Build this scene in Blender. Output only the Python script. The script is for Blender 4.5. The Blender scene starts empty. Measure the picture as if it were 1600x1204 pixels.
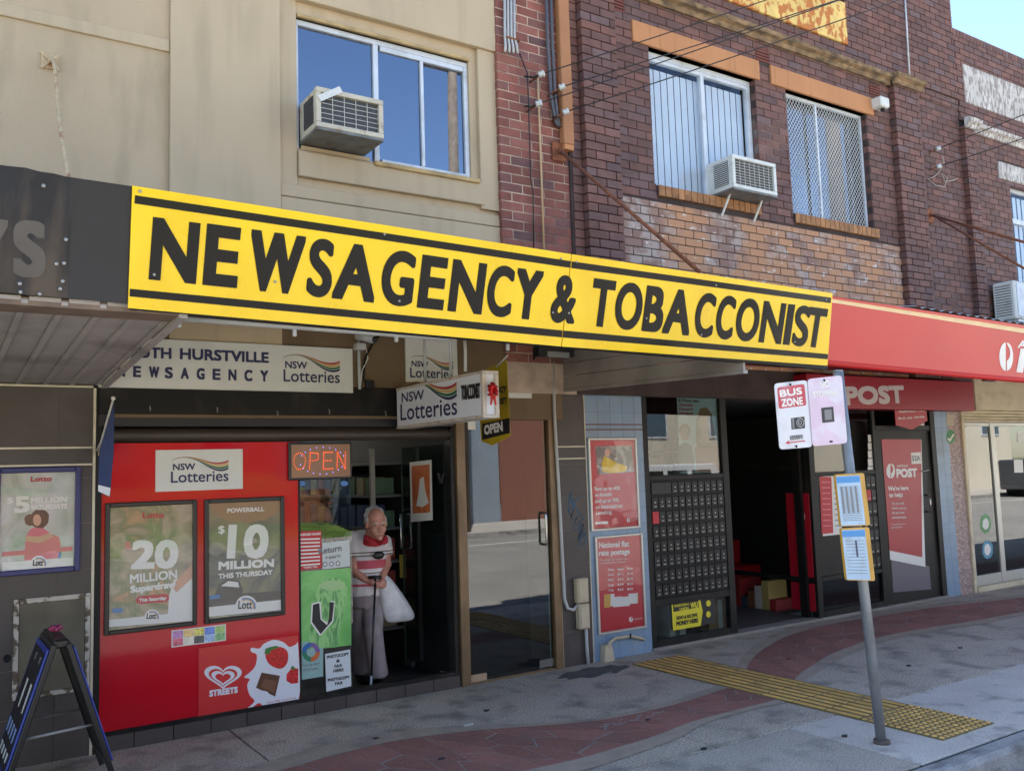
import bpy, bmesh, math, random
from mathutils import Vector, Matrix
random.seed(7)
sc = bpy.context.scene
COL = sc.collection
R = math.radians
V = Vector

# ------------------------------------------------------------------ camera
CAM = V((0.0, -6.6, 1.75))
FPX = 1400.0                                   # focal length in pixels of the 1600 px wide photograph
YAW, PITCH, ROLL = R(33.52), R(5.475), R(1.85)
_f = V((math.sin(YAW)*math.cos(PITCH), math.cos(YAW)*math.cos(PITCH), math.sin(PITCH)))
_r0 = V((math.cos(YAW), -math.sin(YAW), 0)); _d0 = _f.cross(_r0)
_r = _r0*math.cos(ROLL) + _d0*math.sin(ROLL); _d = -_r0*math.sin(ROLL) + _d0*math.cos(ROLL)
cd = bpy.data.cameras.new('camera'); co = bpy.data.objects.new('camera', cd); COL.objects.link(co)
cd.sensor_width = 36.0; cd.sensor_fit = 'HORIZONTAL'; cd.lens = FPX/1600*36.0
cd.clip_start = 0.05; cd.clip_end = 3000
co.matrix_world = Matrix(((_r.x, -_d.x, -_f.x, CAM.x), (_r.y, -_d.y, -_f.y, CAM.y), (_r.z, -_d.z, -_f.z, CAM.z), (0, 0, 0, 1)))
sc.camera = co

# ------------------------------------------------------------------ sky, sun, exposure
SUN_EL, SUN_AZ = R(57.5), R(-32.0)              # azimuth measured from +Y (behind the shops) towards +X
w = bpy.data.worlds.new('World'); sc.world = w; w.use_nodes = True
wn = w.node_tree; bg = wn.nodes['Background']
sky = wn.nodes.new('ShaderNodeTexSky'); sky.sky_type = 'NISHITA'; sky.sun_disc = False
sky.sun_elevation = SUN_EL; sky.sun_rotation = SUN_AZ
sky.air_density = 1.0; sky.dust_density = 0.4; sky.ozone_density = 1.3; sky.altitude = 30
wn.links.new(sky.outputs[0], bg.inputs[0]); bg.inputs[1].default_value = 0.08
sd = bpy.data.lights.new('sun', 'SUN'); sd.energy = 5.0; sd.angle = R(0.53); sd.color = (1.0, 0.94, 0.85)
so = bpy.data.objects.new('sun', sd); COL.objects.link(so)
SDIR = V((math.sin(SUN_AZ)*math.cos(SUN_EL), math.cos(SUN_AZ)*math.cos(SUN_EL), math.sin(SUN_EL)))
so.rotation_euler = SDIR.to_track_quat('Z', 'Y').to_euler(); so.location = (-20, 30, 40)
sc.view_settings.view_transform = 'Standard'; sc.view_settings.look = 'None'
sc.view_settings.exposure = 2.45; sc.view_settings.gamma = 1.0
sc.render.engine = 'CYCLES'
sc.cycles.max_bounces = 10; sc.cycles.diffuse_bounces = 5; sc.cycles.glossy_bounces = 5
sc.cycles.transparent_max_bounces = 16; sc.cycles.transmission_bounces = 6
sc.cycles.caustics_reflective = False; sc.cycles.caustics_refractive = False
sc.cycles.use_denoising = True

# ------------------------------------------------------------------ pixel -> place on a known plane
def ray(x, y): return _r*(x-800) + _d*(y-602) + _f*FPX
class Pl:
    def __init__(s, o, n): s.o = V(o); s.n = V(n).normalized()
    def pt(s, x, y, off=0.0):
        d = ray(x, y); o = s.o + s.n*off
        return CAM + d*((o-CAM).dot(s.n)/d.dot(s.n))
def PY(Y): return Pl((0, Y, 0), (0, -1, 0))
def P(x, y, Y=0.0): return PY(Y).pt(x, y)
def PX(x, y, X): return Pl((X, 0, 0), (-1, 0, 0)).pt(x, y)
def PZ(x, y, Z=0.0): return Pl((0, 0, Z), (0, 0, 1)).pt(x, y)
def rc(x0, y0, x1, y1, Y=0.0):
    a, b = P(x0, y0, Y), P(x1, y1, Y); return a.x, b.x, b.z, a.z

# ------------------------------------------------------------------ materials
def lin(c): return tuple((v/255/12.92 if v/255 <= .04045 else ((v/255+.055)/1.055)**2.4) for v in c[:3]) + (1,)
MATS = {}
def mat(name, rgb, rough=.6, var=.0, vs=4.0, bump=.0, bs=80.0, metal=0.0, spec=.5, dirt=None, dirt_amt=.0, ds=(3, 3, 3), dlo=.5, dhi=.7,
        rand=.0, rgb2=None, coat=0.0, emit=0.0, fine=.0, fs=300.0):
    if name in MATS: return MATS[name]
    m = bpy.data.materials.new(name); MATS[name] = m; m.use_nodes = True
    nt = m.node_tree; N = nt.nodes; L = nt.links; b = N['Principled BSDF']
    b.inputs['Roughness'].default_value = rough; b.inputs['Metallic'].default_value = metal
    b.inputs['Specular IOR Level'].default_value = spec; b.inputs['Coat Weight'].default_value = coat
    geo = N.new('ShaderNodeNewGeometry'); pos = geo.outputs['Position']
    col = N.new('ShaderNodeRGB'); col.outputs[0].default_value = lin(rgb); cur = col.outputs[0]
    def mult(cur, fac_sock, lo, hi):
        mr = N.new('ShaderNodeMapRange'); mr.inputs[1].default_value = .33; mr.inputs[2].default_value = .67
        mr.inputs[3].default_value = lo; mr.inputs[4].default_value = hi; L.new(fac_sock, mr.inputs[0])
        vm = N.new('ShaderNodeVectorMath'); vm.operation = 'SCALE'; L.new(cur, vm.inputs[0]); L.new(mr.outputs[0], vm.inputs['Scale'])
        return vm.outputs[0]
    def noise(scale, vec=None, det=5, sc3=None):
        t = N.new('ShaderNodeTexNoise'); t.inputs['Scale'].default_value = scale; t.inputs['Detail'].default_value = det
        if sc3:
            mp = N.new('ShaderNodeMapping'); mp.inputs['Scale'].default_value = sc3; L.new(pos, mp.inputs[0]); L.new(mp.outputs[0], t.inputs[0])
        else: L.new(pos, t.inputs[0])
        return t.outputs[0]
    if rgb2 is not None or rand:
        oi = N.new('ShaderNodeObjectInfo'); ad = N.new('ShaderNodeMath'); ad.operation = 'ADD'
        L.new(oi.outputs['Random'], ad.inputs[0]); L.new(geo.outputs['Random Per Island'], ad.inputs[1])
        fr = N.new('ShaderNodeMath'); fr.operation = 'FRACT'; L.new(ad.outputs[0], fr.inputs[0])
        if rgb2 is not None:
            cr = N.new('ShaderNodeValToRGB'); cr.color_ramp.interpolation = 'LINEAR'
            cols = [rgb] + list(rgb2); el = cr.color_ramp.elements
            while len(el) < len(cols): el.new(.5)
            for i, c in enumerate(cols): el[i].position = i/(len(cols)-1); el[i].color = lin(c)
            L.new(fr.outputs[0], cr.inputs[0]); cur = cr.outputs[0]
        if rand:
            mu = N.new('ShaderNodeMath'); mu.operation = 'MULTIPLY'; mu.inputs[1].default_value = 7.31; L.new(fr.outputs[0], mu.inputs[0])
            f2 = N.new('ShaderNodeMath'); f2.operation = 'FRACT'; L.new(mu.outputs[0], f2.inputs[0]); cur = mult(cur, f2.outputs[0], 1-rand, 1+rand)
    if var: cur = mult(cur, noise(vs), 1-var, 1+var)
    if fine: cur = mult(cur, noise(fs, det=2), 1-fine, 1+fine)
    if dirt is not None:
        cr = N.new('ShaderNodeMapRange'); cr.inputs[1].default_value = dlo; cr.inputs[2].default_value = dhi; cr.inputs[4].default_value = dirt_amt
        L.new(noise(1.0, det=8, sc3=ds), cr.inputs[0])
        mx = N.new('ShaderNodeMix'); mx.data_type = 'RGBA'; L.new(cr.outputs[0], mx.inputs[0]); L.new(cur, mx.inputs[6]); mx.inputs[7].default_value = lin(dirt); cur = mx.outputs[2]
        rr = N.new('ShaderNodeMapRange'); rr.inputs[3].default_value = rough; rr.inputs[4].default_value = min(1, rough+.3); L.new(cr.outputs[0], rr.inputs[0]); L.new(rr.outputs[0], b.inputs['Roughness'])
    L.new(cur, b.inputs['Base Color'])
    if bump:
        bp = N.new('ShaderNodeBump'); bp.inputs['Strength'].default_value = bump; bp.inputs['Distance'].default_value = .004
        L.new(noise(bs, det=4), bp.inputs['Height']); L.new(bp.outputs[0], b.inputs['Normal'])
    if emit:
        L.new(cur, b.inputs['Emission Color']); b.inputs['Emission Strength'].default_value = emit
    return m
def glass(name, tint=(235, 240, 240), refl=1.0, base=0.04, rough=0.0, wav=0.0, wscale=2.5, tintr=(.95, .97, 1)):
    """window glass: see-through with a fresnel mirror on top"""
    if name in MATS: return MATS[name]
    m = bpy.data.materials.new(name); MATS[name] = m; m.use_nodes = True
    nt = m.node_tree; N = nt.nodes; L = nt.links; N.remove(N['Principled BSDF']); out = N['Material Output']
    tr = N.new('ShaderNodeBsdfTransparent'); tr.inputs[0].default_value = lin(tint)
    gl = N.new('ShaderNodeBsdfGlossy'); gl.inputs['Roughness'].default_value = rough; gl.inputs[0].default_value = (*tintr, 1)
    fr = N.new('ShaderNodeFresnel'); fr.inputs[0].default_value = 1.5
    mr = N.new('ShaderNodeMapRange'); mr.inputs[3].default_value = base; mr.inputs[4].default_value = min(1, base+refl); L.new(fr.outputs[0], mr.inputs[0])
    bf = N.new('ShaderNodeNewGeometry'); iv = N.new('ShaderNodeMath'); iv.operation = 'SUBTRACT'; iv.inputs[0].default_value = 1; L.new(bf.outputs['Backfacing'], iv.inputs[1]); mu = N.new('ShaderNodeMath'); mu.operation = 'MULTIPLY'; L.new(mr.outputs[0], mu.inputs[0]); L.new(iv.outputs[0], mu.inputs[1])   # the pane mirrors once, on its outer skin
    mx = N.new('ShaderNodeMixShader'); L.new(mu.outputs[0], mx.inputs[0]); L.new(tr.outputs[0], mx.inputs[1]); L.new(gl.outputs[0], mx.inputs[2]); L.new(mx.outputs[0], out.inputs[0])
    if wav:
        t = N.new('ShaderNodeTexNoise'); t.inputs['Scale'].default_value = wscale; t.inputs['Detail'].default_value = 1
        g = N.new('ShaderNodeNewGeometry'); L.new(g.outputs['Position'], t.inputs[0])
        bp = N.new('ShaderNodeBump'); bp.inputs['Strength'].default_value = wav; bp.inputs['Distance'].default_value = .02; L.new(t.outputs[0], bp.inputs['Height'])
        L.new(bp.outputs[0], gl.inputs['Normal']); L.new(bp.outputs[0], fr.inputs['Normal'])
    return m

# ------------------------------------------------------------------ mesh building
class MB:
    def __init__(s): s.v = []; s.f = []; s.m = []; s.mi = 0
    def add(s, vs, fs):
        n = len(s.v); s.v += [V(p) for p in vs]; s.f += [tuple(i+n for i in f) for f in fs]; s.m += [s.mi]*len(fs); return s
    def box(s, x0, x1, y0, y1, z0, z1):
        if x0 > x1: x0, x1 = x1, x0
        if y0 > y1: y0, y1 = y1, y0
        if z0 > z1: z0, z1 = z1, z0
        return s.add([(x0,y0,z0),(x1,y0,z0),(x1,y1,z0),(x0,y1,z0),(x0,y0,z1),(x1,y0,z1),(x1,y1,z1),(x0,y1,z1)],
                     [(0,3,2,1),(4,5,6,7),(0,1,5,4),(1,2,6,5),(2,3,7,6),(3,0,4,7)])
    def prism(s, pts, ext):
        """closed polygon extruded along a vector"""
        n = len(pts); ext = V(ext); a = [V(p) for p in pts]
        return s.add(a+[p+ext for p in a], [tuple(range(n)), tuple(range(2*n-1, n-1, -1))]+[(i, i+n, (i+1) % n+n, (i+1) % n) for i in range(n)])
    def bar(s, a, b, wx, wy, up=(0, 0, 1)):
        """square bar from a to b"""
        a, b = V(a), V(b); d = (b-a).normalized(); u = V(up)
        if abs(d.dot(u)) > .95: u = V((0, 1, 0))
        x = d.cross(u).normalized()*wx/2; y = d.cross(x).normalized()*wy/2
        return s.prism([a-x-y, a+x-y, a+x+y, a-x+y], b-a)
    def tube(s, pts, r, n=8, caps=True):
        pts = [V(p) for p in pts]; rs = r if isinstance(r, (list, tuple)) else [r]*len(pts); rings = []; prev = None
        for i, p in enumerate(pts):
            d = (pts[min(i+1, len(pts)-1)]-pts[max(i-1, 0)]).normalized()
            u = prev if prev is not None else (V((0, 0, 1)) if abs(d.z) < .9 else V((1, 0, 0)))
            x = d.cross(u).normalized(); y = x.cross(d).normalized(); prev = y
            rings.append([p+(x*math.cos(2*math.pi*k/n)+y*math.sin(2*math.pi*k/n))*rs[i] for k in range(n)])
        vs = [q for rg in rings for q in rg]; fs = []
        for i in range(len(pts)-1):
            for k in range(n): fs.append((i*n+k, i*n+(k+1) % n, (i+1)*n+(k+1) % n, (i+1)*n+k))
        if caps: fs += [tuple(range(n-1, -1, -1)), tuple((len(pts)-1)*n+k for k in range(n))]
        return s.add(vs, fs)
    def sphere(s, c, r, n=10, m=7):
        c = V(c); r = V(r) if not isinstance(r, (int, float)) else V((r, r, r)); vs = [c+V((0, 0, r.z))]
        for j in range(1, m):
            t = math.pi*j/m
            for k in range(n): p = 2*math.pi*k/n; vs.append(c+V((r.x*math.sin(t)*math.cos(p), r.y*math.sin(t)*math.sin(p), r.z*math.cos(t))))
        vs.append(c-V((0, 0, r.z))); fs = []
        for k in range(n): fs.append((0, 1+k, 1+(k+1) % n)); fs.append((len(vs)-1, 1+(m-2)*n+(k+1) % n, 1+(m-2)*n+k))
        for j in range(m-2):
            for k in range(n): a = 1+j*n; fs.append((a+k, a+n+k, a+n+(k+1) % n, a+(k+1) % n))
        return s.add(vs, fs)
    def loft(s, rings):
        n = len(rings[0]); vs = [V(p) for r in rings for p in r]; fs = []
        for i in range(len(rings)-1):
            for k in range(n): fs.append((i*n+k, i*n+(k+1) % n, (i+1)*n+(k+1) % n, (i+1)*n+k))
        fs += [tuple(range(n-1, -1, -1)), tuple((len(rings)-1)*n+k for k in range(n))]
        return s.add(vs, fs)
    def build(s, name, mats, parent=None, bevel=0.0, smooth=False, origin=None, recalc=True, seg=1):
        if origin is None:
            xs = [p.x for p in s.v]; ys = [p.y for p in s.v]; zs = [p.z for p in s.v]
            origin = V(((min(xs)+max(xs))/2, (min(ys)+max(ys))/2, min(zs)))
        me = bpy.data.meshes.new(name); me.from_pydata([p-origin for p in s.v], [], s.f)
        if not isinstance(mats, (list, tuple)): mats = [mats]
        for q in mats: me.materials.append(q)
        if len(mats) > 1: me.polygons.foreach_set('material_index', s.m)
        if bevel or recalc:
            bm = bmesh.new(); bm.from_mesh(me)
            if recalc: bmesh.ops.recalc_face_normals(bm, faces=bm.faces)
            if bevel: bmesh.ops.bevel(bm, geom=list(bm.edges), offset=bevel, segments=seg, affect='EDGES', clamp_overlap=True)
            bm.to_mesh(me); bm.free()
        if smooth:
            me.polygons.foreach_set('use_smooth', [True]*len(me.polygons))
        me.update()
        return link(name, me, parent, origin)
WORG = {}
def link(name, me, parent, origin):
    o = bpy.data.objects.new(name, me); COL.objects.link(o); origin = V(origin); WORG[o] = origin
    if parent is not None: o.parent = parent; o.location = origin - WORG[parent]
    else: o.location = origin
    return o
def empty(name, loc, parent=None):
    o = link(name, None, parent, loc); o.empty_display_size = .1; return o
def tag(o, label, cat, group=None):
    o['label'] = label; o['category'] = cat
    if group: o['group'] = group
    return o
def struct(o): o['kind'] = 'structure'; return o
def stuff(o): o['kind'] = 'stuff'; return o
def thing(name, label, cat, loc, group=None): return tag(empty(name, loc), label, cat, group)
def box(name, m, x0, x1, y0, y1, z0, z1, parent=None, bevel=0.0): return MB().box(x0, x1, y0, y1, z0, z1).build(name, m, parent, bevel)
def tube(name, m, pts, r, parent=None, n=8): return MB().tube(pts, r, n).build(name, m, parent, smooth=True)
def obar(name, m, a, b, wx, wy, parent=None, bevel=0.0, up=(0, 0, 1)): return MB().bar(a, b, wx, wy, up).build(name, m, parent, bevel)

# ------------------------------------------------------------------ flat print on a plane
def plate(name, pxs, pl, m, parent=None, off=.002, th=.0015):
    a = [pl.pt(x, y, off) for x, y in pxs]; return MB().prism(a, -pl.n*th).build(name, m, parent)
def rectplate(name, x0, y0, x1, y1, Y, m, parent=None, off=.002, th=.0015):
    X0, X1, Z0, Z1 = rc(x0, y0, x1, y1, Y-off); return MB().box(X0, X1, Y-off, Y-off+th, Z0, Z1).build(name, m, parent)
def ell(cx, cy, rx, ry, n=24, a0=0, a1=360): return [(cx+rx*math.cos(R(a0+(a1-a0)*i/n)), cy+ry*math.sin(R(a0+(a1-a0)*i/n))) for i in range(n if a1-a0 == 360 else n+1)]
def wob(cx, cy, rx, ry, n=18, amt=.12, seed=1):
    rn = random.Random(seed); return [(cx+rx*math.cos(2*math.pi*i/n)*(1+rn.uniform(-amt, amt)), cy+ry*math.sin(2*math.pi*i/n)*(1+rn.uniform(-amt, amt))) for i in range(n)]
_TC = {}
def glyphs(s, shear=0.0):
    k = (s, shear)
    if k not in _TC:
        c = bpy.data.curves.new('t', 'FONT'); c.body = s; c.resolution_u = 8 if len(s) == 1 else 3; c.shear = shear
        o = bpy.data.objects.new('t', c); me = bpy.data.meshes.new_from_object(o)
        vs = [v.co.copy() for v in me.vertices]; fs = [tuple(p.vertices) for p in me.polygons]
        bpy.data.objects.remove(o); bpy.data.curves.remove(c); bpy.data.meshes.remove(me); _TC[k] = (vs, fs)
    return _TC[k]
CAPH = max(v.y for v in glyphs('H')[0])
def text(name, s, a, b, pl, m, parent, cap=None, capw=None, bold=0.0, off=.0035, shear=0.0, round_=False):
    """lettering between the baseline pixels a and b on plane pl; cap = capital height in pixels (capw in metres); bold in metres"""
    A = pl.pt(*a, off); B = pl.pt(*b, off); W = (B-A).length; u = (B-A).normalized(); v = u.cross(pl.n); v = -v if v.z < 0 else v
    H = capw if capw else (pl.pt(a[0], a[1]-cap, off)-A).length
    vs, fs = glyphs(s, shear); x0 = min(p.x for p in vs); x1 = max(p.x for p in vs); sx = (W-2*bold)/max(1e-6, x1-x0); sy = (H-2*bold)/CAPH
    g = MB(); k = 0
    steps = [(0, 0)] if not bold else [(i, j) for i in (-1, 0, 1) for j in (-1, 0, 1)]
    if bold and bold > .004: steps = [(i/2, j/2) for i in (-2, -1, 0, 1, 2) for j in (-2, 0, 2)] + [(i, j/2) for i in (-1, 1) for j in (-1, 1)]
    if round_: steps = [(math.cos(q*math.pi/10)*f_, math.sin(q*math.pi/10)*f_) for f_ in (1, .55) for q in range(20)]+[(0, 0)]
    elif bold and bold > .01: steps = [(i/2, j/2) for i in (-2, -1, 0, 1, 2) for j in (-2, -1, 0, 1, 2)]
    for i, j in steps:
        g.add([A+u*((p.x-x0)*sx+bold*(1+i))+v*(p.y*sy+bold*(1+j))+pl.n*(k*.00006) for p in vs], fs); k += 1
    o = g.build(name, m, parent, recalc=False); return o

def smoothp(pts_, k=4):
    """rounded outline through the given pixel points"""
    n = len(pts_); out = []
    for i in range(n):
        p0, p1, p2, p3 = (V(pts_[(i+d) % n]) for d in (-1, 0, 1, 2))
        for j in range(k):
            f = j/k; q = .5*((2*p1)+(p2-p0)*f+(2*p0-5*p1+4*p2-p3)*f*f+(3*p1-p0-3*p2+p3)*f**3); out.append((q.x, q.y))
    return out
# ------------------------------------------------------------------ the materials of the place
m_conc   = mat('footpath_concrete', (182, 168, 150), .9, var=.10, vs=1.3, bump=.6, bs=90, fine=.42, fs=75, dirt=(112, 104, 95), dirt_amt=.7, ds=(3.4, 3.4, 1), dlo=.5, dhi=.68)
m_conc2  = mat('kerbside_concrete', (178, 167, 152), .9, var=.09, vs=1.7, bump=.5, bs=100, fine=.32, fs=85, dirt=(86, 84, 82), dirt_amt=.55, ds=(3, 3, 1), dlo=.55, dhi=.75)
m_concl  = mat('pale_concrete', (198, 188, 175), .88, var=.08, vs=2.3, bump=.35, bs=100, fine=.2, fs=90, dirt=(110, 106, 98), dirt_amt=.6, ds=(4, 4, 1), dlo=.55, dhi=.72)
m_buff   = mat('buff_border_concrete', (176, 158, 138), .9, var=.18, vs=3, bump=.4, bs=140, fine=.22, fs=160, dirt=(92, 88, 82), dirt_amt=.6, ds=(3, 3, 1), dlo=.48, dhi=.7)
m_joint  = mat('joint_dark', (52, 50, 48), .95)
m_grout  = mat('grey_grout', (150, 136, 126), .95, var=.2, vs=6, fine=.2)
m_stone  = mat('red_stamped_stone', (154, 104, 90), .85, var=.10, vs=2.0, bump=.4, bs=90, fine=.2, fs=90, rand=.1, dirt=(132, 104, 94), dirt_amt=.6, ds=(2.5, 2.5, 1), dlo=.5, dhi=.75)
m_asph   = mat('road_asphalt', (134, 132, 127), .9, var=.12, vs=.8, bump=.6, bs=120, fine=.4, fs=70)
m_kerb   = mat('kerb_concrete', (150, 148, 144), .9, var=.2, vs=4, bump=.6, bs=90, fine=.25, fs=110, dirt=(70, 68, 64), dirt_amt=.8, ds=(3, 8, 8), dlo=.5, dhi=.68)
m_line   = mat('white_road_paint', (205, 205, 200), .8, var=.1, vs=8, fine=.15)
m_tact   = mat('yellow_tactile', (226, 178, 96), .7, var=.22, vs=5, rand=.12, dirt=(104, 92, 70), dirt_amt=.75, ds=(5, 5, 5), dlo=.5, dhi=.7)
m_tactb  = mat('tactile_backing', (120, 106, 70), .85, var=.3, vs=5, fine=.2)
m_chalk  = mat('chalk_mark', (172, 174, 174), .95)
m_beige  = mat('beige_render', (187, 166, 137), .82, var=.06, vs=.9, bump=.35, bs=45, fine=.03, fs=90, dirt=(140, 126, 102), dirt_amt=.7, ds=(3.2, 3, .8), dlo=.5, dhi=.78)
m_beige2 = mat('beige_smooth_render', (188, 168, 139), .75, var=.05, vs=1.1, bump=.12, bs=70, dirt=(150, 135, 111), dirt_amt=.45, ds=(7, 7, .7), dlo=.52, dhi=.8)
m_mort_l = mat('pale_mortar', (186, 164, 146), .95, var=.25, vs=5, fine=.2, dirt=(96, 78, 70), dirt_amt=.8, ds=(2.0, 2, 1.4), dlo=.46, dhi=.6)
m_mort_d = mat('dark_mortar', (66, 54, 52), .95, var=.25, vs=4, dirt=(168, 152, 142), dirt_amt=.7, ds=(1.2, 2, 1.0), dlo=.62, dhi=.7)
m_brick_r = mat('red_face_brick', (128, 76, 66), .8, var=.14, vs=9, bump=.5, bs=110, rand=.12, rgb2=[(138, 82, 70), (122, 74, 66), (140, 88, 76), (104, 74, 74)], fine=.08, fs=160)
m_brick_b = mat('brown_face_brick', (100, 68, 60), .7, var=.16, vs=8, bump=.5, bs=110, rand=.12, rgb2=[(110, 74, 64), (94, 66, 62), (118, 78, 66), (98, 76, 76), (104, 68, 58)], fine=.08, fs=160)
m_brick_o = mat('orange_sill_brick', (164, 116, 76), .8, var=.15, vs=12, bump=.4, bs=110, rand=.13, dirt=(110, 80, 60), dirt_amt=.6, ds=(9, 9, 9))
m_orange = mat('orange_painted_lintel', (186, 128, 84), .75, var=.05, vs=2, bump=.1, bs=60, dirt=(150, 104, 66), dirt_amt=.6, ds=(9, 9, .8), dlo=.55, dhi=.75)
m_stonec = mat('stained_cornice', (140, 114, 84), .9, var=.25, vs=3, bump=.5, bs=60, dirt=(64, 56, 48), dirt_amt=.8, ds=(7, 16, 16), dlo=.4, dhi=.66)
m_plq1   = mat('flaking_orange_plaque', (222, 190, 116), .9, var=.12, vs=5, bump=.3, bs=40, dirt=(186, 112, 62), dirt_amt=.95, ds=(13, 13, 9), dlo=.46, dhi=.53)
m_plq2   = mat('flaking_white_plaque', (196, 192, 188), .9, var=.12, vs=5, bump=.3, bs=40, dirt=(132, 122, 120), dirt_amt=.85, ds=(26, 26, 10), dlo=.46, dhi=.58)
m_alu    = mat('white_aluminium', (206, 212, 222), .35, var=.05, vs=6, dirt=(140, 136, 130), dirt_amt=.4, ds=(5, 5, 5))
m_creamp = mat('cream_trim_paint', (188, 160, 112), .7, var=.1, vs=5, dirt=(110, 92, 66), dirt_amt=.6, ds=(6, 6, 6))
m_dark   = mat('dark_void', (18, 18, 20), .9)
m_black  = mat('black_paint', (26, 25, 26), .5, spec=.25, var=.15, vs=3, dirt=(64, 60, 56), dirt_amt=.35, ds=(4, 4, 4))
m_winroom = mat('dim_room', (60, 66, 76), .9)
m_roof   = mat('grey_roof_sheet', (140, 140, 138), .5, metal=.3)
m_wpane  = glass('upper_window_glass', (120, 135, 150), 1.2, .26, tintr=(.64, .76, .96), wav=.012, wscale=1.6)
m_wpane2 = glass('blind_window_glass', (240, 244, 248), .9, .02, tintr=(.7, .82, 1.0))

# ------------------------------------------------------------------ ground, road, footpath
KY = -3.40
def sheet(name, m, x0, x1, y0, y1, z, th=.02): return struct(box(name, m, x0, x1, y0, y1, z-th, z))
m_far = mat('far_ground', (112, 116, 84), .95, var=.3, vs=.05)
sheet('ground', m_far, -900, 900, -900, 900, -.30, .1)
sheet('road', m_asph, -90, 90, -16.0, KY-.16, -.145, .13)
base = sheet('footpath', m_joint, -40, 60, KY-.005, 6.0, -.012, .2)
kerb = struct(MB().prism([(-40, KY-.012, -.16), (-40, KY-.012, -.012), (-40, KY-.03, -.002), (-40, KY-.13, -.004), (-40, KY-.16, -.03), (-40, KY-.175, -.16)], (100, 0, 0)).build('kerb', m_kerb))
kerb.name = 'kerb'
for i in range(9):
    x = -2.6+2.37*i; box('joint', m_joint, x, x+.012, KY-.178, KY-.01, -.14, .0005, kerb)
# footpath slabs: near-building strip and kerbside strip
xs_a = [-6, -3.5, -1.0, 1.875, 4.2, 6.52, 8.9, 11.3, 14, 18, 24, 30, 45]
for i in range(len(xs_a)-1):
    box('slab', m_conc, xs_a[i]+.006, xs_a[i+1]-.006, -2.445, 0.6, -.06, 0, base, .004)
xs_b = [-6, -3.2, -.6, 1.9, 4.86, 5.62, 7.3, 9.6, 12, 15, 20, 30, 45]
for i in range(len(xs_b)-1):
    mm = m_conc2 if i < 3 else (m_concl if i in (4, 5, 6) else m_conc2)
    box('slab', mm, xs_b[i]+.006, xs_b[i+1]-.006, KY, -2.457, -.06, -.001, base, .004)
# stamped red path with stones, edged by buff borders
UP = [(-3.2, -1.35), (-1.2, -1.38), (.4, -1.33), (1.43, -1.21), (2.18, -1.07), (2.67, -1.03), (3.18, -1.16), (3.62, -1.36), (4.08, -1.53), (4.68, -1.55), (5.22, -1.47), (5.54, -1.40), (5.87, -1.16), (6.4, -.8), (6.87, -.56), (7.44, -.34), (8.26, -.22), (9.13, -.27), (10.08, -.36), (11.33, -.62), (13, -.9), (16, -1.0)]
LO = [(-3.2, -2.1), (-1.2, -2.12), (.4, -2.15), (1.6, -2.13), (2.47, -2.11), (3.0, -2.06), (3.42, -2.08), (4.05, -2.03), (4.45, -1.95), (4.9, -1.93), (5.38, -1.92), (5.7, -1.8), (5.95, -1.61), (6.2, -1.48), (6.6, -1.32), (7.1, -1.15), (7.91, -1.0), (8.74, -1.02), (9.47, -1.12), (10.4, -1.18), (13, -1.5), (16, -1.6)]
def samp(pts, t):
    t = max(0, min(len(pts)-1.0001, t*(len(pts)-1))); i = int(t); f = t-i; n = len(pts)
    p0, p1, p2, p3 = (V(pts[max(0, i-1)]), V(pts[i]), V(pts[i+1]), V(pts[min(n-1, i+2)]))
    return .5*((2*p1)+(p2-p0)*f+(2*p0-5*p1+4*p2-p3)*f*f+(3*p1-p0-3*p2+p3)*f**3)
def band(t, s):
    a, b = samp(UP, t), samp(LO, t); return a+(b-a)*s
def bandstrip(name, m, s0, s1, z, parent=None, n=160):
    g = MB(); vs = []; fs = []
    for i in range(n+1):
        p, q = band(i/n, s0), band(i/n, s1); vs += [(p.x, p.y, z), (q.x, q.y, z)]
        if i: k = 2*i; fs.append((k-2, k-1, k+1, k))
    return g.add(vs, fs).build(name, m, parent)
path = struct(bandstrip('red_path', m_grout, -.01, 1.01, .0035)); 
bandstrip('border', m_buff, -.22, -.01, .0045, path); bandstrip('border', m_buff, 1.01, 1.2, .0048, path)
def clip(poly, px, py, nx, ny):
    out = []
    for i in range(len(poly)):
        a, b = poly[i], poly[(i+1) % len(poly)]; da = (a[0]-px)*nx+(a[1]-py)*ny; db = (b[0]-px)*nx+(b[1]-py)*ny
        if da <= 0: out.append(a)
        if (da < 0) != (db < 0) and abs(da-db) > 1e-9: t = da/(da-db); out.append((a[0]+(b[0]-a[0])*t, a[1]+(b[1]-a[1])*t))
    return out
rs = random.Random(3); LEN = 19.0; WID = .85; pts = []
ny_ = 3; nx_ = int(LEN/.37)
for i in range(nx_):
    for j in range(ny_): pts.append(((i+.5+rs.uniform(-.42, .42))*LEN/nx_, (j+.5+rs.uniform(-.4, .4)+(.5 if i % 2 else 0)*.5)*WID/ny_))
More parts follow.
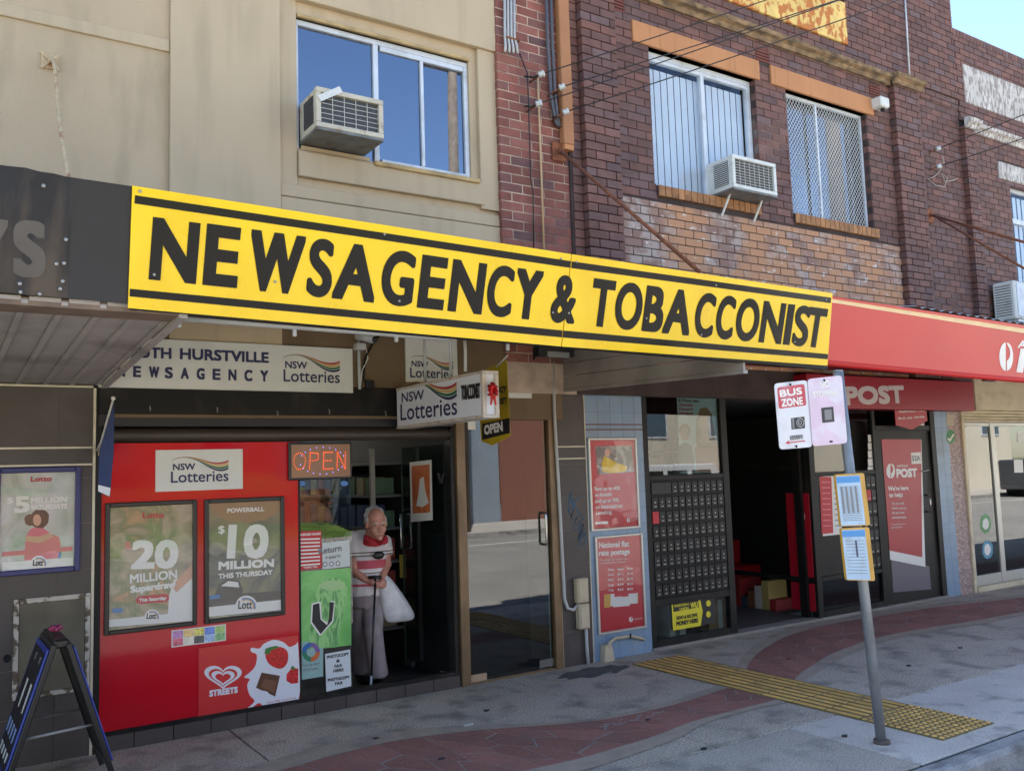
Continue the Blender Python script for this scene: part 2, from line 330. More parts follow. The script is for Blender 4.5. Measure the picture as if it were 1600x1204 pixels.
for (px, py) in pts:
    poly = [(max(0, px-1), 0), (min(LEN, px+1), 0), (min(LEN, px+1), WID), (max(0, px-1), WID)]
    for (qx, qy) in pts:
        if (qx, qy) == (px, py) or abs(qx-px) > 1.2: continue
        dx, dy = qx-px, qy-py; d = math.hypot(dx, dy); mx, my = px+dx/2-dx/d*.009, py+dy/2-dy/d*.009
        poly = clip(poly, mx, my, dx/d, dy/d)
        if len(poly) < 3: break
    if len(poly) < 3: continue
    fine = []
    for i in range(len(poly)):
        a, b = poly[i], poly[(i+1) % len(poly)]; k = 2 if math.hypot(b[0]-a[0], b[1]-a[1]) > .12 else 1
        for j in range(k): fine.append((a[0]+(b[0]-a[0])*j/k, a[1]+(b[1]-a[1])*j/k))
    top = []
    for (a, b) in fine: q = band(a/LEN, b/WID); top.append(V((q.x, q.y, .0035)))
    MB().prism(top, (0, 0, .0016)).build('stone', m_stone, path)
# tactile strip
tp = struct(box('tactile_strip', m_tactb, 5.36, 5.94, -3.235, -.30, -.01, .0075)); tp.name = 'tactile_strip'
barm = None; dotm = None
for j in range(8):
    y = -.32-.29*j
    for i in range(7):
        x = 5.40+.082*i
        if barm is None:
            g = MB().prism([(-.02, 0, 0), (.02, 0, 0), (.013, 0, .006), (-.013, 0, .006)], (0, -.27, 0)); o = g.build('bar', m_tact, tp, origin=V((0, 0, 0))); barm = o.data; o.location = V((x, y, .0075))-WORG[tp]
        else: o = link('bar', barm, tp, (x, y, .0075))
for j in range(12):
    for i in range(11):
        x, y = 5.385+.053*i, -2.66-.05*j
        if dotm is None:
            g = MB().tube([(0, 0, 0), (0, 0, .005), (0, 0, .007)], [.018, .015, .010], 10); o = g.build('dot', m_tact, tp, origin=V((0, 0, 0)), smooth=False); dotm = o.data; o.location = V((x, y, .0075))-WORG[tp]
        else: o = link('dot', dotm, tp, (x, y, .0075))
# pit cover, chalk marks
pit = thing('asphalt_patch', 'dark asphalt patch in the footpath by the tiled pier', 'patch', V((4.95, -.28, 0)))
m_patch = mat('patch_asphalt', (92, 88, 84), .95, var=.2, vs=6, bump=.8, bs=110, fine=.3, fs=130)
MB().prism([V((4.93+.36*math.cos(a*.19635)*(1+.14*math.sin(a*2.1)), -.30+.15*math.sin(a*.19635)*(1+.2*math.cos(a*1.7)), -.005)) for a in range(32)], (0, 0, .0065)).build('surface', m_patch, pit)
rr = random.Random(11); ck = thing('chalk_scrawl', 'faded white chalk scrawl on the footpath before the glass door', 'chalk', V((4.2, -.7, .002)))
for k in range(16):
    x, y = rr.uniform(3.9, 4.9), rr.uniform(-.95, -.45); a = rr.uniform(-.5, .5); l = rr.uniform(.05, .2)
    MB().prism([V((x, y, .0012)), V((x+l*math.cos(a), y+l*math.sin(a), .0012)), V((x+l*math.cos(a)+.008, y+l*math.sin(a)+.014, .0012)), V((x+.004, y+.016, .0012))], (0, 0, .0006)).build('stroke', m_chalk, ck)
ck2 = thing('chalk_scrawl', 'white scribble on the red stamped path', 'chalk', V((3.8, -1.65, .01)))
for k in range(12):
    x, y = 3.9+.05*k, -1.66+.03*math.sin(k*2); a = rr.uniform(-.6, .9)
    MB().prism([V((x, y, .0085)), V((x+.06*math.cos(a), y+.06*math.sin(a), .0085)), V((x+.06*math.cos(a)+.004, y+.06*math.sin(a)+.008, .0085)), V((x+.004, y+.009, .0085))], (0, 0, .0006)).build('stroke', m_chalk, ck2)
for (lx, ly, rx_, ry_, sd_) in ((860, 1176, 9, 2, 1), (713, 1134, 10, 3, 2), (1050, 1050, 7, 2, 3), (1288, 1148, 5, 2, 4)):
    pass
# litter
lt = PZ(732, 1133); m_litter = mat('litter_paper', (208, 206, 200), .8)
o = MB().prism([lt+V((-.04, -.012, .002)), lt+V((.035, -.016, .004)), lt+V((.04, .014, .008)), lt+V((-.03, .018, .003))], (0, 0, .003)).build('litter', m_litter); tag(o, 'small scrap of white paper on the footpath', 'litter')
m_gum = mat('gum_spot', (54, 52, 52), .9)
for i, (gx, gy) in enumerate(((1232, 1030), (1320, 1150), (587, 1154), (1012, 1125), (1500, 1012), (690, 1186), (1420, 1040), (1100, 1170), (760, 1110))):
    c = PZ(gx, gy, .0); n = 9
    o = MB().prism([c+V((.022*math.cos(6.283*k/n)*(1+.3*math.sin(k*2+i)), .016*math.sin(6.283*k/n), .0)) for k in range(n)], (0, 0, .009)).build('gum_spot', m_gum); tag(o, ('dark gum spot beside the red path below the private boxes', 'dark gum spot just left of the bus stop pole foot', 'dark gum spot on the grey footpath before the glass door', 'dark gum spot at the edge of the red path below the tiled pier', 'dark gum spot far right on the kerbside footpath', 'dark gum spot on the red stones near the bottom edge', 'dark gum spot on grey footpath right of the bus stop pole', 'dark gum spot on the kerbside strip below the red path', 'dark gum spot on grey footpath between doorway and red path')[i], 'gum spot', 'gum spots on the pavement')

# road markings
for k in range(-3, 8): struct(box('lane_line', m_line, -12+k*7.5, -9+k*7.5, -6.36, -6.26, -.147, -.141))
struct(box('edge_line', m_line, -60, 80, -13.85, -13.73, -.147, -.141))

# ------------------------------------------------------------------ the far side of the street (seen in the glass)
m_grass = mat('lawn', (92, 118, 48), .95, var=.35, vs=1.5, bump=.8, bs=40)
m_fence = mat('garden_wall_brick', (152, 104, 74), .85, var=.2, vs=6, rand=.15, rgb2=[(160, 112, 80), (140, 92, 66), (168, 122, 90)])
m_blue  = mat('blue_grey_render', (128, 140, 150), .85, var=.08, vs=2)
m_cpath = mat('far_footpath', (168, 164, 156), .9, var=.1, vs=1)
m_roofr = mat('terracotta_roof', (150, 82, 58), .85, var=.15, vs=5)
struct(box('kerb', m_kerb, -60, 90, -16.15, -16.0, -.2, .0))
struct(box('footpath', m_cpath, -60, 90, -18.4, -16.15, -.2, -.005))
struct(MB().prism([(-60, -18.4, -.2), (-60, -18.4, .0), (-60, -21.0, .35), (-60, -21.0, -.2)], (71, 0, 0)).build('verge', m_grass))
struct(box('forecourt', m_cpath, 11, 90, -21.0, -18.4, -.2, .0))
gw = thing('garden_wall', 'low brown brick garden wall across the street, seen in the glass', 'wall', V((2, -21.2, 0)))
box('core', m_mort_l, -22, 11, -21.42, -21.06, 0, 1.35, gw)
gb = MB()
for j in range(15):
    x = -22+(j % 2)*.12
    while x < 11: gb.box(x, x+.23, -21.05, -21.2, .1+.086*j, .176+.086*j); x += .24
stuff(gb.build('bricks', m_fence, gw))
for k in range(7): box('pier', m_fence, -20+k*4.6, -19.55+k*4.6, -21.5, -20.98, 0, 1.62, gw, .01)
struct(MB().prism([(-60, -21.42, 0), (-60, -21.42, 1.2), (-60, -27, 1.9), (-60, -27, 0)], (71, 0, 0)).build('garden', m_grass))
def far_house(name, label, X0, X1, Y, H, m, roof, cat='house'):
    t = thing(name, label, cat, V(((X0+X1)/2, Y, 1)))
    box('wall', m, X0, X1, Y-9, Y, .5, H, t)
    box('plinth', m, X0-.02, X1+.02, Y-9, Y+.02, -.2, .6, t)
    if roof: MB().prism([V((X0-.5, Y+.6, H)), V((X0-.5, Y-9.6, H)), V((X0-.5, Y-4.5, H+2.3))], (X1-X0+1, 0, 0)).build('roof', m_roofr, t)
    n = max(1, int((X1-X0)/4))
    for i in range(n):
        cx = X0+(i+.5)*(X1-X0)/n; wv = box('window', m_alu, cx-.9, cx+.9, Y-.02, Y+.05, H-2.3, H-.7, t); box('pane', m_wpane, cx-.82, cx+.82, Y+.03, Y+.06, H-2.22, H-.78, wv)
    return t
m_hbrick = mat('house_brick', (150, 98, 72), .85, var=.2, vs=14)
far_house('brick_house', 'orange brick house with tiled roof across the street', -20, -4, -28, 5.2, m_hbrick, True)
far_house('brick_house', 'brown brick house with tiled roof behind the garden wall', -1, 12, -29, 5.0, m_hbrick, True)
far_house('rendered_building', 'blue grey rendered building across the street, seen in the glass door', 12.0, 17.3, -20.5, 5.6, m_blue, False, 'building')
far_house('brick_shop', 'red brown brick building beside the blue grey one across the street', 17.35, 22.4, -20.5, 6.0, mat('far_brown_brick', (128, 84, 70), .85, var=.15, vs=10), False, 'building')
far_house('cream_shops', 'pale cream shop row across the street, seen in the post office glass', 22.5, 52, -20.5, 5.2, mat('far_cream_paint', (206, 198, 180), .8, var=.06, vs=1), False, 'building')
pole = thing('power_pole', 'tall timber power pole across the street, mirrored in the upstairs window', 'pole', V((13.7, -16.9, 0)))
m_timber = mat('pole_timber', (112, 96, 80), .9, var=.25, vs=6)
tube('post', m_timber, [(13.7, -16.9, -.1), (13.72, -16.9, 7), (13.78, -16.9, 15.5)], [.2, .18, .14], pole, 12)
box('crossarm', m_timber, 12.6, 15.0, -17.0, -16.86, 14.4, 14.55, pole)
def far_tree(label, x, y, h, r, seed):
    rn = random.Random(seed); t = thing('street_tree', label, 'tree', V((x, y, 0)), 'trees across the street')
    tube('trunk', m_timber, [(x, y, -.1), (x+.1, y, h*.3), (x+.2, y+.1, h*.6)], [.22, .17, .08], t, 9)
    g = MB()
    for k in range(900):
        a, b, c = rn.gauss(0, 1), rn.gauss(0, 1), rn.gauss(0, 1); d = math.sqrt(a*a+b*b+c*c); q = r*rn.uniform(.45, 1)*(1+.25*math.sin(a*5+seed))
        p = V((x+.2+a/d*q, y+b/d*q, h*.68+c/d*q*.75)); u = V((rn.gauss(0, 1), rn.gauss(0, 1), rn.gauss(0, .6))).normalized()*.22; v = u.cross(V((rn.gauss(0, 1), rn.gauss(0, 1), 1))).normalized()*.13
        g.add([p-u, p+v, p+u, p-v], [(0, 1, 2, 3)])
    stuff(g.build('crown', mat('leaf_green', (70, 92, 44), .8, var=.3, vs=2), t, recalc=False))
far_tree('spreading street tree across the road near the power pole', 11.5, -19.2, 6.2, 2.0, 5)
far_tree('green tree across the road before the brick house', -3.5, -19.4, 5.6, 2.1, 9)
far_tree('tall tree behind the garden wall across the road', 3.5, -24.5, 7.4, 2.4, 12)

# white van parked across the road, mirrored in the post office window
def van(label, x, y, sgn, L, H, m):
    t = thing('parked_van', label, 'van', V((x, y, -.14))); W = 1.8
    prof = [(-L/2, .35), (-L/2, H*.96), (-L/2+.1, H), (L*.24, H), (L*.38, H*.62), (L/2-.05, H*.54), (L/2, H*.42), (L/2, .32)]
    g = MB().prism([V((x+sgn*a, y-W/2, b-.14)) for a, b in prof], (0, W, 0)); g.build('body', m, t, .05)
    for (a, b, c, d) in ((L*.02, L*.2, H*.62, H*.9), (-L*.2, -L*.02, H*.62, H*.9), (-L*.45, -L*.24, H*.62, H*.9)):
        xa, xb = sorted((x+sgn*a, x+sgn*b)); box('window', mat('van_glass', (30, 36, 42), .1), xa, xb, y+W/2-.005, y+W/2+.006, c-.14, d-.14, t)
    for a in (-L*.3, L*.32):
        w0 = MB().tube([V((x+sgn*a, y-W/2-.02, .2)), V((x+sgn*a, y+W/2+.03, .2))], .34, 18).build('wheel', mat('tyre_black', (26, 26, 27), .8), t); MB().tube([V((x+sgn*a, y+W/2+.0, .2)), V((x+sgn*a, y+W/2+.04, .2))], .2, 14).build('rim', mat('rim_grey', (150, 150, 152), .4), w0)
    box('bumper', mat('bumper_grey', (70, 70, 72), .6), x-L/2-.02, x+L/2+.02, y-W/2+.05, y+W/2-.05, .2, .36, t, .02)
m_vw = mat('van_white_paint', (220, 222, 224), .25)
van('white van parked across the road, mirrored in the post office glass', 20.3, -14.9, 1, 4.7, 1.95, m_vw)
van('white utility van further along the far kerb', 33.0, -14.9, -1, 4.9, 2.05, m_vw)
van('dark grey van parked far along the street opposite the cream shop', 44.0, -14.9, 1, 4.6, 1.7, mat('van_grey_paint', (60, 64, 70), .25))
# ------------------------------------------------------------------ walls with openings
def holed(name, m, X0, X1, Z0, Z1, y0, y1, holes, parent):
    xs = sorted({X0, X1, *[h[0] for h in holes], *[h[1] for h in holes]}); zs = sorted({Z0, Z1, *[h[2] for h in holes], *[h[3] for h in holes]})
    xs = [x for x in xs if X0 <= x <= X1]; zs = [z for z in zs if Z0 <= z <= Z1]
    def solid(i, j):
        if not (0 <= i < len(xs)-1 and 0 <= j < len(zs)-1): return False
        cx, cz = (xs[i]+xs[i+1])/2, (zs[j]+zs[j+1])/2
        return not any(h[0] < cx < h[1] and h[2] < cz < h[3] for h in holes)
    g = MB()
    for i in range(len(xs)-1):
        for j in range(len(zs)-1):
            if not solid(i, j): continue
            a, b, c, d = xs[i], xs[i+1], zs[j], zs[j+1]
            g.add([(a, y0, c), (b, y0, c), (b, y0, d), (a, y0, d)], [(0, 1, 2, 3)]); g.add([(a, y1, c), (b, y1, c), (b, y1, d), (a, y1, d)], [(3, 2, 1, 0)])
            if not solid(i-1, j): g.add([(a, y0, c), (a, y0, d), (a, y1, d), (a, y1, c)], [(0, 1, 2, 3)])
            if not solid(i+1, j): g.add([(b, y0, c), (b, y1, c), (b, y1, d), (b, y0, d)], [(0, 1, 2, 3)])
            if not solid(i, j-1): g.add([(a, y0, c), (a, y1, c), (b, y1, c), (b, y0, c)], [(0, 1, 2, 3)])
            if not solid(i, j+1): g.add([(a, y0, d), (b, y0, d), (b, y1, d), (a, y1, d)], [(0, 1, 2, 3)])
    me_v = g
    o = me_v.build(name, m, parent, recalc=False)
    bm = bmesh.new(); bm.from_mesh(o.data); bmesh.ops.remove_doubles(bm, verts=bm.verts, dist=1e-5); bm.to_mesh(o.data); bm.free(); return o

SP = .24; CH = .086
class Bricks:
    def __init__(s): s.l = []
    def field(s, X0, X1, Z0, Z1, yf, m, depth=.06, holes=(), zref=0.0, xref=0.0, rot=False):
        j0 = math.floor((Z0-zref)/CH); z = zref+j0*CH
        while z < Z1-.01:
            za, zb = max(z+.005, Z0), min(z+CH-.005, Z1); j = round((z-zref)/CH)
            if zb-za > .02:
                cuts = [(X0, X1)]
                for h in holes:
                    if h[2] < (za+zb)/2 < h[3]:
                        nc = []
                        for a, b in cuts:
                            if h[1] <= a or h[0] >= b: nc.append((a, b)); continue
                            if h[0] > a: nc.append((a, h[0]))
                            if h[1] < b: nc.append((h[1], b))
                        cuts = nc
                for a, b in cuts:
                    x = xref+math.floor((a-xref)/SP)*SP+(j % 2)*SP/2-SP
                    while x < b:
                        xa, xb = max(x+.005, a), min(x+SP-.005, b)
                        if xb-xa > .03: s.l.append((xa, xb, za, zb, yf, depth, m))
                        x += SP
            z += CH
    def finish(s, parent, limit=300):
        def vis(b):
            c = V(((b[0]+b[1])/2, b[4], (b[2]+b[3])/2))-CAM; d = c.dot(_f); px, py = c.dot(_r)/d*FPX+800, c.dot(_d)/d*FPX+602
            line = 290+.1537*(px-207)
            return (-5 < px < 1605 and -5 < py < min(line+6, 520)), d/(b[1]-b[0])
        ranked = sorted(s.l, key=lambda b: (not vis(b)[0], vis(b)[1])); cache = {}; g = {}
        def geo(w_, h_, dp, c=.004):
            W, H = w_/2, h_/2
            vs = [(-W, dp, 0), (W, dp, 0), (W, dp, h_), (-W, dp, h_), (-W, c*.6, 0), (W, c*.6, 0), (W, c*.6, h_), (-W, c*.6, h_), (-W+c, 0, c), (W-c, 0, c), (W-c, 0, h_-c), (-W+c, 0, h_-c)]
            return vs, [(0, 1, 5, 4), (1, 2, 6, 5), (2, 3, 7, 6), (3, 0, 4, 7), (4, 5, 9, 8), (5, 6, 10, 9), (6, 7, 11, 10), (7, 4, 8, 11), (8, 9, 10, 11)]
        rn = random.Random(5)
        for k, (xa, xb, za, zb, yf, dp, m) in enumerate(ranked):
            yj = rn.uniform(-.002, .002)
            w_, h_ = round(xb-xa, 3), round(zb-za, 3)
            if k < limit and vis((xa, xb, za, zb, yf, dp, m))[0]:
                key = (w_, h_, dp, m.name)
                if key not in cache:
                    me = bpy.data.meshes.new('brick'); vs, fs = geo(w_, h_, dp); me.from_pydata(vs, [], fs); me.materials.append(m); cache[key] = me
                link('brick', cache[key], parent, ((xa+xb)/2, yf+yj, za))
            else:
                vs, fs = geo(w_, h_, dp); g.setdefault(m, MB()).add([V(p)+V(((xa+xb)/2, yf+yj, za)) for p in vs], fs)
        for m, q in g.items(): stuff(q.build('bricks', m, parent, recalc=False))

# ------------------------------------------------------------------ beige rendered building, upper storey
XB = P(779, 300, 0).x                       # right-hand corner of the beige front
bb = thing('rendered_building', 'beige rendered upper storey with pilaster and sliding window above the yellow banner', 'building', V((0, 1, 2.5)))
wx0, wx1, wz0, wz1 = P(461, 29, .05).x, P(735, 280, .05).x, P(588, 252, .05).z, P(461, 29, .05).z
wz0 = P(735, 281, .05).z
holed('wall', m_beige, -4.0, XB, 2.44, 8.1, .03, .30, [(wx0, wx1, wz0, wz1)], bb)
box('side_wall', m_beige, -4, XB-.01, .30, 8, 2.5, 8.05, bb).hide_render = False
pxa, pxb = P(266, 150, -.02).x, P(438, 150, -.02).x
box('pilaster', m_beige2, pxa, pxb, -.025, .03, 2.44, 8.1, bb, .004)
box('left_panel', m_beige, -4, pxa-.001, .012, .03, 2.44, 8.1, bb)
za, zb = P(261, 62, .0).z, P(261, 81, .0).z
box('moulding', m_beige2, -4, pxa-.002, -.006, .012, zb, za, bb, .005)
zt = P(774, 81, -.03).z
box('lintel_beam', m_beige2, P(456, 15, -.03).x-.03, XB+.0, -.035, .03, zt, 8.1, bb, .006)
box('jamb_strip', m_beige2, P(749, 200, -.005).x, XB-.001, -.008, .03, P(776, 330, 0).z, zt-.001, bb, .004)
box('jamb_strip', m_beige2, pxb+.001, wx0-.005, .012, .03, P(440, 285, 0).z, zt-.001, bb, .004)
z1_, z2_, z3_ = P(440, 285, 0).z, P(440, 305, 0).z, 2.44
box('string_course', m_beige2, pxb+.001, XB+.002, -.006, .03, z2_, z1_, bb, .006)
box('string_course', m_beige2, pxb+.001, XB+.001, -.012, .03, z3_, z2_-.008, bb, .006)
box('apron', m_beige2, wx0+.0, P(758, 300, -.02).x, -.018, .03, P(462, 273, -.02).z, wz0-.03, bb, .006)
# window
wn1 = box('window', m_alu, wx0, wx1, .052, .11, wz1-.045, wz1-.001, bb, .003)
box('sill', m_creamp, P(586, 255, -.03).x, wx1+.05, -.045, .06, wz0-.05, wz0-.012, bb, .006)
box('head_trim', m_creamp, wx0+.001, wx1-.001, .0, .10, wz1-.0, wz1+.028, bb, .004)
def stile(x, w_, z0, z1, y0=.052, y1=.10, par=wn1, m=m_alu, nm='stile'): return box(nm, m, x-w_/2, x+w_/2, y0, y1, z0, z1, par, .003)
mx1, mx2 = P(588, 140, .05).x, P(660, 165, .05).x
stile(wx0+.012, .024, wz0, wz1-.046); stile(mx1, .045, wz0, wz1-.046); stile(mx2, .03, wz0+.046, wz1-.09, .045, .09); stile(wx1-.02, .04, wz0, wz1-.046)
stile((mx1+wx1)/2, wx1-mx1-.09, wz0, wz0+.045, nm='rail'); stile((mx1+wx1)/2, wx1-mx1-.09, wz1-.09, wz1-.047, nm='rail')
box('pane', m_wpane, wx0+.02, mx1-.02, .080, .086, wz0, wz1-.046, wn1); box('pane', m_wpane, mx1+.02, mx2, .070, .075, wz0+.045, wz1-.09, wn1); box('pane', m_wpane, mx2, wx1-.03, .080, .086, wz0+.045, wz1-.09, wn1)
def room(X0, X1, Z0, Z1, Y0, dp, par, m=m_winroom):
    g = MB(); g.add([(X0, Y0, Z0), (X1, Y0, Z0), (X1, Y0, Z1), (X0, Y0, Z1), (X0, Y0+dp, Z0), (X1, Y0+dp, Z0), (X1, Y0+dp, Z1), (X0, Y0+dp, Z1)], [(4, 5, 6, 7), (0, 4, 7, 3), (1, 2, 6, 5), (0, 1, 5, 4), (3, 7, 6, 2)])
    return g.build('room', m, par, recalc=False)
room(wx0-.02, wx1+.02, wz0-.02, wz1+.02, .27, 1.2, bb)
# rusty wall plate and stay rod at the left
m_stay = mat('painted_stay_rod', (196, 172, 136), .7, var=.15, vs=20, dirt=(150, 96, 66), dirt_amt=.8, ds=(14, 14, 14), dlo=.55, dhi=.65)
st = thing('awning_stay', 'cream painted stay rod with square wall plate on the beige wall at left', 'stay rod', P(78, 98, .0))
a = P(78, 97, .01); MB().box(a.x-.055, a.x+.055, -.004, .012, a.z-.055, a.z+.055).build('wall_plate', m_stay, st, .006)
for sx in (-1, 1):
    for sz in (-1, 1): obar('rib', m_stay, a+V((sx*.055, -.012, sz*.055)), a+V((sx*.01, -.03, sz*.01)), .008, .02, st)
tube('eye_bolt', m_stay, [a+V((0, 0, 0)), a+V((0, -.06, -.005))], .016, st)
tube('rod', m_stay, [a+V((.01, -.055, .0)), a+V((.02, -.10, -.08)), P(92, 190, -.5), P(106, 272, -1.1), V((P(110, 290, -1.2).x, -1.6, 3.05))], [.012, .013, .012, .012, .012], st)

# ------------------------------------------------------------------ air conditioners
m_acw = mat('ac_casing', (198, 188, 168), .5, var=.08, vs=6, dirt=(146, 112, 78), dirt_amt=.7, ds=(9, 9, 9), dlo=.56, dhi=.68)
m_acw2 = mat('ac_casing_white', (214, 214, 208), .45, var=.05, vs=5, dirt=(160, 152, 140), dirt_amt=.4, ds=(8, 8, 8), dlo=.56, dhi=.7)
m_coil = mat('ac_coil', (70, 72, 76), .6, var=.2, vs=30)
m_grid = mat('ac_grille_wire', (196, 190, 178), .5)
m_acb  = mat('ac_base_metal', (120, 122, 120), .5, var=.2, vs=8, metal=.3, dirt=(110, 84, 62), dirt_amt=.6, ds=(9, 9, 9))
def aircon(label, XL, front, Yb, casing, nx, ny, slats_left, flange=True):
    """window unit: front = pixel corners of the front face's top-left, top-right, bottom-left"""
    yf = PX(front[0][0], front[0][1], XL).y; X1 = P(front[1][0], front[1][1], yf).x; Z1 = P(front[0][0], front[0][1], yf).z; Z0 = P(front[2][0], front[2][1], yf).z
    t = thing('air_conditioner', label, 'air conditioner', V(((XL+X1)/2, (yf+Yb)/2, Z0)))
    f = .04
    box('shell', casing, XL+.004, X1-.004, yf+.05, Yb, Z0+.012, Z1-.004, t, .006)
    box('base_pan', m_acb, XL, X1, yf, Yb, Z0-.012, Z0+.012, t, .004)
    box('rail', casing, XL, X1, yf, yf+.05, Z1-f, Z1, t, .004); box('rail', casing, XL, X1, yf, yf+.05, Z0+.013, Z0+f+.012, t, .004)
    box('post', casing, XL, XL+f, yf+.001, yf+.05, Z0+f+.013, Z1-f-.001, t, .004); box('post', casing, X1-f, X1, yf+.001, yf+.05, Z0+f+.013, Z1-f-.001, t, .004)
    gx0, gx1, gz0, gz1 = XL+f, X1-f, Z0+f+.012, Z1-f
    box('coil', m_coil, gx0, gx1, yf+.03, yf+.049, gz0, gz1, t)
    for i in range(1, nx): x = gx0+(gx1-gx0)*i/nx; box('grille_wire', m_grid, x-.0022, x+.0022, yf+.010, yf+.014, gz0, gz1, t)
    for i in range(1, ny): z = gz0+(gz1-gz0)*i/ny; box('grille_wire', m_grid, gx0, gx1, yf+.0145, yf+.018, z-.0022, z+.0022, t)
    d = Yb-yf
    box('side_vent', m_coil, XL-.002, XL+.003, yf+.07, yf+.07+(d-.12)*.75, Z0+.06, Z1-.05, t)
    n = 12
    for i in range(n): z = Z0+.07+(Z1-Z0-.13)*i/(n-1); box('louvre', casing if slats_left else m_coil, XL-.006, XL-.002, yf+.07, yf+.07+(d-.12)*.75, z-.004, z+.003, t)
    return t, XL, X1, yf, Z0, Z1
ac1 = aircon('rusty window air conditioner stuck out of the beige wall window', P(466, 190, .04).x+.01, ((494, 134), (599, 156), (495, 199)), .05, m_acw, 5, 6, False)
box('infill_panel', m_beige2, P(471, 240, .03).x, P(578, 240, .03).x, .03, .07, wz0-.01, ac1[4]-.02, bb, .003)
obar('bent_corner', m_acw2, V((ac1[1]+.02, ac1[3]-.006, ac1[5]-.10)), V((ac1[1]+.2, ac1[3]-.006, ac1[5]+.012)), .004, .05, ac1[0])
for o_ in (ac1[0].children):
    pass

# ------------------------------------------------------------------ red brick party pier
X_R0 = P(782, 280, -.05).x; X_R1 = P(891, 260, -.05).x; X_A0 = 5.20; Y_A = -.08; Y_P = -.155
ZT = 8.6
pier = thing('brick_pier', 'red brick party pier with pale mortar between the beige and brown buildings', 'pier', V(((X_R0+X_R1)/2, 0, 2.5)))
box('mortar', m_mort_l, X_R0+.006, X_R1, -.0462, .4, 2.44, ZT, pier)
bk = Bricks(); bk.field(X_R0, X_R1, 2.7, ZT, -.05, m_brick_r, .06, (), 2.71, X_R0); bk.finish(pier, 300)
# brown building with two windows
m_recess = m_brick_b
A1 = 11.85
ba = thing('brick_building', 'dark brown brick building with two upstairs windows under orange lintels', 'building', V((8.5, .5, 2.5)))
w2 = (P(1003, 80, .02).x, P(1169, 132, .02).x, P(1015, 293, .02).z, P(1003, 80, .02).z)
w3 = (P(1219, 146, .0).x, P(1357, 360, .0).x, P(1357, 360, .0).z, P(1219, 146, .0).z)
zL = P(988, 30, Y_A-.02).z; zLb = P(989, 63, Y_A-.02).z
l2 = (P(988, 30, Y_A-.02).x, P(1186, 93, Y_A-.02).x); l3 = (P(1204, 100, Y_A-.02).x, P(1364, 151, Y_A-.02).x)
holesA = [(w2[0], w2[1], w2[2], zLb), (w3[0], w3[1], w3[2], zLb), (l2[0], l2[1], zLb, zL), (l3[0], l3[1], zLb, zL)]
def pilA(px, py): return P(px, py, Y_P).x
PA0, PA1 = X_A0, P(971, 250, Y_P).x                       # left pilaster
PB0, PB1 = P(1403, 220, Y_P).x, P(1441, 220, Y_P).x       # right pilaster
holed('backing', m_mort_d, X_R1-.02, A1, 2.44, ZT, Y_A+.008, .35, holesA[:2], ba)
box('side_wall', m_mort_d, X_R1, A1-.01, .35, 9, 2.5, ZT-.05, ba)
zc = P(1200, 59, Y_P).z                                   # cornice top
zg = P(976, 306, Y_A).z                                   # top of the worn painted panel
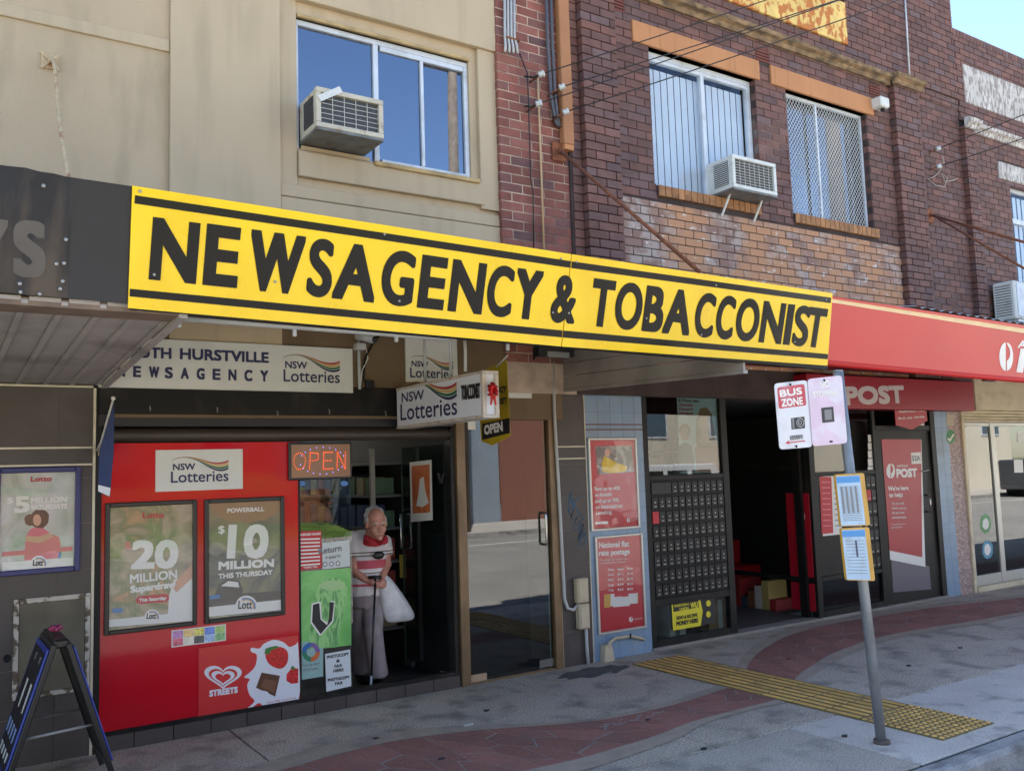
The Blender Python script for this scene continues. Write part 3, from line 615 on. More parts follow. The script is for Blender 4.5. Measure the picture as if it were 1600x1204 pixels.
# sills first to keep their bricks out of the field
s2 = (w2[0]+.02, P(1187, 328, Y_A).x, w2[2]-.115, w2[2]-.006); s3 = (w3[0]-.0, P(1372, 372, Y_A).x, w3[2]-.115, w3[2]-.006)
vents = [(P(962, 5, Y_A), .24), (P(1191, 86, Y_A), .22), (P(1367, 143, Y_A), .22)]
vh = [(v.x-.115, v.x+.115, v.z-.085, v.z+.085) for v, _ in vents]
plq = (P(1100, 30, Y_A).x, P(1321, 50, Y_A).x, P(1322, 71, Y_A).z, P(1318, 12, Y_A).z+.05)
ghost = (PA1, PB0, 2.7, zg)
bka = Bricks()
bka.field(PA1+.001, PB0, zg, zc-.02, Y_A, m_brick_b, .07, holesA+[s2, s3]+vh, 2.71, 5.2)
m_ghost = mat('worn_painted_brick', (148, 116, 104), .85)
def make_ghost():
    nt = m_ghost.node_tree; N = nt.nodes; L = nt.links; b = N['Principled BSDF']; geo = N.new('ShaderNodeNewGeometry')
    def nz(scale, det=6, sc3=None, d=0):
        t = N.new('ShaderNodeTexNoise'); t.inputs['Scale'].default_value = scale; t.inputs['Detail'].default_value = det; t.inputs['Distortion'].default_value = d
        mp = N.new('ShaderNodeMapping'); mp.inputs['Scale'].default_value = sc3 or (1, 1, 1); L.new(geo.outputs['Position'], mp.inputs[0]); L.new(mp.outputs[0], t.inputs[0]); return t.outputs[0]
    oi = N.new('ShaderNodeObjectInfo'); ad = N.new('ShaderNodeMath'); ad.operation = 'ADD'; L.new(oi.outputs['Random'], ad.inputs[0]); L.new(geo.outputs['Random Per Island'], ad.inputs[1])
    fr = N.new('ShaderNodeMath'); fr.operation = 'FRACT'; L.new(ad.outputs[0], fr.inputs[0])
    def ramp(s, lo, hi):
        r_ = N.new('ShaderNodeMapRange'); r_.inputs[1].default_value = lo; r_.inputs[2].default_value = hi; L.new(s, r_.inputs[0]); return r_.outputs[0]
    def mix(f, a, c):
        m_ = N.new('ShaderNodeMix'); m_.data_type = 'RGBA'; L.new(f, m_.inputs[0])
        if isinstance(a, tuple): m_.inputs[6].default_value = lin(a)
        else: L.new(a, m_.inputs[6])
        m_.inputs[7].default_value = lin(c); return m_.outputs[2]
    def addm(a, c, k):
        q = N.new('ShaderNodeMath'); q.operation = 'MULTIPLY_ADD'; L.new(c, q.inputs[0]); q.inputs[1].default_value = k; L.new(a, q.inputs[2]); return q.outputs[0]
    cur = mix(fr.outputs[0], (140, 108, 96), (154, 128, 118))                                    # weathered brick
    cur = mix(ramp(nz(1.0, 8, (6, 6, 9)), .46, .6), cur, (172, 156, 148))                   # grey bloom
    cur = mix(ramp(addm(nz(1.0, 4, (1.1, 1, .5)), fr.outputs[0], .16), .50, .63), cur, (186, 138, 104))   # left-over orange paint, brick by brick
    cur = mix(ramp(nz(1.0, 8, (9, 9, 16)), .63, .70), cur, (206, 196, 190))                  # white flecks
    L.new(cur, b.inputs['Base Color'])
    bp = N.new('ShaderNodeBump'); bp.inputs['Strength'].default_value = .5; bp.inputs['Distance'].default_value = .004; L.new(nz(90), bp.inputs['Height']); L.new(bp.outputs[0], b.inputs['Normal'])
make_ghost()
bka.field(PA1+.001, PB0, 2.75, zg, Y_A, m_ghost, .07, [s2, s3], 2.71, 5.2)
bka.field(PA0, PA1, 2.75, zc-.02, Y_P, m_brick_b, .16, (), 2.71, 5.2)
bka.field(X_R1+.004, PA0-.004, 2.75, ZT, Y_A-.004, m_brick_b, .07, (), 2.71, X_R1)
bka.field(PB0, PB1, 2.75, zc-.02, Y_P, m_brick_b, .16, (), 2.71, PB0)
zcb = P(1432, 166, Y_A).z
bka.field(PB1, A1, 2.75, zc-.02, Y_A, m_brick_b, .07, (), 2.71, 5.2)
bka.field(PA0, A1, zc+.11, ZT, Y_A-.02, m_brick_b, .09, [plq], 2.71, 5.2)
bka.field(PB1+.06, A1, zc-.02, zc+.11, Y_A-.01, m_brick_b, .08, (), 2.71, 5.2)
bka.finish(ba, 300)
# cornice: stepped moulding carried round the pilasters
def cornice(name, m, X0, X1, z, yb, par, h=.12):
    prof = [(yb, z-h), (yb-.03, z-h), (yb-.045, z-h*.6), (yb-.09, z-h*.45), (yb-.10, z-h*.1), (yb-.075, z), (yb, z+.012)]
    return MB().prism([V((X0, y, q)) for y, q in prof], (X1-X0, 0, 0)).build(name, m, par)
cornice('cornice', m_stonec, PA1+.001, PB0-.001, zc+.105, Y_A, ba, .13); cornice('cornice', m_stonec, PA0-.05, PA1, zc+.108, Y_P, ba, .133); cornice('cornice', m_stonec, PB0-.03, PB1+.05, zc+.108, Y_P, ba, .133)
box('soldier_cap', m_brick_b, PA0, A1, Y_A-.05, .3, ZT, ZT+.07, ba)
box('plaque', m_plq1, plq[0], plq[1], Y_A-.028, .0, plq[2], plq[3], ba, .006)
box('lintel', m_orange, l2[0], l2[1], Y_A-.02, .10, zLb, zL, ba, .005); box('lintel', m_orange, l3[0], l3[1], Y_A-.02, .10, zLb, zL, ba, .005)
for s_ in (s2, s3):
    n = round((s_[1]-s_[0])/.088); sl = box('sill', m_mort_d, s_[0], s_[1]-.005, Y_A-.018, .05, s_[2]+.004, s_[3]-.004, ba)
    for i in range(n):
        x = s_[0]+(s_[1]-s_[0])*i/n; box('brick', m_brick_o, x+.004, x+(s_[1]-s_[0])/n-.004, Y_A-.032, .04, s_[2], s_[3], sl, .003)
m_vent = mat('terracotta_vent', (118, 62, 54), .8, var=.1, vs=9)
for (v, _), h in zip(vents, vh):
    vt = box('vent', m_dark, h[0]+.004, h[1]-.004, Y_A+.02, Y_A+.04, h[2]+.004, h[3]-.004, ba)
    for k in range(5): z = h[2]+.008+k*(h[3]-h[2]-.02)/4.3; box('slat', m_vent, h[0]+.006, h[1]-.006, Y_A-.004, Y_A+.015, z, z+.018, vt)
# window with vertical blinds
m_blind = mat('vertical_blind_vane', (240, 240, 240), .8, var=.05, vs=3)
wb = box('window', m_alu, w2[0], w2[1], .0, .07, zLb-.055, zLb-.002, ba, .003)
mxx = P(1098, 180, .02).x; z0_, z1__ = w2[2], zLb-.056
for x, wd in ((w2[0]+.02, .04), (mxx, .05), (w2[1]-.03, .06)): box('stile', m_alu, x-wd/2, x+wd/2, .002, .06, z0_, z1__, wb, .003)
box('rail', m_alu, w2[0]+.041, w2[1]-.061, .004, .058, z0_, z0_+.03, wb, .003); box('rail', m_alu, w2[0]+.041, w2[1]-.061, .004, .058, z1__-.04, z1__-.001, wb, .003)
box('pane', m_wpane2, w2[0]+.03, mxx-.02, .03, .035, z0_+.02, z1__-.03, wb); box('pane', m_wpane2, mxx+.02, w2[1]-.05, .035, .04, z0_+.02, z1__-.03, wb)
n = 16
for i in range(n):
    x = w2[0]+.06+(w2[1]-w2[0]-.16)*i/(n-1); a_ = .06
    MB().prism([V((x-.044*math.cos(a_), .085-.044*math.sin(a_), z0_+.02)), V((x+.044*math.cos(a_), .085+.044*math.sin(a_), z0_+.02)), V((x+.044*math.cos(a_), .088+.044*math.sin(a_), z0_+.02)), V((x-.044*math.cos(a_), .088-.044*math.sin(a_), z0_+.02))], (0, 0, z1__-z0_-.10)).build('blind_vane', m_blind, wb)
room(w2[0]-.02, w2[1]+.02, w2[2]-.02, zLb+.02, .345, 1.0, ba, mat('blind_room', (130, 146, 170), .9))
# window behind a diamond security screen
wm = box('window', m_alu, w3[0], w3[1], -.005, .03, zLb-.04, zLb-.002, ba, .003)
mxm = P(1278, 230, .0).x
for x, wd in ((w3[0]+.012, .024), (mxm, .028), (w3[1]-.014, .028)): box('stile', m_alu, x-wd/2, x+wd/2, -.004, .028, w3[2], zLb-.041, wm, .003)
box('rail', m_alu, w3[0]+.025, w3[1]-.029, -.004, .028, w3[2], w3[2]+.03, wm, .003)
box('pane', m_wpane, w3[0], w3[1], .09, .095, w3[2], zLb, wm)
g = MB(); pw, ph = .052, .068; nxm = int((w3[1]-w3[0])/pw); nzm = int((zLb-w3[2])/ph)
for i in range(-nzm, nxm+1):
    for sgn in (1, -1):
        pass
def diag(x, z, sx):                                          # strands clipped to the frame
    g.bar(V((x, .008 if sx > 0 else .011, z)), V((x+sx*pw/2, .008 if sx > 0 else .011, z+ph/2)), .006, .002, (0, 1, 0))
for i in range(nxm*2+1):
    for j in range(nzm*2+1):
        x = w3[0]+i*pw/2; z = w3[2]+j*ph/2
        if z+ph/2 > zLb-.03: continue
        if (i+j) % 2 == 0 and x+pw/2 < w3[1]: diag(x, z, 1)
        if (i+j) % 2 == 0 and x-pw/2 >= w3[0]-.001: diag(x, z, -1)
o = stuff(g.build('security_mesh', mat('mesh_white', (206, 208, 208), .5), wm, recalc=False))
room(w3[0]-.02, w3[1]+.02, w3[2]-.02, zLb+.02, .345, 1.0, ba)
o = box('curtain', mat('pale_curtain', (150, 158, 166), .9, var=.2, vs=3), w3[0]+.05, w3[0]+.35, .2, .22, w3[2]+.02, w3[2]+.7, wm)
ac2 = aircon('cream window air conditioner on two struts below the blinds window', P(1103, 275, .02).x, ((1144, 240), (1212, 252), (1146, 293)), .02, m_acw2, 8, 9, True)
for px_ in (ac2[1]+.1, ac2[2]-.08): obar('strut', m_acw2, V((px_, ac2[3]+.15, ac2[4]-.01)), V((px_-.02, Y_A-.02, ac2[4]-.22)), .02, .015, ac2[0])
# floodlight box at the pilaster, conduit on the parapet
fl = thing('security_light', 'white box sensor light on the brown wall beside the mesh window', 'light', P(1377, 165, Y_A-.1))
c_ = P(1377, 162, Y_A-.1); box('housing', m_acw2, c_.x-.09, c_.x+.09, Y_A-.16, Y_A-.01, c_.z-.06, c_.z+.07, fl, .015); MB().sphere(c_+V((.02, -.0, -.075)), .028).build('sensor', m_black, fl, smooth=True)
cdt = tube('conduit', m_alu, [P(1413, -20, Y_A-.05), P(1416, 30, Y_A-.05), P(1421, 117, Y_A-.05)], .011); tag(cdt, 'thin white conduit running down the brown parapet', 'conduit')

# ------------------------------------------------------------------ next brown building at the right
B0 = A1+.003; B1 = 19.0; ZB = P(1497, 49, Y_A).z
bo = thing('brick_building', 'lower brown brick building at far right with white weathered plaque', 'building', V((14, .5, 2.5)))
w4 = (P(1569, 290, 0).x, P(1569, 290, 0).x+1.7, P(1585, 455, .0).z-.1, P(1569, 290, 0).z)
l4 = (P(1558, 252, Y_A).x, P(1558, 252, Y_A).x+2.0, P(1562, 279, Y_A).z, P(1558, 252, Y_A).z)
pq = (P(1502, 100, Y_A).x, P(1502, 100, Y_A).x+2.6, P(1507, 160, Y_A).z, P(1502, 100, Y_A).z)
QB0, QB1 = P(1490, 230, Y_P).x, P(1526, 240, Y_P).x
holed('backing', m_mort_d, B0, B1, 2.44, ZB, Y_A+.008, .35, [w4], bo)
box('side_wall', m_mort_d, B0, B1-.01, .35, 9, 2.5, ZB-.05, bo)
zc2 = P(1432, 163, Y_A).z-.02
bkb = Bricks()
bkb.field(QB1, B1, 2.75, zc2-.1, Y_A, m_brick_b, .07, [w4, l4], 2.71, 12); bkb.field(max(QB0, B0), QB1, 2.75, zc2-.1, Y_P, m_brick_b, .16, (), 2.71, QB0)
bkb.field(B0, B1, zc2, ZB-.1, Y_A-.015, m_brick_b, .085, [pq], 2.71, 12); bkb.finish(bo, 300)
cornice('cornice', m_plq2, QB1+.051, B1, zc2, Y_A, bo, .13); cornice('cornice', m_plq2, max(B0, QB0-.03), QB1+.05, zc2+.003, Y_P, bo, .134)
n = int((B1-B0)/.086); g = MB()
for i in range(n): x = B0+.086*i; (g if i > 60 else MB()).box(x+.004, x+.082, Y_A-.02, .25, ZB-.1, ZB) if i > 60 else box('brick', m_brick_b, x+.004, x+.082, Y_A-.02, .25, ZB-.1, ZB, bo, .003)
stuff(g.build('bricks', m_brick_b, bo))
n = int((A1-10.6)/.086)
for i in range(n): x = 10.6+.086*i; box('brick', m_brick_b, x+.004, x+.082, Y_A-.06, .25, ZT+.0, ZT+.1, ba, .003)
box('plaque', m_plq2, pq[0], pq[1], Y_A-.02, 0, pq[2], pq[3], bo, .006); box('lintel', m_plq2, l4[0], l4[1], Y_A-.02, .1, l4[2], l4[3], bo, .006)
wc = box('window', m_alu, w4[0], w4[1], .02, .08, w4[3]-.06, w4[3]-.002, bo, .003)
zmid = P(1585, 345, .0).z
box('stile', m_alu, w4[0], w4[0]+.05, .021, .08, w4[2], w4[3]-.061, wc); box('rail', m_alu, w4[0]+.051, w4[1], .021, .08, zmid-.03, zmid+.04, wc); box('pane', m_wpane2, w4[0]+.04, w4[1], .05, .055, w4[2], w4[3]-.05, wc)
for i in range(12): x = w4[0]+.1+.13*i; box('blind_vane', m_blind, x, x+.09, .085, .09, w4[2], w4[3]-.1, wc)
room(w4[0]-.02, w4[1]+.02, w4[2]-.02, w4[3]+.02, .345, 1, bo)
ya = -.42; aL, aR, aZ0, aZ1 = P(1549, 470, Y_A-.02).x, P(1549, 470, Y_A).x+.9, P(1553, 493, -.4).z, P(1548, 432, -.4).z
ac3 = thing('air_conditioner', 'pale grey split system outdoor unit on the far right brick wall', 'air conditioner', V((aL+.4, -.25, aZ0)))
box('casing', m_acw2, aL, aR, ya, Y_A-.04, aZ0, aZ1, ac3, .02); box('front_panel', m_alu, aL+.05, aR-.1, ya-.012, ya+.001, aZ0+.03, aZ1-.03, ac3, .005)
for i in range(12): z = aZ0+.06+(aZ1-aZ0-.12)*i/11; box('louvre', m_coil, aL-.003, aL+.002, ya+.05, Y_A-.08, z-.006, z+.006, ac3)
box('bracket', m_alu, aL+.1, aR-.1, ya+.03, Y_A-.001, aZ0-.03, aZ0-.005, ac3)
# ------------------------------------------------------------------ awnings and fascias
FP = Pl((0, -2.23, 2.55), (0, -.97, -.243))
m_fdark = mat('dark_fascia_sheet', (32, 34, 42), .28, spec=.35, var=.12, vs=1.5, dirt=(66, 58, 52), dirt_amt=.5, ds=(1.5, 1.5, .8), dlo=.5, dhi=.75)
m_fold  = mat('weathered_fascia_sheet', (30, 32, 40), .35, spec=.3, var=.25, vs=5, dirt=(92, 80, 68), dirt_amt=.75, ds=(7, 3, 1.4), dlo=.46, dhi=.66)
m_ghostS = mat('ghost_lettering', (84, 78, 72), .6, var=.1, vs=8)
m_screw = mat('screw_zinc', (160, 158, 154), .4, metal=.5)
m_soff  = mat('grey_soffit_paint', (160, 153, 148), .55, var=.08, vs=3, dirt=(88, 80, 78), dirt_amt=.5, ds=(2, 2, 2), dlo=.5, dhi=.7)
m_yel   = mat('yellow_banner_vinyl', (240, 199, 6), .2, dirt=(222, 176, 20), dirt_amt=.5, ds=(3, 3, 1.2), dlo=.5, dhi=.75, var=.04, vs=2, spec=.5, bump=.2, bs=2.0)
m_ink   = mat('black_banner_vinyl', (12, 12, 12), .14, spec=.22)
m_redf  = mat('red_fascia_paint', (192, 34, 36), .32, var=.05, vs=1.2, dirt=(196, 62, 56), dirt_amt=.4, ds=(1.0, 1, 2.5), dlo=.45, dhi=.8)
m_redd  = mat('red_sign_vinyl', (168, 22, 40), .4, var=.04, vs=2)
m_white = mat('white_sign_face', (214, 213, 206), .45, var=.03, vs=4, dirt=(180, 176, 166), dirt_amt=.4, ds=(4, 4, 4))
m_wtxt  = mat('white_print', (226, 224, 220), .5)
m_cream = mat('cream_fascia_strip', (226, 196, 150), .5, var=.06, vs=6)
m_navy  = mat('navy_print', (38, 42, 84), .5)
m_btxt  = mat('black_print', (26, 26, 28), .5)
m_greyt = mat('grey_print', (120, 120, 122), .6)
m_brownw = mat('brown_bulkhead_paint', (112, 92, 68), .8, var=.08, vs=2, dirt=(84, 68, 50), dirt_amt=.5, ds=(2, 2, 1))
m_pipe  = mat('grey_conduit', (176, 178, 178), .45, var=.06, vs=8)

aw = thing('awning', 'dark weathered awning with ribbed grey soffit over the left footpath', 'awning', V((-1, -1.1, 2.42)))
def fpoly(name, pxs, m, par, off, th): return plate(name, pxs, FP, m, par, off, th)
fpoly('fascia', [(-140, 240), (115, 277.5), (207, 291), (200, 475), (105, 466), (-140, 444)], m_fdark, aw, .008, .03)
old = fpoly('old_sign_panel', [(-140, 236), (10, 259), (40, 262), (62, 268), (84, 271), (115, 279), (105, 465.5), (60, 462), (30, 459), (-140, 440)], m_fold, aw, .012, .004)
text('lettering', 'S', (20, 431), (71, 434), FP, m_ghostS, old, cap=88, bold=.012, off=.014)
text('lettering', 'Y', (-44, 425), (8, 430), FP, m_ghostS, old, cap=88, bold=.012, off=.014)
for (sx, sy) in ((68, 290), (103, 374), (100, 411), (88, 412), (31, 443), (98, 439), (94, 451), (62, 459), (32, 456)):
    c = FP.pt(sx, sy, .016); MB().sphere(c, (.009, .005, .009), 8, 5).build('screw', m_screw, old, smooth=True)
# ribbed soffit: pans running from the fascia back to the wall
xs_ = 1.03
def soff(x0, x1, dz, nm='soffit_pan', m=m_soff):
    zb, zf = 2.418+dz, 2.548+dz
    return MB().add([(x0, -.0, zb), (x1, 0, zb), (x1, -2.225, zf), (x0, -2.225, zf), (x0, 0, zb+.02), (x1, 0, zb+.02), (x1, -2.225, zf+.02), (x0, -2.225, zf+.02)], [(0, 3, 2, 1), (4, 5, 6, 7), (0, 1, 5, 4), (1, 2, 6, 5), (2, 3, 7, 6), (3, 0, 4, 7)]).build(nm, m, aw, .002)
x = xs_-.02
for k in range(36):
    soff(x-.155, x-.028, .014); soff(x-.0275, x+.0, .0); x -= .158
soff(xs_-.018, xs_+.022, -.02, 'edge_trim')
MB().prism([V((-6, -2.22, 2.54)), V((-6, -2.05, 2.535)), V((-6, -2.05, 2.57)), V((-6, -2.22, 2.575))], (7.03, 0, 0)).build('fascia_angle', mat('rusty_angle', (112, 94, 80), .7, var=.2, vs=5, dirt=(150, 130, 110), dirt_amt=.6, ds=(4, 4, 4)), aw)
box('roof_deck', m_roof, -6, xs_, -2.26, -.05, 2.92, 2.95, aw)
mid = thing('awning', 'dim raised awning deck hidden behind the yellow banner', 'awning', V((3, -1.1, 3.0)))
box('roof_deck', m_roof, xs_+.003, 4.9, -2.26, -.04, 2.93, 2.96, mid); box('lining', m_brownw, xs_+.003, 4.89, -2.2, -.04, 2.90, 2.925, mid)
box('front_beam', m_black, xs_+.1, 4.88, -2.2, -2.12, 2.62, 2.74, mid)
# yellow banner in two panels
bn = thing('banner_sign', 'long yellow banner reading NEWSAGENCY & TOBACCONIST across the awning front', 'sign', FP.pt(750, 500))
fpoly('panel', [(207, 290), (892.5, 397), (876.5, 541), (200, 481)], m_yel, bn, .026, .012)
fpoly('panel', [(894, 397.2), (1301, 458), (1293, 571), (878, 541.2)], m_yel, bn, .027, .012)
fpoly('stripe', [(211, 305), (892, 408), (891, 418.5), (210, 318)], m_ink, bn, .0275, .001); fpoly('stripe', [(893.5, 408.3), (1299, 465), (1298, 473.5), (892.5, 418.8)], m_ink, bn, .0285, .001)
fpoly('stripe', [(203, 451), (879, 516), (878, 527), (202.5, 463)], m_ink, bn, .0275, .001); fpoly('stripe', [(880.5, 516.2), (1294, 553), (1293.5, 561), (879.5, 527.2)], m_ink, bn, .0285, .001)
def pw(tab, x):
    for (a, b), (c, d) in zip(tab, tab[1:]):
        if x <= c or (c, d) == tab[-1]: return b+(d-b)*(x-a)/(c-a)
BASE = [(232, 436.5), (453, 458.6), (747, 491), (937, 510.4), (1070, 523.8), (1273, 542.6)]; CAPP = [(232, 98.5), (350, 96), (560, 87.5), (670, 83), (825, 77.5), (923, 74.5), (1062, 69.5), (1287, 60.5)]
for ch_, xa, xb in (('N', 232, 306), ('E', 316, 370), ('W', 385, 470), ('S', 477, 516), ('A', 518, 584), ('G', 592, 643), ('E', 651, 692), ('N', 699, 752), ('C', 757, 797), ('Y', 800, 841), ('&', 858, 897), ('T', 919, 954), ('O', 957, 999), ('B', 1002, 1033), ('A', 1034, 1076), ('C', 1082, 1112), ('C', 1115, 1143), ('O', 1146, 1182), ('N', 1185, 1220), ('I', 1223, 1233.5), ('S', 1236, 1260), ('T', 1256, 1285)):
    cp = pw(CAPP, xa)*(1.0 if ch_ not in 'OCGS&' else 1.0); text('letter', ch_, (xa, pw(BASE, xa)), (xb, pw(BASE, xb)), FP, m_ink, bn, cap=cp, bold=.0125, off=.0285 if xa < 890 else .0295, round_=ch_ in 'OCSG&')
for (sx, sy) in ((219, 299), (241, 429), (601, 366), (624, 470), (864, 488), (889, 489), (877, 404), (901, 409), (1119, 445.5), (1096, 523), (1291, 468), (1242, 534), (1010, 497), (430, 440)):
    c = FP.pt(sx, sy, .031); MB().sphere(c, (.0075, .005, .0075), 8, 5).build('screw', m_screw, bn, smooth=True)
MB().prism([FP.pt(203, 479, -.004), FP.pt(1293, 570, -.004), FP.pt(1293, 577, -.004), FP.pt(203, 484, -.004)], (0, .05, 0)).build('bottom_rail', m_black, bn)
# side boards of the post office awning
pa = thing('awning', 'red curved awning fascia of the post office with corrugated roof edge', 'awning', V((8, -1.1, 2.5)))
XS = P(876, 608, 0).x
for k in range(5):
    zb = 2.487+.118*k; zf = 2.42+.118*k
    MB().prism([V((XS+.002*k, .0, zb)), V((XS+.002*k, -2.2, zf)), V((XS+.002*k, -2.2, zf+.112)), V((XS+.002*k, 0, zb+.112))], (.02+.004*k, 0, 0)).build('side_board', m_soff, pa, .003)
MB().prism([V((XS-.004, .0, 2.46)), V((XS-.004, -2.2, 2.395)), V((XS-.004, -2.2, 2.42)), V((XS-.004, 0, 2.485))], (.045, 0, 0)).build('edge_trim', m_soff, pa)
box('soffit', mat('red_soffit', (150, 30, 40), .6), XS+.05, 15, -2.2, -.05, 2.80, 2.83, pa)
def fq(name, l, r, m, off, th):                            # strip on the fascia from x=1290 to beyond the frame
    (yl0, yl1), (yr0, yr1) = l, r; k = (2050-1290)/(1600-1290)
    return fpoly(name, [(1290, yl0), (2050, yl0+(yr0-yl0)*k), (2050, yl1+(yr1-yl1)*k), (1290, yl1)], m, pa, off, th)
fq('fascia', (470, 563), (521, 590), m_redf, .006, .03)
fq('top_strip', (464.5, 471), (513, 520.5), m_cream, .016, .03)
fq('capping', (461.5, 465), (508, 513), m_redf, .022, .05)
a1_, a2_ = FP.pt(1290, 565, -.02), FP.pt(2050, 565+(593-565)*(760/310), -.02)
tube('bottom_roll', m_redf, [a1_, a1_+(a2_-a1_)*.5, a2_], .032, pa, 12)
seam = FP.pt(1550, 588, -.02); 
# corrugated roof edge
g = MB(); n = 70; t0, t1 = FP.pt(1430, 482, -.03), FP.pt(2050, 582, -.03); vs = []; fs = []
for i in range(n*4+1):
    p = t0+(t1-t0)*(i/(n*4)); z = .011*math.sin(i*math.pi/2)+.02
    vs += [p+V((0, 0, z)), p+V((0, 2.1, z+.30))]
    if i: fs.append((2*i-2, 2*i, 2*i+1, 2*i-1))
g.add(vs, fs).build('roof_sheet', mat('corrugated_iron', (206, 204, 198), .35, metal=.2), pa, smooth=True, recalc=False)
box('roof_deck', m_roof, XS+.06, 16, -2.15, -.1, 2.86, 2.89, pa)
# postal emblem on the fascia
def emblem(par, pl, cx, cy, rx, ry, m, mback, off, skew=0.0):
    a = [(cx-rx*.10, cy-ry)] + [(cx-rx*.10+(-rx*.95)*math.sin(R(t)), cy-ry*math.cos(R(t))) for t in range(10, 180, 10)] + [(cx-rx*.10, cy+ry)]
    plate('emblem', a, pl, m, par, off, .001)
    b = [(cx+rx*.06, cy-ry)] + [(cx+rx*.06+rx*.95*math.sin(R(t)), cy-ry*math.cos(R(t))) for t in range(10, 180, 10)] + [(cx+rx*.06, cy+ry), (cx+rx*.06, cy+ry*.32)] + [(cx+rx*.06+rx*.5*math.sin(R(t)), cy-ry*.26-ry*.52*math.cos(R(t))) for t in range(170, 5, -15)]
    plate('emblem', b, pl, m, par, off+.0004, .001)
emblem(pa, FP, 1572.5, 557, 10.5, 22, m_wtxt, m_redf, .0085)
text('lettering', 'AUSTRALIA', (1590, 543), (1678, 556), FP, m_wtxt, pa, cap=12, bold=.003, off=.0085); text('lettering', 'POST', (1588, 581), (1740, 599), FP, m_wtxt, pa, cap=36, bold=.016, off=.0085)

# ------------------------------------------------------------------ logo of the lotteries sign
m_l1 = mat('logo_red', (172, 60, 50), .5); m_l2 = mat('logo_gold', (206, 170, 96), .5); m_l3 = mat('logo_green', (32, 104, 66), .5); m_l4 = mat('logo_navy', (36, 38, 74), .5)
def logo(par, pl, TL, TR, BR, BL, off, sub=''):
    def q(u, v):
        a = V(TL)+(V(TR)-V(TL))*u; b = V(BL)+(V(BR)-V(BL))*u; c = a+(b-a)*v; return (c.x, c.y)
    top = [(0, .14), (.1, .05), (.22, .015), (.35, .03), (.5, .1), (.65, .2), (.8, .245), (.92, .22), (1, .16)]
    bot = [(0, .16), (.1, .075), (.22, .05), (.35, .09), (.5, .22), (.65, .42), (.8, .56), (.92, .57), (1, .51)]
    for i, m in enumerate((m_l1, m_l2, m_l3, m_l4)):
        f0, f1 = i/4+.02, (i+1)/4-.03; up = [samp(top, k/24)*(1-f0)+samp(bot, k/24)*f0 for k in range(25)]; lo = [samp(top, k/24)*(1-f1)+samp(bot, k/24)*f1 for k in range(25)]
        vs = []; fs = []
        for k in range(25):
            vs += [pl.pt(*q(*up[k]), off), pl.pt(*q(*lo[k]), off)]
            if k: fs.append((2*k-2, 2*k-1, 2*k+1, 2*k))
        MB().add(vs, fs).build('wave_stripe', m, par, recalc=False)
    c1 = V(q(.03, .49)).y-V(q(.03, .255)).y; c2 = V(q(0, .93)).y-V(q(0, .53)).y
    text('lettering', 'NSW', q(.03, .49), q(.42, .49), pl, m_navy, par, cap=c1, bold=.0016, off=off+.0004); text('lettering', 'Lotteries', q(0, .93), q(1, .93), pl, m_navy, par, cap=c2, bold=.0012, off=off+.0004)
Y0 = PY(0)
# brown wall behind the middle awning
bw = thing('bulkhead', 'brown painted wall above the newsagency shutter and glass door', 'wall', V((3, 0, 2.2)))
box('face', m_brownw, 1.06, XS-.004, -.022, .2, P(700, 655, 0).z, 3.3, bw)
# long white sign
X0_, X1_ = P(155, 560, -.05).x, P(551, 580, -.05).x; Z0_, Z1_ = P(551, 613.5, -.05).z, P(551, 545, -.05).z
ws = box('signboard', m_white, X0_, X1_, -.052, -.023, Z0_, Z1_); tag(ws, 'long white signboard reading SOUTH HURSTVILLE NEWSAGENCY above the shutter', 'sign')
SW = PY(-.052)
text('lettering', 'SOUTH', (182, 557.5), (268, 560.5), SW, m_navy, ws, cap=17.5, bold=.004); text('lettering', 'HURSTVILLE', (281, 561), (420, 567), SW, m_navy, ws, cap=17.5, bold=.004)
for k_, ch_ in enumerate('NEWSAGENCY'): xa = 183+24.85*k_; wd_ = 16 if ch_ == 'W' else 12.5; text('letter', ch_, (xa, 588+.035*(xa-183)), (xa+wd_, 588+.035*(xa+wd_-183)), SW, m_navy, ws, cap=17.5, bold=.004)
logo(ws, SW, (443, 551.5), (531, 556), (531, 601.5), (443, 599), .002)
# square white sign
X0_, X1_, Z0_, Z1_ = P(633.5, 560, -.03).x, P(714, 560, -.03).x, P(714, 589.5, -.03).z-.05, P(714, 528, -.03).z
sq = box('signboard', m_white, X0_, X1_, -.036, -.023, Z0_, Z1_); tag(sq, 'square white lotteries sign behind the projecting light box', 'sign'); logo(sq, PY(-.036), (641, 553), (708, 559), (708, 594), (641, 592), .002)
# small notice
X0_, X1_, Z0_, Z1_ = rc(785, 578, 831, 622, -.03)
nt_ = box('notice', m_white, X0_, X1_, -.03, -.0225, Z0_, Z1_); tag(nt_, 'small white switchboard notice above the brown framed glass door', 'notice')
for i, s in enumerate(('Switchboard and', 'Main Board 1', '(Wiring Within)')): text('lettering', s, (778, 592.5+i*9.4), ((824, 821, 818)[i], 592.8+i*9.4), PY(-.03), m_greyt, nt_, cap=4.2, bold=.0008, off=.001)
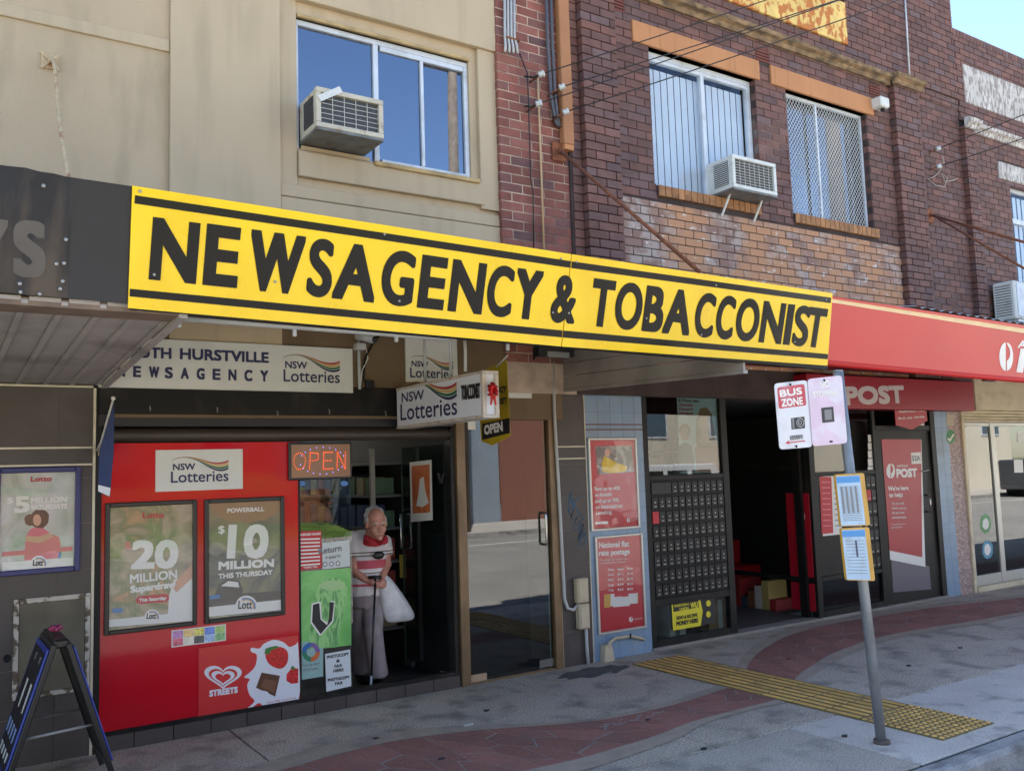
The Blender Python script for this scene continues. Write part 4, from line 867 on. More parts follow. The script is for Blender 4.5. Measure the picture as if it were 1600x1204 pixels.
# projecting light box
LBX = P(622, 632, -.12).x; LBY = PX(755.5, 616, LBX).y; lx1 = P(779, 612, LBY).x; lz0 = P(757.5, 652.5, LBY).z; lz1 = P(754, 578, LBY).z
m_lbw = mat('light_box_acrylic', (216, 220, 230), .3, var=.02, vs=3); m_lbf = mat('light_box_frame', (196, 186, 176), .5, var=.1, vs=9, dirt=(120, 96, 76), dirt_amt=.6, ds=(9, 9, 9))
lb = thing('light_box', 'projecting white lotteries light box with a red bow on its end', 'sign', V((LBX, LBY/2, lz0)))
box('body', m_lbw, LBX, lx1, LBY+.02, -.10, lz0+.01, lz1-.01, lb)
for z in (lz0, lz1-.022): box('frame', m_lbf, LBX-.006, lx1+.006, LBY, -.10, z, z+.022, lb, .003)
for xx in (LBX-.005, lx1-.025): box('frame', m_lbf, xx, xx+.03, LBY, LBY+.03, lz0+.022, lz1-.022, lb, .003)
SP_ = Pl((LBX, 0, 0), (-1, 0, 0)); logo(lb, SP_, (624, 598), (713, 585), (714.5, 652), (626, 661), .003)
text('lettering', 'TOBACCONIST', (720.5, 625), (750.5, 621.5), SP_, m_btxt, lb, cap=23, bold=.004, off=.003)
g = MB(); rn = random.Random(4); c = P(769, 612, LBY-.03)
for k in range(10):
    a = k*.628; g.tube([c, c+V((.035*math.cos(a), -.012-.012*math.sin(k*3), .05*math.sin(a)+.01)), c+V((.02*math.cos(a+.7), -.03, .035*math.sin(a+.7)))], [.006, .012, .007], 6)
for s_ in (-1, 1): g.tube([c, c+V((s_*.012, -.01, -.05)), c+V((s_*.02, -.01, -.09))], [.006, .009, .006], 6)
rb = g.build('ribbon_bow', mat('red_ribbon', (190, 26, 28), .35), None, smooth=True); tag(rb, 'red ribbon bow tied to the end of the light box', 'bow')
for (px_, pz_) in ((P(655, 590, -.5), 0), (P(727, 560, -.9), 0)): tube('hanger', m_pipe, [V((LBX+.05, px_.y, lz1)), V((LBX+.05, px_.y, 3.0))], .012, lb)
# yellow OPEN flag
FX = P(778, 630, -.6).x; FPL = Pl((FX, 0, 0), (-1, 0, 0))
m_flag = mat('mustard_flag_cloth', (176, 150, 20), .7, var=.08, vs=4)
fo = thing('hanging_flag', 'mustard hanging flag with a black OPEN band behind the light box', 'flag', FPL.pt(775, 690))
plate('cloth', [(745, 583), (791.5, 562), (797, 681), (769, 695.5), (752, 689)], FPL, m_flag, fo, 0, .004)
plate('band', [(753, 662), (796, 652.5), (796.5, 676), (753.5, 687)], FPL, m_btxt, fo, .003, .002)
text('lettering', 'OPEN', (757, 679.5), (786, 673), FPL, m_wtxt, fo, cap=15, bold=.005, off=.005)
text('lettering', 'NEWSAGENCY', (742, 620), (791.5, 612), FPL, m_btxt, fo, cap=9, bold=.003, off=.003); text('lettering', 'TOBACCONIST', (742, 637), (792, 630), FPL, m_btxt, fo, cap=9, bold=.003, off=.003)
tube('flag_pole', mat('white_flag_pole', (196, 196, 196), .4), [FPL.pt(776, 573), FPL.pt(793, 555)], .008, fo)
# blue flag by the left jamb
BX = 1.06; BP = Pl((BX, 0, 0), (-1, 0, 0)); m_bflag = mat('blue_flag_cloth', (24, 46, 92), .6, var=.1, vs=5)
fb = thing('hanging_flag', 'dark blue hanging flag on a slanted pole at the left shop jamb', 'flag', BP.pt(165, 770))
bq = lambda x, y, k=0: P(x, y, -.28+k*.0)
MB().prism([bq(155, 704), bq(178, 632), bq(177, 705), bq(171, 776), bq(153, 768)], (.004, .003, 0)).build('cloth', m_bflag, fb)
MB().prism([bq(153.4, 757)+V((0, -.003, 0)), bq(172.5, 762)+V((0, -.003, 0)), bq(171, 775)+V((0, -.003, 0)), bq(153.3, 767)+V((0, -.003, 0))], (.0, .002, 0)).build('hem_panel', m_lbw, fb)
tube('flag_pole', mat('white_flag_pole', (196, 196, 196), .4), [P(150, 706, 0), P(158, 690, -.2), P(177, 623, -.3)], .007, fb); MB().sphere(P(177, 622, -.3), .014).build('finial', m_wtxt, fb, smooth=True)
box('bracket', m_creamp, 1.0, 1.04, -.06, .0, P(150, 712, 0).z, P(150, 696, 0).z, fb, .004)

# pipes, camera and flood light under the awning
pp = tube('conduit', m_pipe, [P(284, 497, -1.9), P(553, 517, -1.9), P(700, 529, -1.9)], .017); tag(pp, 'long grey conduit slung below the yellow banner', 'conduit')
for (sx, sy) in ((280, 502), (460, 517), (619, 526), (793, 540)):
    c = P(sx, sy, -1.9); o = box('pipe_clip', m_alu, c.x-.01, c.x+.01, -1.91, -1.89, c.z-.03, c.z+.012, None, .003); tag(o, {280: 'pale clip under the banner at the left soffit edge', 460: 'pale clip under the banner above the white signboard', 619: 'pale clip under the banner left of the square sign', 793: 'pale clip under the banner above the switchboard notice'}[sx], 'clip', 'clips under the banner')
vp = thing('conduit', 'grey cable conduits down the brown wall beside the white signboard', 'conduit', P(562, 610, -.03))
tube('pipe', m_pipe, [P(560, 530, -.04), P(562, 608, -.04)], .014, vp); tube('cable', m_black, [P(598, 518, -.04), P(583, 535, -.05), P(570, 560, -.04), P(568, 590, -.04), P(574, 607, -.04)], .009, vp); tube('cable', m_wtxt, [P(571, 538, -.05), P(575, 560, -.04), P(566, 578, -.05), P(563, 602, -.05)], .004, vp)
MB().box(P(570, 600, -.03).x, P(582, 600, -.03).x, -.07, -.023, P(575, 607, -.03).z, P(575, 595, -.03).z).build('junction_box', m_btxt, vp, .004)
cc = P(573, 527, -.25); cam_ = thing('security_camera', 'small grey security camera under the banner beside the white sign', 'camera', cc)
tube('body', m_pipe, [cc+V((-.06, .05, .02)), cc+V((.03, -.06, -.02))], [.034, .034], cam_, 12); MB().sphere(cc+V((.035, -.066, -.023)), .024).build('lens', m_btxt, cam_, smooth=True); tube('mount', m_pipe, [cc+V((-.03, .0, .02)), cc+V((-.08, .0, .2))], .012, cam_); MB().box(cc.x-.09, cc.x-.01, cc.y-.02, cc.y+.06, cc.z-.10, cc.z-.045).build('lower_housing', m_pipe, cam_, .01)
p2_ = tube('conduit', m_wtxt, [P(726, 532, -.1), P(727, 548, -.1), P(727, 580, -.1)], .014); tag(p2_, 'short white pipe hanging above the light box', 'conduit')
fd = thing('flood_light', 'black flood light slung under the banner near the grey side boards', 'light', P(866, 558, -1.2))
c = P(866, 551, -1.2); box('housing', m_black, c.x-.17, c.x+.16, c.y-.05, c.y+.05, c.z-.035, c.z+.045, fd, .01); box('lens', mat('flood_lens', (120, 120, 118), .2), c.x-.10, c.x+.1, c.y-.054, c.y-.02, c.z-.04, c.z-.0, fd); tube('bracket', m_black, [c+V((-.15, 0, .04)), c+V((-.19, 0, -.06)), c+V((-.16, 0, .1))], .008, fd)
# ------------------------------------------------------------------ ground floor: piers, rooms
m_tile = mat('dark_brown_tile', (78, 71, 68), .42, spec=.3, var=.07, vs=2.5, rand=.05, dirt=(104, 98, 94), dirt_amt=.35, ds=(3, 3, 3))
m_tjoint = mat('tile_joint', (112, 104, 98), .9)
m_ctrim = mat('cream_metal_trim', (206, 196, 172), .4, var=.08, vs=8)
m_btile = mat('pale_blue_tile', (122, 146, 170), .35, var=.07, vs=3, rand=.05, dirt=(140, 150, 156), dirt_amt=.4, ds=(4, 4, 4))
m_btj  = mat('blue_tile_joint', (96, 116, 136), .9)
m_frame = mat('black_shopfront_frame', (26, 25, 25), .45, spec=.22, var=.1, vs=4, dirt=(70, 62, 54), dirt_amt=.4, ds=(5, 5, 2))
m_brown = mat('bronze_door_frame', (120, 96, 68), .4, var=.12, vs=6, metal=.2, dirt=(84, 66, 48), dirt_amt=.5, ds=(7, 7, 2))
m_steel = mat('brushed_steel', (176, 176, 172), .25, metal=.9)
m_sglass = glass('shop_glass', (215, 222, 220), 1.15, .025, wav=.01, wscale=1.5)
m_dglass = glass('door_glass', (200, 204, 198), 1.2, .07, wav=.012, wscale=1.2)
m_pglass = glass('poster_glass', (252, 252, 252), .8, .0, wav=.10, wscale=5)
m_redp = mat('red_gloss_panel', (196, 20, 36), .07, var=.03, vs=1.5, spec=.3, bump=.10, bs=3.0)
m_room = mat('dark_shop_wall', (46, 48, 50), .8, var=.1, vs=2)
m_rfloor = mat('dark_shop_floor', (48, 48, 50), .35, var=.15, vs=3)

def tiles(par, X0, X1, Z0, Z1, Y, tw, th, m, jm, joint=.004, off=0.0, half=False, zref=0.0):
    box('bed', jm, X0, X1, Y+.003, Y+.02, Z0, Z1, par)
    j = 0; z = zref
    while z < Z1:
        x = X0-off-(tw/2 if half and j % 2 else 0)
        while x < X1:
            a, b, c, d = max(x+joint/2, X0), min(x+tw-joint/2, X1), max(z+joint/2, Z0), min(z+th-joint/2, Z1)
            if b-a > .01 and d-c > .01: box('tile', m, a, b, Y, Y+.012, c, d, par)
            x += tw
        z += th; j += 1
XJ = P(146, 850, 0).x                                     # left jamb of the newsagency
lw = thing('tiled_wall', 'dark brown tiled shop wall at far left with cream trim strips', 'wall', V((-1.5, .1, 0)))
box('core', m_tjoint, -6, XJ-.004, .02, .35, 0, 2.44, lw)
zt1, zt2 = P(70, 699.5, 0).z, P(70, 726.5, 0).z
tiles(lw, -6, XJ-.012, 0, zt2-.006, 0, .60, .30, m_tile, m_tjoint, off=.44); tiles(lw, -6, XJ-.012, zt2+.006, zt1-.006, 0, .60, .30, m_tile, m_tjoint, off=.44, zref=zt2); tiles(lw, -6, XJ-.012, zt1+.006, P(70, 604, 0).z, 0, .60, .42, m_tile, m_tjoint, off=.44, zref=zt1)
for z in (zt1, zt2, P(70, 604, 0).z+.006): box('trim', m_ctrim, -6, XJ-.013, -.004, .012, z-.006, z+.006, lw)
box('trim', m_ctrim, XJ-.011, XJ+.006, -.006, .03, 0, P(146, 606, 0).z, lw)
# meter cupboard
mb = thing('meter_cupboard', 'old meter cupboard door with peeling white frame low on the left wall', 'cupboard', P(80, 1090, -.01))
X0, X1, Z0, Z1 = P(20, 1010, 0).x, P(140, 1010, 0).x, P(80, 1085, 0).z, P(80, 931, 0).z
m_peel = mat('peeling_white_frame', (186, 178, 166), .8, var=.15, vs=9, dirt=(92, 78, 64), dirt_amt=.95, ds=(16, 16, 16), dlo=.5, dhi=.56)
m_olive = mat('olive_cupboard_door', (96, 90, 74), .6, var=.12, vs=4, dirt=(70, 64, 52), dirt_amt=.5, ds=(4, 4, 3))
box('door', m_olive, X0+.03, X1-.03, -.008, .0, Z0+.03, Z1-.03, mb, .003)
for (a, b, c, d) in ((X0, X0+.03, Z0, Z1), (X1-.03, X1, Z0, Z1), (X0+.031, X1-.031, Z0, Z0+.03), (X0+.031, X1-.031, Z1-.03, Z1)): box('frame', m_peel, a, b, -.016, -.001, c, d, mb, .003)
kh = P(11, 1028, 0); o = MB().prism([kh+V((.022*math.cos(a*.5236), -.004, .026*math.sin(a*.5236))) for a in range(12)], (0, .003, 0)).build('hole', m_dark); tag(o, 'dark hole in the tiled wall left of the meter cupboard', 'hole')

# newsagency room and others (dark interiors)
def room5(name, X0, X1, Y0_, Y1_, Z0, Z1, mw, mf, mc):
    g = MB(); v = [(X0, Y0_, Z0), (X1, Y0_, Z0), (X1, Y1_, Z0), (X0, Y1_, Z0), (X0, Y0_, Z1), (X1, Y0_, Z1), (X1, Y1_, Z1), (X0, Y1_, Z1)]
    g.mi = 0; g.add(v, [(3, 2, 6, 7), (0, 3, 7, 4), (1, 5, 6, 2)]); g.mi = 1; g.add(v, [(0, 1, 2, 3)]); g.mi = 2; g.add(v, [(4, 7, 6, 5)])
    return struct(g.build(name, [mw, mf, mc], recalc=False))
XD0, XD1 = P(717, 860, 0).x, P(876, 860, 0).x
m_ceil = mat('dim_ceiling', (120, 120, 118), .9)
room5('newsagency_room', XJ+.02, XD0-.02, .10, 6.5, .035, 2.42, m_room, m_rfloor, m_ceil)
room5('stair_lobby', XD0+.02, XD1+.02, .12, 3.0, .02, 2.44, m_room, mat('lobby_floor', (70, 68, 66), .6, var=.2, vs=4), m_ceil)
# block the ground floor behind so that no daylight leaks in
blk = thing('building_core', 'solid rear mass of the shop row behind the shopfronts', 'building', V((5, 9, 0)))
box('rear_wall', m_room, -6, 19, 8.0, 8.2, 0, 8.0, blk); box('end_wall', m_room, -6.2, -6, .3, 8.2, 0, 8.0, blk); box('end_wall', m_room, 19, 19.2, .3, 8.2, 0, 7.6, blk); box('upper_floor', m_room, -6, 19, .36, 8, 2.445, 2.495, blk); box('roof', m_roof, -6, 19, .3, 8, 8.02, 8.06, blk)

# ------------------------------------------------------------------ newsagency shopfront
nf = thing('shopfront', 'newsagency shopfront with black shutter box and glossy red panel', 'shopfront', V((2.3, 0, 0)))
zH = P(430, 690, .0).z; zR = P(300, 1118, .02).z; zR = .105
X466 = P(467, 900, .02).x; X551 = P(551, 900, .02).x; XO = P(706, 880, .02).x
box('shutter_box', m_frame, XJ+.02, XD0-.03, -.034, .2, P(340, 648, 0).z, P(340, 604, 0).z+.02, nf, .004)
box('shutter_box_base', mat('navy_black_panel', (22, 22, 30), .5), XJ+.02, XD0-.03, -.02, .2, P(340, 666, 0).z, P(340, 648.5, 0).z, nf)
tube('shutter_roll', mat('brown_shutter', (64, 54, 48), .45, var=.1, vs=8), [V((XJ+.03, .045, zH+.055)), V((XD0-.035, .045, zH+.055))], .05, nf, 14)
box('guide', m_frame, XJ+.008, XJ+.045, -.012, .08, .0, P(340, 604, 0).z, nf, .003); box('guide', m_frame, XO+.0, XO+.035, -.006, .08, .1, zH+.1, nf, .003)
for (hx, hy) in ((234, 638), (339, 640), (433, 646), (514, 643), (602, 646)): c = P(hx, hy, -.036); MB().tube([c+V((0, 0, .018)), c+V((0, -.01, .008)), c+V((.003, -.004, -.004)), c+V((0, -.012, -.018))], .005, 6).build('hook', m_screw, nf)
n = 11
for i in range(n):
    a = XJ+.01+(XO+.03-XJ)*i/n; b = XJ+.01+(XO+.03-XJ)*(i+1)/n; box('base_tile', m_tile, a+.002, b-.002, -.012, .10, 0, .098, nf, .003)
box('base_rail', m_frame, XJ+.046, XO, .004, .07, .0985, .125, nf)
box('red_panel', m_redp, XJ+.046, X466-.004, .012, .03, .126, zH-.0, nf)
box('mullion', m_frame, X466-.003, X466+.012, .01, .05, .126, zH, nf)
box('sidelight_pane', m_sglass, X466+.013, X551, .026, .034, .126, zH, nf)
RP = PY(.012)
# sign on the red panel
X0, X1, Z0, Z1 = rc(243, 703, 379, 763, .01); rs_ = box('signboard', m_white, X0, X1, .004, .0115, Z0, Z1); tag(rs_, 'white lotteries sign on the red shop panel', 'sign'); logo(rs_, PY(.004), (268, 713), (357, 711), (357, 754), (267, 757), .002)

# framed posters
def photo(name, cols, scale=3.0, rough=.35, sc3=(1, 1, 1), dist=1.5, seed=0.0):
    if name in MATS: return MATS[name]
    m = bpy.data.materials.new(name); MATS[name] = m; m.use_nodes = True; N = m.node_tree.nodes; L = m.node_tree.links; b = N['Principled BSDF']; b.inputs['Roughness'].default_value = rough
    g = N.new('ShaderNodeNewGeometry'); mp = N.new('ShaderNodeMapping'); mp.inputs['Scale'].default_value = sc3; mp.inputs['Location'].default_value = (seed, seed*.7, seed*1.3); L.new(g.outputs['Position'], mp.inputs[0])
    t = N.new('ShaderNodeTexNoise'); t.inputs['Scale'].default_value = scale; t.inputs['Detail'].default_value = 5; t.inputs['Distortion'].default_value = dist; L.new(mp.outputs[0], t.inputs[0])
    cr = N.new('ShaderNodeValToRGB'); el = cr.color_ramp.elements
    while len(el) < len(cols): el.new(.5)
    for i, c in enumerate(cols): el[i].position = .25+.5*i/(len(cols)-1); el[i].color = lin(c)
    L.new(t.outputs[0], cr.inputs[0]); L.new(cr.outputs[0], b.inputs['Base Color']); return m
def framed(name, label, x0, y0, x1, y1, Y, fm, fw, pm, cat='poster', glassy=True, group=None):
    """poster in a rounded frame; pixel corners top-left, bottom-right of the outer frame"""
    X0, X1, Z0, Z1 = rc(x0, y0, x1, y1, Y-.02); t = thing(name, label, cat, V(((X0+X1)/2, Y, Z0)), group)
    pb = box('print', pm, X0+fw*.5, X1-fw*.5, Y-.006, Y-.001, Z0+fw*.5, Z1-fw*.5, t)
    for (a, b, c, d) in ((X0, X0+fw, Z0, Z1), (X1-fw, X1, Z0, Z1), (X0+fw+.0005, X1-fw-.0005, Z0, Z0+fw), (X0+fw+.0005, X1-fw-.0005, Z1-fw, Z1)): box('frame', fm, a, b, Y-.024, Y-.0005, c, d, t, .005)
    if glassy: box('cover', m_pglass, X0+fw-.002, X1-fw+.002, Y-.016, Y-.0145, Z0+fw-.002, Z1-fw+.002, t)
    return t, pb, PY(Y-.006), (X0+fw, X1-fw, Z0+fw, Z1-fw)
m_bframe = mat('blue_poster_frame', (34, 40, 98), .35, var=.1, vs=6); m_kframe = mat('black_poster_frame', (24, 24, 26), .35)
m_pwhite = mat('poster_white', (226, 224, 218), .5); m_pred = mat('poster_red', (188, 34, 44), .5); m_ppink = mat('poster_pink', (214, 112, 124), .5); m_pskin = mat('poster_skin', (206, 158, 132), .5); m_phair = mat('poster_brown_hair', (88, 62, 48), .5); m_pblue = mat('poster_blue', (70, 120, 180), .5); m_pgreen = mat('poster_green', (92, 128, 74), .5); m_pgold = mat('poster_gold', (206, 160, 66), .5)
def lott_mark(par, pl, cx, cy, r_, off):
    plate('badge', [(cx-r_, cy+r_*.35)]+[(cx-r_*math.cos(R(a)), cy-r_*.95*math.sin(R(a))) for a in range(10, 175, 12)]+[(cx+r_, cy+r_*.3)], pl, m_pwhite, par, off, .0005)
    for k, mm in ((.86, m_pblue), (.72, m_pgold), (.60, m_pwhite)):
        plate('badge_arc', [(cx, cy+r_*.28)]+[(cx-r_*k*math.cos(R(a)), cy-r_*k*.95*math.sin(R(a))+r_*.05) for a in range(60, 176, 12)]+[(cx+r_*k, cy+r_*.28)], pl, mm, par, off+.0004+(1-k)*.0008, .0003)
    text('lettering', 'Lott', (cx-r_*.78, cy+r_*.28), (cx+r_*.5, cy+r_*.25), pl, m_btxt, par, cap=r_*.75, bold=.0016, off=off+.0018)
def lotto_word(par, pl, x0, y0, x1, cap, off):
    text('lettering', 'Lotto', (x0, y0), (x1, y0-.5), pl, m_pred, par, cap=cap, bold=.0015, off=off)
# $5 million
t, pb, pl, _ = framed('poster_frame', 'blue framed lottery poster showing five million on the left tiled wall', -8, 731, 125, 891, 0, m_bframe, .035, photo('photo_park', [(150, 170, 186), (204, 202, 200), (176, 182, 170), (120, 140, 110), (206, 200, 204)], 2.6))
lotto_word(pb, pl, 48, 752, 81, 8, .002)
text('lettering', '$', (11, 786), (21, 785.5), pl, m_pwhite, pb, cap=9, bold=.0015, off=.002); text('lettering', '5', (22, 801), (46, 800), pl, m_pwhite, pb, cap=26, bold=.006, off=.002)
text('lettering', 'MILLION', (48, 786), (105, 784), pl, m_pwhite, pb, cap=9, bold=.0025, off=.002); text('lettering', 'SATURDAYS', (48, 796), (105, 794), pl, m_pwhite, pb, cap=8, bold=.002, off=.002)
plate('figure', [(38, 875), (40, 838), (48, 826), (58, 822), (70, 826), (80, 834), (92, 838), (95, 850), (90, 872), (64, 876)], pl, m_ppink, pb, .0012, .0005)
plate('figure', [(70, 876), (74, 845), (92, 842), (96, 862), (94, 875)], pl, m_pblue, pb, .0010, .0004)
plate('arm', [(40, 836), (60, 838), (78, 832), (84, 838), (62, 848), (40, 845)], pl, m_pskin, pb, .0018, .0004)
plate('hair', wob(62, 810, 15, 15, 16, .1, 3), pl, m_phair, pb, .0020, .0004); plate('hair', wob(46, 812, 8, 9, 14, .1, 4), pl, m_phair, pb, .0022, .0004); plate('face', ell(58, 812, 6.5, 9), pl, m_pskin, pb, .0026, .0004)
plate('ribbon', [(3, 862), (113, 853), (113, 860), (3, 869)], pl, m_ppink, pb, .0030, .0004); plate('footer', [(3, 878), (114, 870), (114, 884), (3, 892)], pl, m_pwhite, pb, .0030, .0004); lott_mark(pb, pl, 61, 880, 13, .0036)
# $20 million
t, pb, pl, _ = framed('poster_frame', 'black framed lottery poster showing twenty million on the red panel', 165, 786, 308, 976, .012, m_kframe, .03, photo('photo_beach', [(86, 96, 74), (132, 126, 110), (176, 160, 134), (120, 128, 90), (196, 150, 110), (90, 110, 70)], 2.6, seed=4))
lotto_word(pb, pl, 223, 809, 256, 9, .002)
text('lettering', '$', (195, 857), (205, 856), pl, m_ppink, pb, cap=11, bold=.0015, off=.002); text('lettering', '20', (204, 889), (277, 887), pl, m_pwhite, pb, cap=45, bold=.011, off=.002)
text('lettering', 'MILLION', (203, 911), (277, 903), pl, m_pwhite, pb, cap=14, bold=.0024, off=.002); text('lettering', 'Superdraw', (204, 926), (275, 917), pl, m_pwhite, pb, cap=11, bold=.003, off=.002)
plate('figure', [(262, 965), (264, 930), (272, 905), (302, 898), (302, 962)], pl, m_pwhite, pb, .0008, .0004); plate('arm', [(268, 915), (300, 880), (303, 900), (276, 925)], pl, m_pskin, pb, .0012, .0004)
plate('bubble', [(212, 936), (216, 931), (258, 927), (264, 930), (264, 936), (260, 940), (218, 943), (213, 941)], pl, m_pred, pb, .0022, .0004); text('lettering', 'This Saturday', (217, 940), (260, 936), pl, m_pwhite, pb, cap=5.5, bold=.0012, off=.003)
plate('sky_patch', [(176, 950), (192, 949), (192, 956), (176, 957)], pl, m_pblue, pb, .0022, .0004); plate('footer', [(169, 968), (303, 954), (303, 969), (169, 979)], pl, m_pwhite, pb, .0018, .0004); lott_mark(pb, pl, 238, 963, 12, .0026)
# $10 million
t, pb, pl, _ = framed('poster_frame', 'black framed lottery poster showing ten million beside the open sign', 320, 780, 446, 960, .012, m_kframe, .03, photo('photo_night', [(60, 70, 54), (104, 110, 84), (132, 128, 96), (72, 78, 76), (112, 120, 92)], 2.0, seed=9))
plate('sunburst', [(325, 786), (442, 782), (434, 800), (414, 812), (384, 816), (352, 812), (334, 803)], pl, mat('poster_orange', (150, 122, 88), .5), pb, .0006, .0004)
text('lettering', 'POWERBALL', (355, 801), (413, 798), pl, m_pwhite, pb, cap=7, bold=.0018, off=.002)
text('lettering', '$', (341, 833), (351, 832.5), pl, m_pwhite, pb, cap=12, bold=.0015, off=.002); text('lettering', '10', (354, 872), (418, 871), pl, m_pwhite, pb, cap=53, bold=.013, off=.002)
text('lettering', 'MILLION', (341, 890), (428, 885), pl, m_pwhite, pb, cap=13, bold=.0045, off=.002); text('lettering', 'THIS THURSDAY', (341, 904), (426, 897), pl, m_pwhite, pb, cap=8, bold=.002, off=.002)
plate('car', [(335, 930), (342, 912), (356, 904), (374, 906), (380, 920), (378, 930), (360, 935)], pl, mat('poster_dark', (44, 44, 48), .3), pb, .0012, .0004); plate('car_window', [(345, 915), (357, 907), (372, 909), (374, 917)], pl, m_pwhite, pb, .0018, .0003); plate('dark_band', [(325, 930), (442, 922), (442, 940), (325, 948)], pl, mat('poster_dark', (44, 44, 48), .3), pb, .0009, .0003)
plate('sky_patch', [(328, 930), (344, 928), (344, 934), (328, 936)], pl, m_pblue, pb, .0022, .0004); plate('footer', [(325, 948), (442, 936), (442, 952), (325, 963)], pl, m_pwhite, pb, .0018, .0004); lott_mark(pb, pl, 385, 946, 17, .0026)
# sticker strip and ice cream panel
X0, X1, Z0, Z1 = rc(268, 984, 353, 1000, .01); sk = box('sticker_strip', m_pwhite, X0, X1, .0095, .0118, Z0+.0, Z1-.002); tag(sk, 'narrow strip of small colourful picture stickers below the posters', 'sticker')
cc_ = [(150, 90, 140), (190, 150, 80), (180, 170, 60), (60, 90, 170), (120, 150, 70), (170, 60, 80), (190, 180, 160), (40, 40, 40), (120, 150, 190), (90, 140, 80)]
for i in range(10): a = X0+.006+(X1-X0-.012)*(i % 5)/5; c = Z0+.006+(Z1-Z0-.014)*(.5 if i < 5 else 0); box('sticker', photo('sticker_%d' % i, [cc_[i], tuple(min(255, v+70) for v in cc_[i]), tuple(v//2 for v in cc_[i])], 30, seed=i), a+.002, a+(X1-X0-.012)/5-.002, .0085, .0094, c+.001, c+(Z1-Z0-.014)/2-.001, sk)
X0, X1, Z0, Z1 = P(310, 1070, .01).x, P(466, 1045, .01).x, P(310, 1121, .01).z, P(310, 1012, .01).z
ic = box('advert_panel', mat('ice_cream_red', (206, 46, 48), .3), X0, X1, .006, .0116, Z0, Z1); tag(ic, 'red ice cream advert panel with heart logo strawberries and chocolate', 'advert')
IP = PY(.006); m_milk = mat('milk_white', (222, 224, 230), .4); m_choc = mat('chocolate', (92, 58, 42), .35); m_choc2 = mat('chocolate_light', (122, 82, 60), .35); m_straw = mat('strawberry', (202, 36, 40), .35, var=.35, vs=70); m_leaf = mat('leaf_print', (64, 120, 52), .5)
z4 = lambda pts: [(140+x/4, 900+y/4) for x, y in pts]
plate('milk_splash', smoothp(z4([(1304, 790), (1160, 800), (1100, 822), (1060, 790), (1010, 825), (985, 845), (978, 830), (1030, 780), (1000, 740), (985, 680), (1000, 640), (965, 630), (1000, 600), (1035, 560), (1045, 490), (1010, 470), (1012, 445), (1060, 450), (1090, 420), (1150, 396), (1210, 410), (1250, 440), (1290, 425), (1304, 440)])), IP, m_milk, ic, .001, .0005)
plate('strawberry', smoothp(z4([(1100, 470), (1150, 440), (1210, 445), (1240, 480), (1235, 540), (1200, 575), (1150, 565), (1110, 530)])), IP, m_straw, ic, .002, .0005); plate('strawberry', z4([(1232, 610), (1265, 570), (1304, 575), (1304, 665), (1260, 670), (1230, 650)]), IP, m_straw, ic, .002, .0005)
plate('leaf', z4([(1092, 480), (1100, 450), (1130, 440), (1170, 432), (1185, 445), (1140, 458), (1115, 490)]), IP, m_leaf, ic, .0026, .0004); plate('leaf', z4([(1255, 575), (1268, 555), (1285, 572), (1275, 585)]), IP, m_leaf, ic, .0026, .0004)
plate('chocolate_block', z4([(1075, 600), (1190, 620), (1160, 750), (1040, 695)]), IP, m_choc, ic, .002, .0005); plate('chocolate_square', z4([(1092, 640), (1172, 652), (1150, 725), (1070, 690)]), IP, m_choc2, ic, .0026, .0003); plate('milk_drop', z4(ell(1080, 735, 42, 22)), IP, m_milk, ic, .003, .0003)
def heart(cx, cy, s_, m, off):
    pts_ = []
    for k in range(40): a = 2*math.pi*k/40; pts_.append((cx+s_*1.15*16*math.sin(a)**3/16, cy-s_*.72*(13*math.cos(a)-5*math.cos(2*a)-2*math.cos(3*a)-math.cos(4*a))/14-(cx*0)))
    return plate('heart', pts_, IP, m, ic, off, .0004)
for k, (s_, mm) in enumerate(((25.5, m_milk), (19.5, MATS['ice_cream_red']), (16, m_milk), (10.5, MATS['ice_cream_red']))): heart(348.5, 1055+k*1.1, s_, mm, .0012+.0006*k)
text('lettering', 'STREETS', (327, 1088), (371.5, 1081.5), IP, m_milk, ic, cap=10, bold=.003, off=.002); text('lettering', 'Love Milk, Love Fruit', (417, 1098.5), (463, 1091), IP, m_pred, ic, cap=3.4, off=.002); text('lettering', 'Love Chocolate', (424, 1102), (456, 1096.5), IP, m_pred, ic, cap=3.4, off=.002)
# LED open sign
X0, X1, Z0, Z1 = rc(450, 691, 549, 747, -.0); ls = thing('led_sign', 'lit OPEN sign of orange and blue dots in a black frame', 'sign', V(((X0+X1)/2, 0, Z0)))
box('case', m_kframe, X0, X1, -.018, .008, Z0, Z1, ls, .006); box('screen', mat('led_screen', (150, 110, 82), .12, spec=.6), X0+.018, X1-.018, -.0205, -.0185, Z0+.018, Z1-.018, ls)
m_ledo = mat('led_orange', (255, 96, 40), .4, emit=.3); m_ledb = mat('led_blue', (150, 140, 255), .4, emit=.35)
sw, sh = X1-X0, Z1-Z0
def led(us, m, nm):
    g = MB()
    for (u, v) in us: g.sphere(V((X0+u*sw, -.0225, Z0+v*sh)), .0042, 6, 4)
    return stuff(g.build(nm, m, ls))
def seg(a, b, n): return [(a[0]+(b[0]-a[0])*i/n, a[1]+(b[1]-a[1])*i/n) for i in range(n+1)]
O_ = [(.16+.09*math.cos(R(a)), .5+.22*math.sin(R(a))) for a in range(0, 360, 20)]
P_ = seg((.31, .28), (.33, .72), 8)+seg((.33, .72), (.44, .70), 4)+seg((.45, .68), (.45, .56), 2)+seg((.43, .52), (.33, .5), 3)
E_ = seg((.53, .28), (.54, .72), 8)+seg((.54, .72), (.68, .72), 5)+seg((.54, .5), (.66, .5), 4)+seg((.53, .28), (.68, .28), 5)
